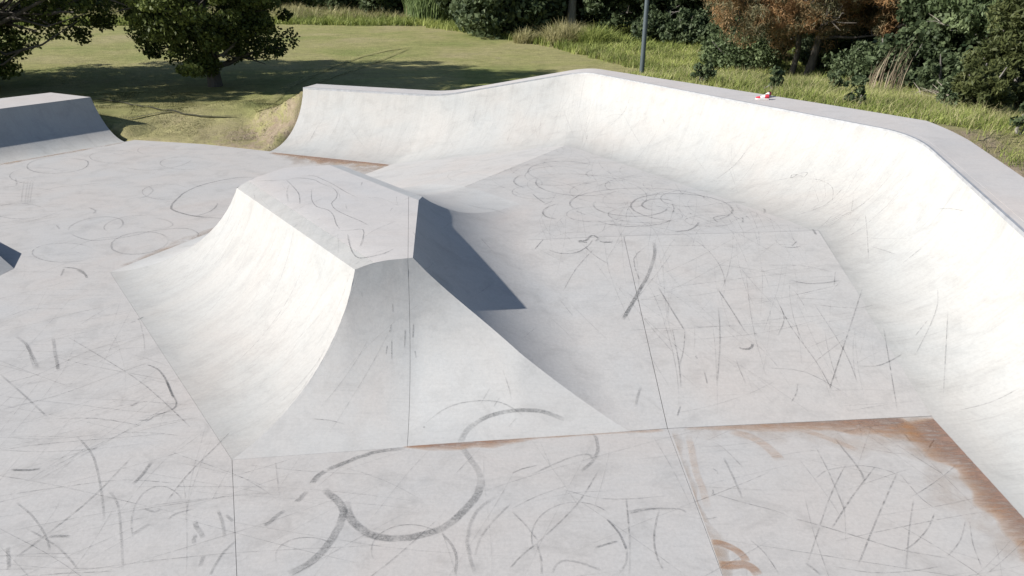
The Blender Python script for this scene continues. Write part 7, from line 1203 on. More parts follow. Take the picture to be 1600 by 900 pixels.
('F','T',0.11,0.55,[(1.886,4.755,0.0036,0.00,0.00),(1.909,4.750,0.0036,0.00,0.00),(1.944,4.743,0.0036,0.00,0.00),(1.981,4.740,0.0036,0.00,0.00),(2.020,4.745,0.0036,0.00,0.00),(2.064,4.753,0.0036,0.00,0.00),(2.102,4.755,0.0036,0.00,0.00),(2.131,4.746,0.0036,0.00,0.00),(2.156,4.729,0.0036,0.00,0.00),(2.176,4.710,0.0036,0.00,0.00),(2.191,4.683,0.0036,0.00,0.00),(2.201,4.651,0.0036,0.00,0.00),(2.208,4.629,0.0036,0.00,0.00)]),
('F','T',0.09,0.16,[(2.042,6.681,0.0041,0.00,0.00),(2.038,6.620,0.0041,0.00,0.00),(2.032,6.532,0.0041,0.00,0.00),(2.025,6.445,0.0041,0.00,0.00),(2.016,6.364,0.0041,0.00,0.00),(2.005,6.280,0.0041,0.00,0.00),(1.996,6.199,0.0041,0.00,0.00),(1.989,6.117,0.0041,0.00,0.00),(1.983,6.033,0.0041,0.00,0.00),(1.980,5.956,0.0041,0.00,0.00),(1.981,5.890,0.0041,0.00,0.00),(1.985,5.827,0.0041,0.00,0.00),(1.986,5.756,0.0041,0.00,0.00),(1.981,5.657,0.0041,0.00,0.00),(1.973,5.547,0.0041,0.00,0.00),(1.968,5.473,0.0041,0.00,0.00)]),
('F','T',0.14,0.22,[(2.545,6.755,0.0046,0.00,0.00),(2.607,6.726,0.0046,0.00,0.00),(2.695,6.683,0.0046,0.00,0.00),(2.770,6.633,0.0046,0.00,0.00),(2.820,6.577,0.0046,0.00,0.00),(2.860,6.512,0.0046,0.00,0.00),(2.892,6.445,0.0046,0.00,0.00),(2.921,6.365,0.0046,0.00,0.00),(2.945,6.279,0.0046,0.00,0.00),(2.959,6.221,0.0046,0.00,0.00)]),
('F','T',0.1,0.22,[(3.321,6.829,0.0051,0.00,0.00),(3.399,6.780,0.0051,0.00,0.00),(3.513,6.708,0.0051,0.00,0.00),(3.619,6.633,0.0051,0.00,0.00),(3.719,6.549,0.0051,0.00,0.00),(3.819,6.460,0.0051,0.00,0.00),(3.884,6.399,0.0051,0.00,0.00)]),
('P','S',0.022,0.5,[(1.543,14.093,0.9026,0.00,0.00),(1.445,13.927,0.9026,0.00,0.00),(1.313,13.794,0.9026,0.00,0.00),(1.157,13.700,0.9026,0.00,0.00),(0.987,13.652,0.9026,0.00,0.00),(0.814,13.651,0.9026,0.00,0.00),(0.649,13.698,0.9026,0.00,0.00),(0.503,13.790,0.9026,0.00,0.00),(0.386,13.923,0.9026,0.00,0.00),(0.305,14.087,0.9026,0.00,0.00),(0.269,14.273,0.9026,0.00,0.00),(0.281,14.468,0.9026,0.00,0.00),(0.342,14.658,0.9026,0.00,0.00),(0.449,14.828,0.9026,0.00,0.00),(0.595,14.964,0.9026,0.00,0.00),(0.768,15.054,0.9026,0.00,0.00),(0.956,15.090,0.9026,0.00,0.00),(1.143,15.069,0.9026,0.00,0.00),(1.313,14.992,0.9026,0.00,0.00),(1.452,14.867,0.9026,0.00,0.00),(1.551,14.704,0.9026,0.00,0.00)]),
('P','S',0.022,0.5,[(2.767,12.964,0.9031,0.00,0.00),(2.629,12.793,0.9031,0.00,0.00),(2.449,12.655,0.9031,0.00,0.00),(2.240,12.558,0.9031,0.00,0.00),(2.017,12.508,0.9031,0.00,0.00),(1.792,12.507,0.9031,0.00,0.00),(1.581,12.556,0.9031,0.00,0.00),(1.397,12.651,0.9031,0.00,0.00),(1.252,12.788,0.9031,0.00,0.00),(1.157,12.958,0.9031,0.00,0.00),(1.120,13.151,0.9031,0.00,0.00),(1.147,13.354,0.9031,0.00,0.00),(1.237,13.553,0.9031,0.00,0.00),(1.386,13.731,0.9031,0.00,0.00),(1.585,13.873,0.9031,0.00,0.00),(1.818,13.968,0.9031,0.00,0.00),(2.066,14.005,0.9031,0.00,0.00),(2.309,13.983,0.9031,0.00,0.00),(2.527,13.902,0.9031,0.00,0.00),(2.701,13.771,0.9031,0.00,0.00),(2.820,13.601,0.9031,0.00,0.00)]),
('P','S',0.022,0.5,[(2.995,11.733,0.9036,0.00,0.00),(2.888,11.629,0.9036,0.00,0.00),(2.747,11.544,0.9036,0.00,0.00),(2.582,11.485,0.9036,0.00,0.00),(2.404,11.454,0.9036,0.00,0.00),(2.226,11.453,0.9036,0.00,0.00),(2.059,11.483,0.9036,0.00,0.00),(1.914,11.542,0.9036,0.00,0.00),(1.801,11.626,0.9036,0.00,0.00),(1.729,11.730,0.9036,0.00,0.00),(1.703,11.847,0.9036,0.00,0.00),(1.727,11.969,0.9036,0.00,0.00),(1.800,12.086,0.9036,0.00,0.00),(1.918,12.191,0.9036,0.00,0.00),(2.073,12.275,0.9036,0.00,0.00),(2.252,12.330,0.9036,0.00,0.00),(2.443,12.352,0.9036,0.00,0.00),(2.630,12.339,0.9036,0.00,0.00),(2.798,12.292,0.9036,0.00,0.00),(2.934,12.215,0.9036,0.00,0.00),(3.027,12.115,0.9036,0.00,0.00)]),
('P','S',0.022,0.5,[(1.939,11.745,0.9041,0.00,0.00),(1.862,11.648,0.9041,0.00,0.00),(1.759,11.570,0.9041,0.00,0.00),(1.637,11.515,0.9041,0.00,0.00),(1.504,11.486,0.9041,0.00,0.00),(1.370,11.485,0.9041,0.00,0.00),(1.243,11.513,0.9041,0.00,0.00),(1.133,11.568,0.9041,0.00,0.00),(1.045,11.646,0.9041,0.00,0.00),(0.988,11.742,0.9041,0.00,0.00),(0.966,11.850,0.9041,0.00,0.00),(0.980,11.962,0.9041,0.00,0.00),(1.032,12.071,0.9041,0.00,0.00),(1.117,12.167,0.9041,0.00,0.00),(1.230,12.244,0.9041,0.00,0.00),(1.363,12.294,0.9041,0.00,0.00),(1.505,12.315,0.9041,0.00,0.00),(1.646,12.303,0.9041,0.00,0.00),(1.773,12.260,0.9041,0.00,0.00),(1.877,12.189,0.9041,0.00,0.00),(1.950,12.097,0.9041,0.00,0.00)]),
('P','S',0.022,0.5,[(3.897,12.637,0.9046,0.00,0.00),(3.794,12.519,0.9046,0.00,0.00),(3.664,12.423,0.9046,0.00,0.00),(3.516,12.355,0.9046,0.00,0.00),(3.361,12.320,0.9046,0.00,0.00),(3.210,12.319,0.9046,0.00,0.00),(3.070,12.353,0.9046,0.00,0.00),(2.953,12.420,0.9046,0.00,0.00),(2.867,12.515,0.9046,0.00,0.00),(2.817,12.633,0.9046,0.00,0.00),(2.808,12.766,0.9046,0.00,0.00),(2.842,12.905,0.9046,0.00,0.00),(2.918,13.039,0.9046,0.00,0.00),(3.030,13.159,0.9046,0.00,0.00),(3.172,13.254,0.9046,0.00,0.00),(3.332,13.317,0.9046,0.00,0.00),(3.498,13.342,0.9046,0.00,0.00),(3.656,13.327,0.9046,0.00,0.00),(3.794,13.274,0.9046,0.00,0.00),(3.902,13.186,0.9046,0.00,0.00),(3.970,13.072,0.9046,0.00,0.00)]),
('P','S',0.022,0.5,[(3.826,11.447,0.9051,0.00,0.00),(3.751,11.377,0.9051,0.00,0.00),(3.654,11.321,0.9051,0.00,0.00),(3.543,11.281,0.9051,0.00,0.00),(3.425,11.260,0.9051,0.00,0.00),(3.308,11.260,0.9051,0.00,0.00),(3.199,11.280,0.9051,0.00,0.00),(3.108,11.319,0.9051,0.00,0.00),(3.039,11.375,0.9051,0.00,0.00),(2.999,11.444,0.9051,0.00,0.00),(2.990,11.522,0.9051,0.00,0.00),(3.014,11.602,0.9051,0.00,0.00),(3.069,11.679,0.9051,0.00,0.00),(3.152,11.747,0.9051,0.00,0.00),(3.256,11.801,0.9051,0.00,0.00),(3.375,11.837,0.9051,0.00,0.00),(3.499,11.851,0.9051,0.00,0.00),(3.619,11.843,0.9051,0.00,0.00),(3.725,11.813,0.9051,0.00,0.00),(3.809,11.763,0.9051,0.00,0.00),(3.865,11.698,0.9051,0.00,0.00)]),
('P','S',0.022,0.5,[(0.957,13.061,0.9026,0.00,0.00),(0.889,12.955,0.9026,0.00,0.00),(0.794,12.868,0.9026,0.00,0.00),(0.679,12.807,0.9026,0.00,0.00),(0.551,12.776,0.9026,0.00,0.00),(0.421,12.775,0.9026,0.00,0.00),(0.296,12.806,0.9026,0.00,0.00),(0.184,12.866,0.9026,0.00,0.00),(0.094,12.952,0.9026,0.00,0.00),(0.031,13.058,0.9026,0.00,0.00),(0.002,13.177,0.9026,0.00,0.00),(0.008,13.301,0.9026,0.00,0.00),(0.051,13.420,0.9026,0.00,0.00),(0.128,13.527,0.9026,0.00,0.00),(0.233,13.611,0.9026,0.00,0.00),(0.359,13.667,0.9026,0.00,0.00),(0.496,13.689,0.9026,0.00,0.00),(0.634,13.676,0.9026,0.00,0.00),(0.760,13.628,0.9026,0.00,0.00),(0.867,13.551,0.9026,0.00,0.00),(0.945,13.449,0.9026,0.00,0.00)]),
('P','S',0.022,0.5,[(3.183,13.437,0.9031,0.00,0.00),(3.067,13.295,0.9031,0.00,0.00),(2.917,13.180,0.9031,0.00,0.00),(2.745,13.099,0.9031,0.00,0.00),(2.561,13.057,0.9031,0.00,0.00),(2.378,13.056,0.9031,0.00,0.00),(2.207,13.097,0.9031,0.00,0.00),(2.061,13.177,0.9031,0.00,0.00),(1.948,13.291,0.9031,0.00,0.00),(1.877,13.432,0.9031,0.00,0.00),(1.855,13.592,0.9031,0.00,0.00),(1.884,13.758,0.9031,0.00,0.00),(1.964,13.920,0.9031,0.00,0.00),(2.090,14.065,0.9031,0.00,0.00),(2.255,14.181,0.9031,0.00,0.00),(2.444,14.257,0.9031,0.00,0.00),(2.644,14.287,0.9031,0.00,0.00),(2.838,14.269,0.9031,0.00,0.00),(3.010,14.204,0.9031,0.00,0.00),(3.147,14.098,0.9031,0.00,0.00),(3.238,13.960,0.9031,0.00,0.00)]),
('F','S',0.026,0.5,[(-11.240,17.004,0.0036,0.00,0.00),(-11.300,16.881,0.0036,0.00,0.00),(-11.408,16.796,0.0036,0.00,0.00),(-11.556,16.753,0.0036,0.00,0.00),(-11.736,16.755,0.0036,0.00,0.00),(-11.937,16.803,0.0036,0.00,0.00),(-12.149,16.892,0.0036,0.00,0.00),(-12.360,17.019,0.0036,0.00,0.00),(-12.555,17.177,0.0036,0.00,0.00),(-12.724,17.358,0.0036,0.00,0.00),(-12.856,17.549,0.0036,0.00,0.00),(-12.939,17.740,0.0036,0.00,0.00),(-12.969,17.918,0.0036,0.00,0.00),(-12.940,18.070,0.0036,0.00,0.00),(-12.855,18.186,0.0036,0.00,0.00),(-12.717,18.256,0.0036,0.00,0.00),(-12.537,18.275,0.0036,0.00,0.00),(-12.327,18.241,0.0036,0.00,0.00),(-12.101,18.158,0.0036,0.00,0.00),(-11.877,18.032,0.0036,0.00,0.00),(-11.669,17.871,0.0036,0.00,0.00)]),
('F','S',0.026,0.5,[(-10.343,18.968,0.0041,0.00,0.00),(-10.416,18.853,0.0041,0.00,0.00),(-10.532,18.773,0.0041,0.00,0.00),(-10.682,18.733,0.0041,0.00,0.00),(-10.858,18.735,0.0041,0.00,0.00),(-11.050,18.779,0.0041,0.00,0.00),(-11.247,18.863,0.0041,0.00,0.00),(-11.437,18.982,0.0041,0.00,0.00),(-11.609,19.129,0.0041,0.00,0.00),(-11.751,19.297,0.0041,0.00,0.00),(-11.855,19.475,0.0041,0.00,0.00),(-11.912,19.651,0.0041,0.00,0.00),(-11.918,19.815,0.0041,0.00,0.00),(-11.871,19.955,0.0041,0.00,0.00),(-11.774,20.061,0.0041,0.00,0.00),(-11.632,20.125,0.0041,0.00,0.00),(-11.454,20.142,0.0041,0.00,0.00),(-11.255,20.112,0.0041,0.00,0.00),(-11.046,20.035,0.0041,0.00,0.00),(-10.843,19.919,0.0041,0.00,0.00),(-10.660,19.772,0.0041,0.00,0.00)]),
('F','S',0.026,0.5,[(-7.604,15.734,0.0046,0.00,0.00),(-7.667,15.634,0.0046,0.00,0.00),(-7.762,15.565,0.0046,0.00,0.00),(-7.884,15.531,0.0046,0.00,0.00),(-8.026,15.533,0.0046,0.00,0.00),(-8.180,15.571,0.0046,0.00,0.00),(-8.336,15.643,0.0046,0.00,0.00),(-8.486,15.746,0.0046,0.00,0.00),(-8.620,15.873,0.0046,0.00,0.00),(-8.730,16.018,0.0046,0.00,0.00),(-8.809,16.171,0.0046,0.00,0.00),(-8.851,16.324,0.0046,0.00,0.00),(-8.851,16.465,0.0046,0.00,0.00),(-8.809,16.586,0.0046,0.00,0.00),(-8.728,16.678,0.0046,0.00,0.00),(-8.611,16.733,0.0046,0.00,0.00),(-8.468,16.748,0.0046,0.00,0.00),(-8.308,16.722,0.0046,0.00,0.00),(-8.142,16.656,0.0046,0.00,0.00),(-7.981,16.555,0.0046,0.00,0.00),(-7.838,16.428,0.0046,0.00,0.00)]),
('F','S',0.026,0.5,[(-7.807,11.989,0.0051,0.00,0.00),(-7.873,11.911,0.0051,0.00,0.00),(-7.973,11.857,0.0051,0.00,0.00),(-8.101,11.830,0.0051,0.00,0.00),(-8.249,11.831,0.0051,0.00,0.00),(-8.409,11.861,0.0051,0.00,0.00),(-8.571,11.918,0.0051,0.00,0.00),(-8.727,11.998,0.0051,0.00,0.00),(-8.865,12.098,0.0051,0.00,0.00),(-8.979,12.212,0.0051,0.00,0.00),(-9.059,12.332,0.0051,0.00,0.00),(-9.100,12.452,0.0051,0.00,0.00),(-9.099,12.563,0.0051,0.00,0.00),(-9.054,12.658,0.0051,0.00,0.00),(-8.968,12.730,0.0051,0.00,0.00),(-8.846,12.773,0.0051,0.00,0.00),(-8.697,12.785,0.0051,0.00,0.00),(-8.530,12.764,0.0051,0.00,0.00),(-8.357,12.713,0.0051,0.00,0.00),(-8.191,12.634,0.0051,0.00,0.00),(-8.043,12.534,0.0051,0.00,0.00)]),
('F','S',0.026,0.5,[(-10.181,14.381,0.0026,0.00,0.00),(-10.230,14.296,0.0026,0.00,0.00),(-10.316,14.237,0.0026,0.00,0.00),(-10.431,14.207,0.0026,0.00,0.00),(-10.569,14.209,0.0026,0.00,0.00),(-10.723,14.242,0.0026,0.00,0.00),(-10.883,14.303,0.0026,0.00,0.00),(-11.040,14.391,0.0026,0.00,0.00),(-11.185,14.500,0.0026,0.00,0.00),(-11.308,14.624,0.0026,0.00,0.00),(-11.401,14.755,0.0026,0.00,0.00),(-11.457,14.885,0.0026,0.00,0.00),(-11.472,15.005,0.0026,0.00,0.00),(-11.445,15.108,0.0026,0.00,0.00),(-11.375,15.186,0.0026,0.00,0.00),(-11.268,15.233,0.0026,0.00,0.00),(-11.131,15.246,0.0026,0.00,0.00),(-10.973,15.223,0.0026,0.00,0.00),(-10.804,15.167,0.0026,0.00,0.00),(-10.638,15.082,0.0026,0.00,0.00),(-10.485,14.973,0.0026,0.00,0.00)]),
('F','S',0.026,0.5,[(-8.153,18.312,0.0031,0.00,0.00),(-8.236,18.203,0.0031,0.00,0.00),(-8.355,18.128,0.0031,0.00,0.00),(-8.505,18.091,0.0031,0.00,0.00),(-8.676,18.093,0.0031,0.00,0.00),(-8.858,18.134,0.0031,0.00,0.00),(-9.040,18.213,0.0031,0.00,0.00),(-9.212,18.325,0.0031,0.00,0.00),(-9.364,18.463,0.0031,0.00,0.00),(-9.485,18.620,0.0031,0.00,0.00),(-9.567,18.787,0.0031,0.00,0.00),(-9.605,18.952,0.0031,0.00,0.00),(-9.594,19.106,0.0031,0.00,0.00),(-9.534,19.237,0.0031,0.00,0.00),(-9.429,19.336,0.0031,0.00,0.00),(-9.285,19.396,0.0031,0.00,0.00),(-9.112,19.412,0.0031,0.00,0.00),(-8.921,19.384,0.0031,0.00,0.00),(-8.727,19.312,0.0031,0.00,0.00),(-8.543,19.204,0.0031,0.00,0.00),(-8.380,19.065,0.0031,0.00,0.00)]),
('F','S',0.014,0.5,[(-1.275,4.818,0.0036,0.00,0.00),(-1.296,4.859,0.0036,0.00,0.00),(-1.310,4.902,0.0036,0.00,0.00),(-1.318,4.945,0.0036,0.00,0.00),(-1.319,4.989,0.0036,0.00,0.00),(-1.313,5.033,0.0036,0.00,0.00),(-1.300,5.074,0.0036,0.00,0.00),(-1.279,5.113,0.0036,0.00,0.00),(-1.252,5.149,0.0036,0.00,0.00),(-1.219,5.180,0.0036,0.00,0.00),(-1.180,5.206,0.0036,0.00,0.00),(-1.136,5.227,0.0036,0.00,0.00),(-1.089,5.242,0.0036,0.00,0.00),(-1.039,5.250,0.0036,0.00,0.00),(-0.987,5.252,0.0036,0.00,0.00),(-0.934,5.247,0.0036,0.00,0.00),(-0.882,5.235,0.0036,0.00,0.00),(-0.832,5.218,0.0036,0.00,0.00),(-0.784,5.194,0.0036,0.00,0.00),(-0.740,5.165,0.0036,0.00,0.00),(-0.701,5.131,0.0036,0.00,0.00)]),
('F','S',0.014,0.5,[(0.205,4.933,0.0041,0.00,0.00),(0.190,4.991,0.0041,0.00,0.00),(0.184,5.053,0.0041,0.00,0.00),(0.185,5.116,0.0041,0.00,0.00),(0.195,5.179,0.0041,0.00,0.00),(0.214,5.242,0.0041,0.00,0.00),(0.240,5.302,0.0041,0.00,0.00),(0.275,5.360,0.0041,0.00,0.00),(0.317,5.412,0.0041,0.00,0.00),(0.365,5.458,0.0041,0.00,0.00),(0.419,5.497,0.0041,0.00,0.00),(0.478,5.528,0.0041,0.00,0.00),(0.539,5.550,0.0041,0.00,0.00),(0.603,5.562,0.0041,0.00,0.00),(0.666,5.565,0.0041,0.00,0.00),(0.729,5.557,0.0041,0.00,0.00),(0.789,5.540,0.0041,0.00,0.00),(0.845,5.514,0.0041,0.00,0.00),(0.895,5.479,0.0041,0.00,0.00),(0.940,5.436,0.0041,0.00,0.00),(0.977,5.386,0.0041,0.00,0.00)]),
('F','S',0.014,0.5,[(-3.617,5.080,0.0046,0.00,0.00),(-3.660,5.147,0.0046,0.00,0.00),(-3.700,5.216,0.0046,0.00,0.00),(-3.735,5.288,0.0046,0.00,0.00),(-3.765,5.361,0.0046,0.00,0.00),(-3.789,5.433,0.0046,0.00,0.00),(-3.806,5.502,0.0046,0.00,0.00),(-3.816,5.568,0.0046,0.00,0.00),(-3.819,5.628,0.0046,0.00,0.00),(-3.814,5.681,0.0046,0.00,0.00),(-3.801,5.726,0.0046,0.00,0.00),(-3.780,5.762,0.0046,0.00,0.00),(-3.752,5.787,0.0046,0.00,0.00),(-3.717,5.802,0.0046,0.00,0.00),(-3.676,5.805,0.0046,0.00,0.00),(-3.631,5.796,0.0046,0.00,0.00),(-3.581,5.776,0.0046,0.00,0.00),(-3.529,5.745,0.0046,0.00,0.00),(-3.475,5.705,0.0046,0.00,0.00),(-3.421,5.656,0.0046,0.00,0.00),(-3.368,5.599,0.0046,0.00,0.00)]),
('F','S',0.014,0.5,[(-2.147,4.768,0.0051,0.00,0.00),(-2.167,4.798,0.0051,0.00,0.00),(-2.182,4.830,0.0051,0.00,0.00),(-2.192,4.862,0.0051,0.00,0.00),(-2.196,4.894,0.0051,0.00,0.00),(-2.194,4.926,0.0051,0.00,0.00),(-2.186,4.956,0.0051,0.00,0.00),(-2.173,4.984,0.0051,0.00,0.00),(-2.153,5.010,0.0051,0.00,0.00),(-2.128,5.032,0.0051,0.00,0.00),(-2.099,5.051,0.0051,0.00,0.00),(-2.065,5.066,0.0051,0.00,0.00),(-2.027,5.077,0.0051,0.00,0.00),(-1.987,5.083,0.0051,0.00,0.00),(-1.944,5.084,0.0051,0.00,0.00),(-1.901,5.080,0.0051,0.00,0.00),(-1.858,5.072,0.0051,0.00,0.00),(-1.815,5.059,0.0051,0.00,0.00),(-1.774,5.042,0.0051,0.00,0.00),(-1.736,5.021,0.0051,0.00,0.00),(-1.701,4.997,0.0051,0.00,0.00)])]
SH1, SH2 = (5.41, 15.52), (5.60, 15.79)
TRACKS = [[(-9.01,24.88),(-9.67,31.21),(-9.35,37.47),(-8.67,41.51),(-7.72,44.53),(-6.47,46.76)],[(-9.01,30.79),(-8.47,34.37),(-7.61,37.82),(-7.15,41.04),(-6.44,46.50)]]
DARK_LINES = [[(-16.52,28.37),(-15.24,27.52),(-13.45,25.69),(-12.06,24.44),(-10.78,23.49),(-10.23,23.18),(-9.49,23.13),(-8.93,23.14)],[(-12.48,23.05),(-12.16,23.47),(-11.74,23.72),(-11.30,23.80)]]
# ============================================================ lamp post
lx, ly = 3.62, 20.35
lz = land1(lx, ly)
lp = empty("lamp_post", (lx, ly, lz))
tag(lp, "slim dark grey lamp post behind the deck of the curved wall", "lamp post")
M_POST = plain("post_paint", (.085, .105, .115), .45, .2, .08)
V, F = [], []
tube(V, F, [(lx, ly, lz - .3), (lx, ly, lz + 1.0), (lx, ly, lz + 3.5), (lx, ly, lz + 6.2)], [.066, .064, .054, .042], 16)
mesh_obj("pole", V, F, M_POST, lp, 60)
V, F = [], []
tube(V, F, [(lx, ly, lz - .02), (lx, ly, lz + .02)], [.15, .15], 12)
mesh_obj("base_plate", V, F, M_POST, lp, 30)
V, F = [], []
tube(V, F, [(lx, ly, lz + 6.15), (lx - .3, ly - .15, lz + 6.24)], [.035, .03], 8)
for sgn in (-1, 1):
    pass
mesh_obj("arm", V, F, M_POST, lp, 60)
V = [(lx - .3 + a * .14 * (1 - .25 * (c > 0)) - .12, ly - .2 + b * .24 * (1 - .25 * (c > 0)), lz + 6.24 + c * .045) for c in (-1, 1) for a, b in ((-1, -1), (1, -1), (1, 1), (-1, 1))]
mesh_obj("lamp_head", V, [(3, 2, 1, 0), (4, 5, 6, 7), (0, 1, 5, 4), (1, 2, 6, 5), (2, 3, 7, 6), (3, 0, 4, 7)], M_POST, lp)

# ============================================================ pair of shoes on the deck
M_RED = plain("red_fabric", (.50, .045, .07), .7, 0, .2, 30)
M_WHITE = plain("white_rubber", (.74, .72, .71), .6, 0, .05, 30)
M_DARKIN = plain("shoe_lining", (.06, .05, .05), .9)
def shoe(label, x, y, z, rz, red_toe):
    t = empty("shoe", (x, y, z), 0)
    tag(t, label, "shoe", "pair of shoes on the deck")
    ca, sa = math.cos(rz), math.sin(rz)
    T = lambda p: (x + p[0] * ca - p[1] * sa, y + p[0] * sa + p[1] * ca, z + p[2])
    def shell(name, secs, mat, closed_top=True):
        V, F = [], []
        n = 12
        for (px, w, z0, z1) in secs:
            for k in range(n):
                a = 2 * math.pi * k / n
                V.append(T((px, w * math.cos(a), (z0 + z1) / 2 + (z1 - z0) / 2 * math.copysign(abs(math.sin(a)) ** .7, math.sin(a)))))
        for i in range(len(secs) - 1):
            for k in range(n): F.append((i * n + k, i * n + (k + 1) % n, (i + 1) * n + (k + 1) % n, (i + 1) * n + k))
        F.append(tuple(reversed(range(n)))); F.append(tuple(range((len(secs) - 1) * n, len(secs) * n)))
        return mesh_obj(name, V, F, mat, t, 50)
    shell("sole", [(-.145, .012, .0, .03), (-.13, .036, 0, .034), (-.04, .036, 0, .03), (.06, .048, 0, .028), (.125, .036, 0, .03), (.145, .012, .004, .032)], M_WHITE)
    shell("heel", [(-.138, .012, .03, .085), (-.125, .034, .025, .112), (-.085, .038, .025, .118), (-.045, .038, .025, .105)], M_RED)
    shell("upper", [(-.046, .037, .025, .104), (0, .041, .025, .088), (.05, .045, .025, .066)], M_WHITE)
    shell("toe_cap", [(.049, .0455, .025, .070), (.09, .043, .025, .066), (.125, .034, .025, .058), (.140, .012, .026, .040)], M_RED if red_toe else M_WHITE)
    shell("collar", [(-.10, .010, .10, .1215), (-.085, .024, .10, .1225), (-.055, .022, .095, .112), (-.04, .010, .09, .106)], M_DARKIN)
shoe("shoe lying nearer the wall lip, red at one end and white at the other", SH1[0], SH1[1], 2.258, 2.95, True)
shoe("shoe farther back on the deck with a larger red heel", SH2[0], SH2[1], 2.258, 3.9, False)

# ============================================================ marks left on the concrete
def ribbon_data(P, Nn, w, fade, taper=.12):
    """a flat strip along P lying on normals Nn; five points across so that its edges fade"""
    n = len(P)
    P = [Vector(p) for p in P]
    V, A, F = [], [], []
    for i in range(n):
        t = (P[min(i + 1, n - 1)] - P[max(i - 1, 0)])
        s = t.cross(Vector(Nn[i]))
        if s.length < 1e-6: s = Vector((1, 0, 0))
        s.normalize()
        u = i / (n - 1)
        e = min(1.0, u / taper, (1 - u) / taper) if taper > 0 else 1.0
        for off, a in ((-1, 0), (-.7, 1), (.7, 1), (1, 0)):
            V.append(tuple(P[i] + s * (w * .5 * off)))
            A.append(a * fade * (.15 + .85 * e))
        if i:
            for k in range(3): F.append(((i - 1) * 4 + k, (i - 1) * 4 + k + 1, i * 4 + k + 1, i * 4 + k))
    return V, A, F
OWN = {"F": floor, "P": plt, "Y": pyo, "W": qp, "Q": lq}
stuffs = {}
def add_stuff(own, V, A, F):
    s = stuffs.setdefault(own, ([], [], []))
    b = len(s[0])
    s[0].extend(V); s[1].extend(A); s[2].extend(tuple(i + b for i in f) for f in F)
for own, kind, w, fade, pts in MARKS:
    P = [(p[0], p[1], p[2]) for p in pts]
    Nn = [(p[3], p[4], math.sqrt(max(0.0, 1 - p[3] ** 2 - p[4] ** 2))) for p in pts]
    V, A, F = ribbon_data(P, Nn, w * (.88 if kind == 'R' else 1), fade)
    if kind == "T":
        mesh_obj("rust_stain", V, F, M_RUST, OWN[own], None, attrs={"fade": A})
    elif kind == "R":
        mesh_obj("tyre_mark", V, F, M_RUBBER, OWN[own], None, attrs={"fade": A})
    else:
        add_stuff(own, V, A, F)
# random fine wheel scratches on the flat parts
rg = random.Random(12)
def znorm(x, y):
    e = .01
    v = Vector((zfloor(x - e, y) - zfloor(x + e, y), zfloor(x, y - e) - zfloor(x, y + e), 2 * e))
    return v.normalized()
def scratch(x, y, ang, L, curve, w, fade, own, lim):
    n = max(4, int(L / .10))
    P, Nn = [], []
    dz0 = .003 + rg.uniform(0, .0025)
    for i in range(n + 1):
        if not lim(x, y): break
        nn = znorm(x, y)
        P.append((x + nn.x * dz0, y + nn.y * dz0, zfloor(x, y) + nn.z * dz0)); Nn.append(nn)
        x += math.cos(ang) * L / n; y += math.sin(ang) * L / n
        ang += curve / n + rg.gauss(0, .012)
    if len(P) >= 4:
        add_stuff(own, *ribbon_data(P, Nn, w, fade, .2))
inF = lambda x, y: (x < 4.95 and y < 21 and plat(x, y) < .001 and pyr(x, y) < .0 and dA(x, y) < 0 or (dBl(x, y) < -.02 and x < 4.95 and dA(x, y) < 0 or (dBl(x, y) < -.03 and dBr(x, y) < .1 and -3.2 < x < 4.95))) and lin((-3.24, 18.5), (-6.98, 19.9))(x, y) > 0 and lin(QF0, QF1)(x, y) > .1 and y > -2
inP = lambda x, y: plat_a(x, y) > 0 and plat_b(x, y) > 0 and pyr(x, y) < plat(x, y) and lin(G2, G3)(x, y) < -.05 and x < 5.0 and lin((-3.24, 18.55), (1.35, 17.0))(x, y) < 0
inY = lambda x, y: pyr(x, y) > .02 and dA(x, y) > .05
for k in range(420):     # front and left floor, mostly raking the same way as the riders go
    x, y = rg.uniform(-11, 5), rg.uniform(3.6, 8.5)
    if rg.random() < .45: x, y = rg.uniform(-9.5, -2.5), rg.uniform(4.5, 12)
    a = rg.choice([.12, .3, .55, .95, -.35, 1.9, 1.45, .2]) + rg.gauss(0, .16)
    scratch(x, y, a, rg.uniform(.5, 3.4), rg.gauss(0, .22), rg.uniform(.006, .013), rg.uniform(.2, .52), "F", inF)
for k in range(150):
    x, y = rg.uniform(-15, -4), rg.uniform(11, 20)
    scratch(x, y, rg.uniform(-.4, .9), rg.uniform(.6, 3.5), rg.gauss(0, .6), rg.uniform(.010, .018), rg.uniform(.22, .5), "F", inF)
for k in range(210):
    x, y = rg.uniform(.2, 5), rg.uniform(6.9, 12)
    a = rg.choice([1.57, 1.75, 1.35, 2.1, 1.2, .1, .5]) + rg.gauss(0, .14)
    scratch(x, y, a, rg.uniform(.4, 2.8), rg.gauss(0, .25), rg.uniform(.006, .013), rg.uniform(.15, .46), "P", inP)
for k in range(150):
    x, y = rg.uniform(-1, 5), rg.uniform(10.5, 17)
    a = rg.uniform(0, 3.14)
    scratch(x, y, a, rg.uniform(.8, 4.0), rg.choice([-1, 1]) * rg.uniform(.2, 3.5), rg.uniform(.009, .018), rg.uniform(.2, .5), "P", inP)
for k in range(120):     # up the pyramid's left side and over its front
    x, y = rg.uniform(-7, -2), rg.uniform(6.2, 11.4)
    if .05 < dA(x, y) < 1.5:
        scratch(x, y, math.atan2(.61, .79) + rg.gauss(.25, .22), rg.uniform(.4, 1.7), rg.gauss(0, .3), rg.uniform(.006, .011), rg.uniform(.15, .42), "Y", inY)
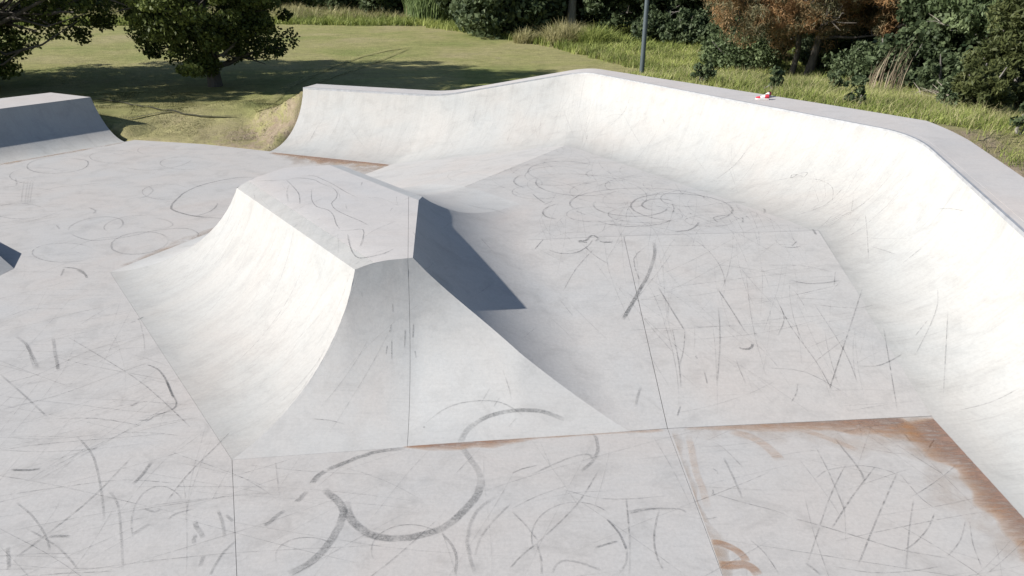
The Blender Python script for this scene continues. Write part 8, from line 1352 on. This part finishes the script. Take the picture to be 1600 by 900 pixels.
for k in range(46):
    x, y = rg.uniform(-4.5, 1), rg.uniform(6.4, 11.5)
    if inY(x, y) and dA(x, y) > 2: scratch(x, y, rg.uniform(.9, 2.2), rg.uniform(.15, .7), rg.gauss(0, .2), rg.uniform(.006, .012), rg.uniform(.3, .6), "Y", inY)
# lines ridden up and across the curved wall
def wall_line(s, q0, q1, ds, w, fade):
    P, Nn = [], []
    n = 18
    for i in range(n + 1):
        t = i / n
        si = s + ds * t
        a = min(max(si, 0), len(ST) - 1.001)
        c0, g0, _ = ST[int(a)]; c1, g1, _ = ST[int(a) + 1]
        c, g = mix(c0, c1, a - int(a)), mix(g0, g1, a - int(a))
        q = q0 + (q1 - q0) * t
        p, p2 = Vector(wall_pt(c, g, q)), Vector(wall_pt(c, g, min(q + .01, 1)))
        if q + .01 > 1: p2 = p; p = Vector(wall_pt(c, g, q - .01))
        up = (p2 - p).normalized()
        al = (Vector(wall_pt(c1, g1, q)) - Vector(wall_pt(c0, g0, q))).normalized()
        nn = up.cross(al)
        if nn.z < 0: nn = -nn
        nn.normalize()
        p = Vector(wall_pt(c, g, q))
        P.append(tuple(p + nn * .004)); Nn.append(tuple(nn))
    add_stuff("W", *ribbon_data(P, Nn, w, fade, .3))
for k in range(150):
    s = rg.uniform(1, 98)
    q0 = rg.uniform(.02, .55)
    wall_line(s, q0, min(.97, q0 + rg.uniform(.15, .6)), rg.gauss(0, 2.6), rg.uniform(.007, .014), rg.uniform(.12, .36))
for o, (V, A, F) in stuffs.items():
    ob = mesh_obj("wheel_scratches", V, F, M_SCRATCH, OWN[o], None, attrs={"fade": A})
    ob["kind"] = "stuff"

# ============================================================ rust along the joints where water stands
def stain(name, edge, away, widths, zf, mat, parent, strength, n=60, rows=7, dz=.0022, jag=.35, seed=1):
    """a sheet that starts at a joint line and thins out to one side"""
    r = random.Random(seed)
    E = [Vector((*p, 0)) for p in edge]
    Ls = [0]
    for a, b in zip(E, E[1:]): Ls.append(Ls[-1] + (b - a).length)
    V, A, F = [], [], []
    ph = [r.uniform(0, 6.28) for _ in range(6)]
    for i in range(n + 1):
        s = Ls[-1] * i / n
        k = max(j for j in range(len(Ls)) if Ls[j] <= s + 1e-9); k = min(k, len(E) - 2)
        t = (s - Ls[k]) / (Ls[k + 1] - Ls[k])
        p = E[k].lerp(E[k + 1], t)
        u = i / n * (len(widths) - 1)
        m = min(int(u), len(widths) - 2)
        w = widths[m] + (widths[m + 1] - widths[m]) * (u - m)
        w *= 1 + jag * (math.sin(s * 3.1 + ph[0]) * .5 + math.sin(s * 7.7 + ph[1]) * .35 + math.sin(s * 17 + ph[2]) * .25)
        sm = strength[m] + (strength[m + 1] - strength[m]) * (u - m)
        for j in range(rows + 1):
            f = j / rows
            x, y = p.x + away[0] * w * f, p.y + away[1] * w * f
            V.append((x, y, zf(x, y) + dz)); A.append(sm * (1 - f) ** .6 * min(1, i / 2, (n - i) / 2))
        if i:
            for j in range(rows):
                a = (i - 1) * (rows + 1) + j
                F.append((a, a + 1, a + rows + 2, a + rows + 1))
    o = mesh_obj(name, V, F, mat, parent, None, attrs={"fade": A})
    return o
z0f = lambda x, y: 0.0
stain("rust_stain", [(2.0, 6.818), (3.6, 6.94), (4.72, 7.028)], (.28, -.96), [.04, .07, .14, .20, .28, .40, .52], z0f, M_RUST, floor, [.3, .45, .55, .7, .8, .95, 1.0], seed=2)
stain("rust_stain", [(5.062, 7.05), (5.06, 6.2), (5.055, 5.2), (5.05, 4.2)], (-.95, -.25), [.55, .48, .40, .34, .30, .28], z0f, M_RUST, floor, [1.2, 1.2, 1.15, 1.05, .9, .8], seed=3, dz=.0026)
stain("pale_rust_stain", [(2.0, 6.815), (3.6, 6.94), (5.04, 7.05)], (.1, -1), [.15, .4, .6, .7], z0f, M_RUSTPALE, floor, [.3, .4, .45, .5], seed=4, dz=.0015)
stain("pale_rust_stain", [(5.055, 7.0), (5.05, 5.2), (5.045, 4.2)], (-1, -.2), [.75, .65, .5], z0f, M_RUSTPALE, floor, [.6, .5, .4], seed=5, dz=.0019)
stain("rust_stain", [(-1.25, 6.47), (-.6, 6.545), (.1, 6.62), (1.0, 6.71), (1.8, 6.80)], (.1, -.99), [.05, .14, .12, .05, .03, .03, .05], z0f, M_RUST, floor, [.7, .95, .8, .5, .4, .4, .45], seed=6)
stain("pale_rust_stain", [(1.86, 6.75), (1.885, 5.2), (1.895, 4.3)], (1, .1), [.05, .10, .04, .10, .06], z0f, M_RUSTPALE, floor, [.5, .4, .5, .8, .6], seed=7, jag=.95)
stain("rust_stain", [(-6.9, 19.93), (-5.0, 19.22), (-3.26, 18.57)], (-.2, -.98), [.10, .32, .5, .3, .2], z0f, M_RUST, floor, [.6, .8, .9, .9, .8], seed=8)
stain("pale_rust_stain", [(-6.9, 19.93), (-5.0, 19.22), (-3.3, 18.55), (-3.7, 17.6)], (-.5, -.86), [.2, .8, 1.0, .8], z0f, M_RUSTPALE, floor, [.7, .9, 1.0, .9], seed=9, dz=.0015)
stain("pale_rust_stain", [(-11.7, 21.2), (-14.0, 18.45), (-16.5, 15.5)], (.76, -.64), [.16, .22, .18], z0f, M_RUSTPALE, floor, [.9, 1.2, 1.0], seed=10)
stain("pale_rust_stain", [(-7.0, 11.6), (-5.6, 14.4)], (-.88, .47), [.12, .22, .12], z0f, M_RUSTPALE, floor, [.5, .8, .5], seed=11)
# ============================================================ wheel tracks and dark lines in the lawn
M_TRACK = decal("flattened_grass", ((.30, .28, .12), (.24, .24, .10)), 5, .25, .55, .95)
M_DARKLINE = decal("dark_line_decal", ((.05, .05, .03), (.08, .075, .045)), 5, .15, .45, .95)  # thin dark ribbons draped along lines in the lawn
def on_land(name, pts, w, fade, mat, dz):
    Q = []
    for a, b in zip(pts, pts[1:]):
        for i in range(8): Q.append((a[0] + (b[0] - a[0]) * i / 8, a[1] + (b[1] - a[1]) * i / 8))
    Q.append(pts[-1])
    P = [(x, y, land1(x, y) + dz) for x, y in Q]
    V, A, F = ribbon_data(P, [(0, 0, 1)] * len(P), w, fade, .1)
    mesh_obj(name, V, F, mat, lawn, None, attrs={"fade": A})
for t in TRACKS: on_land("wheel_track", t, .42, .75, M_TRACK, .03)
for t in DARK_LINES: on_land("dark_line", t, .13, .95, M_DARKLINE, .05)
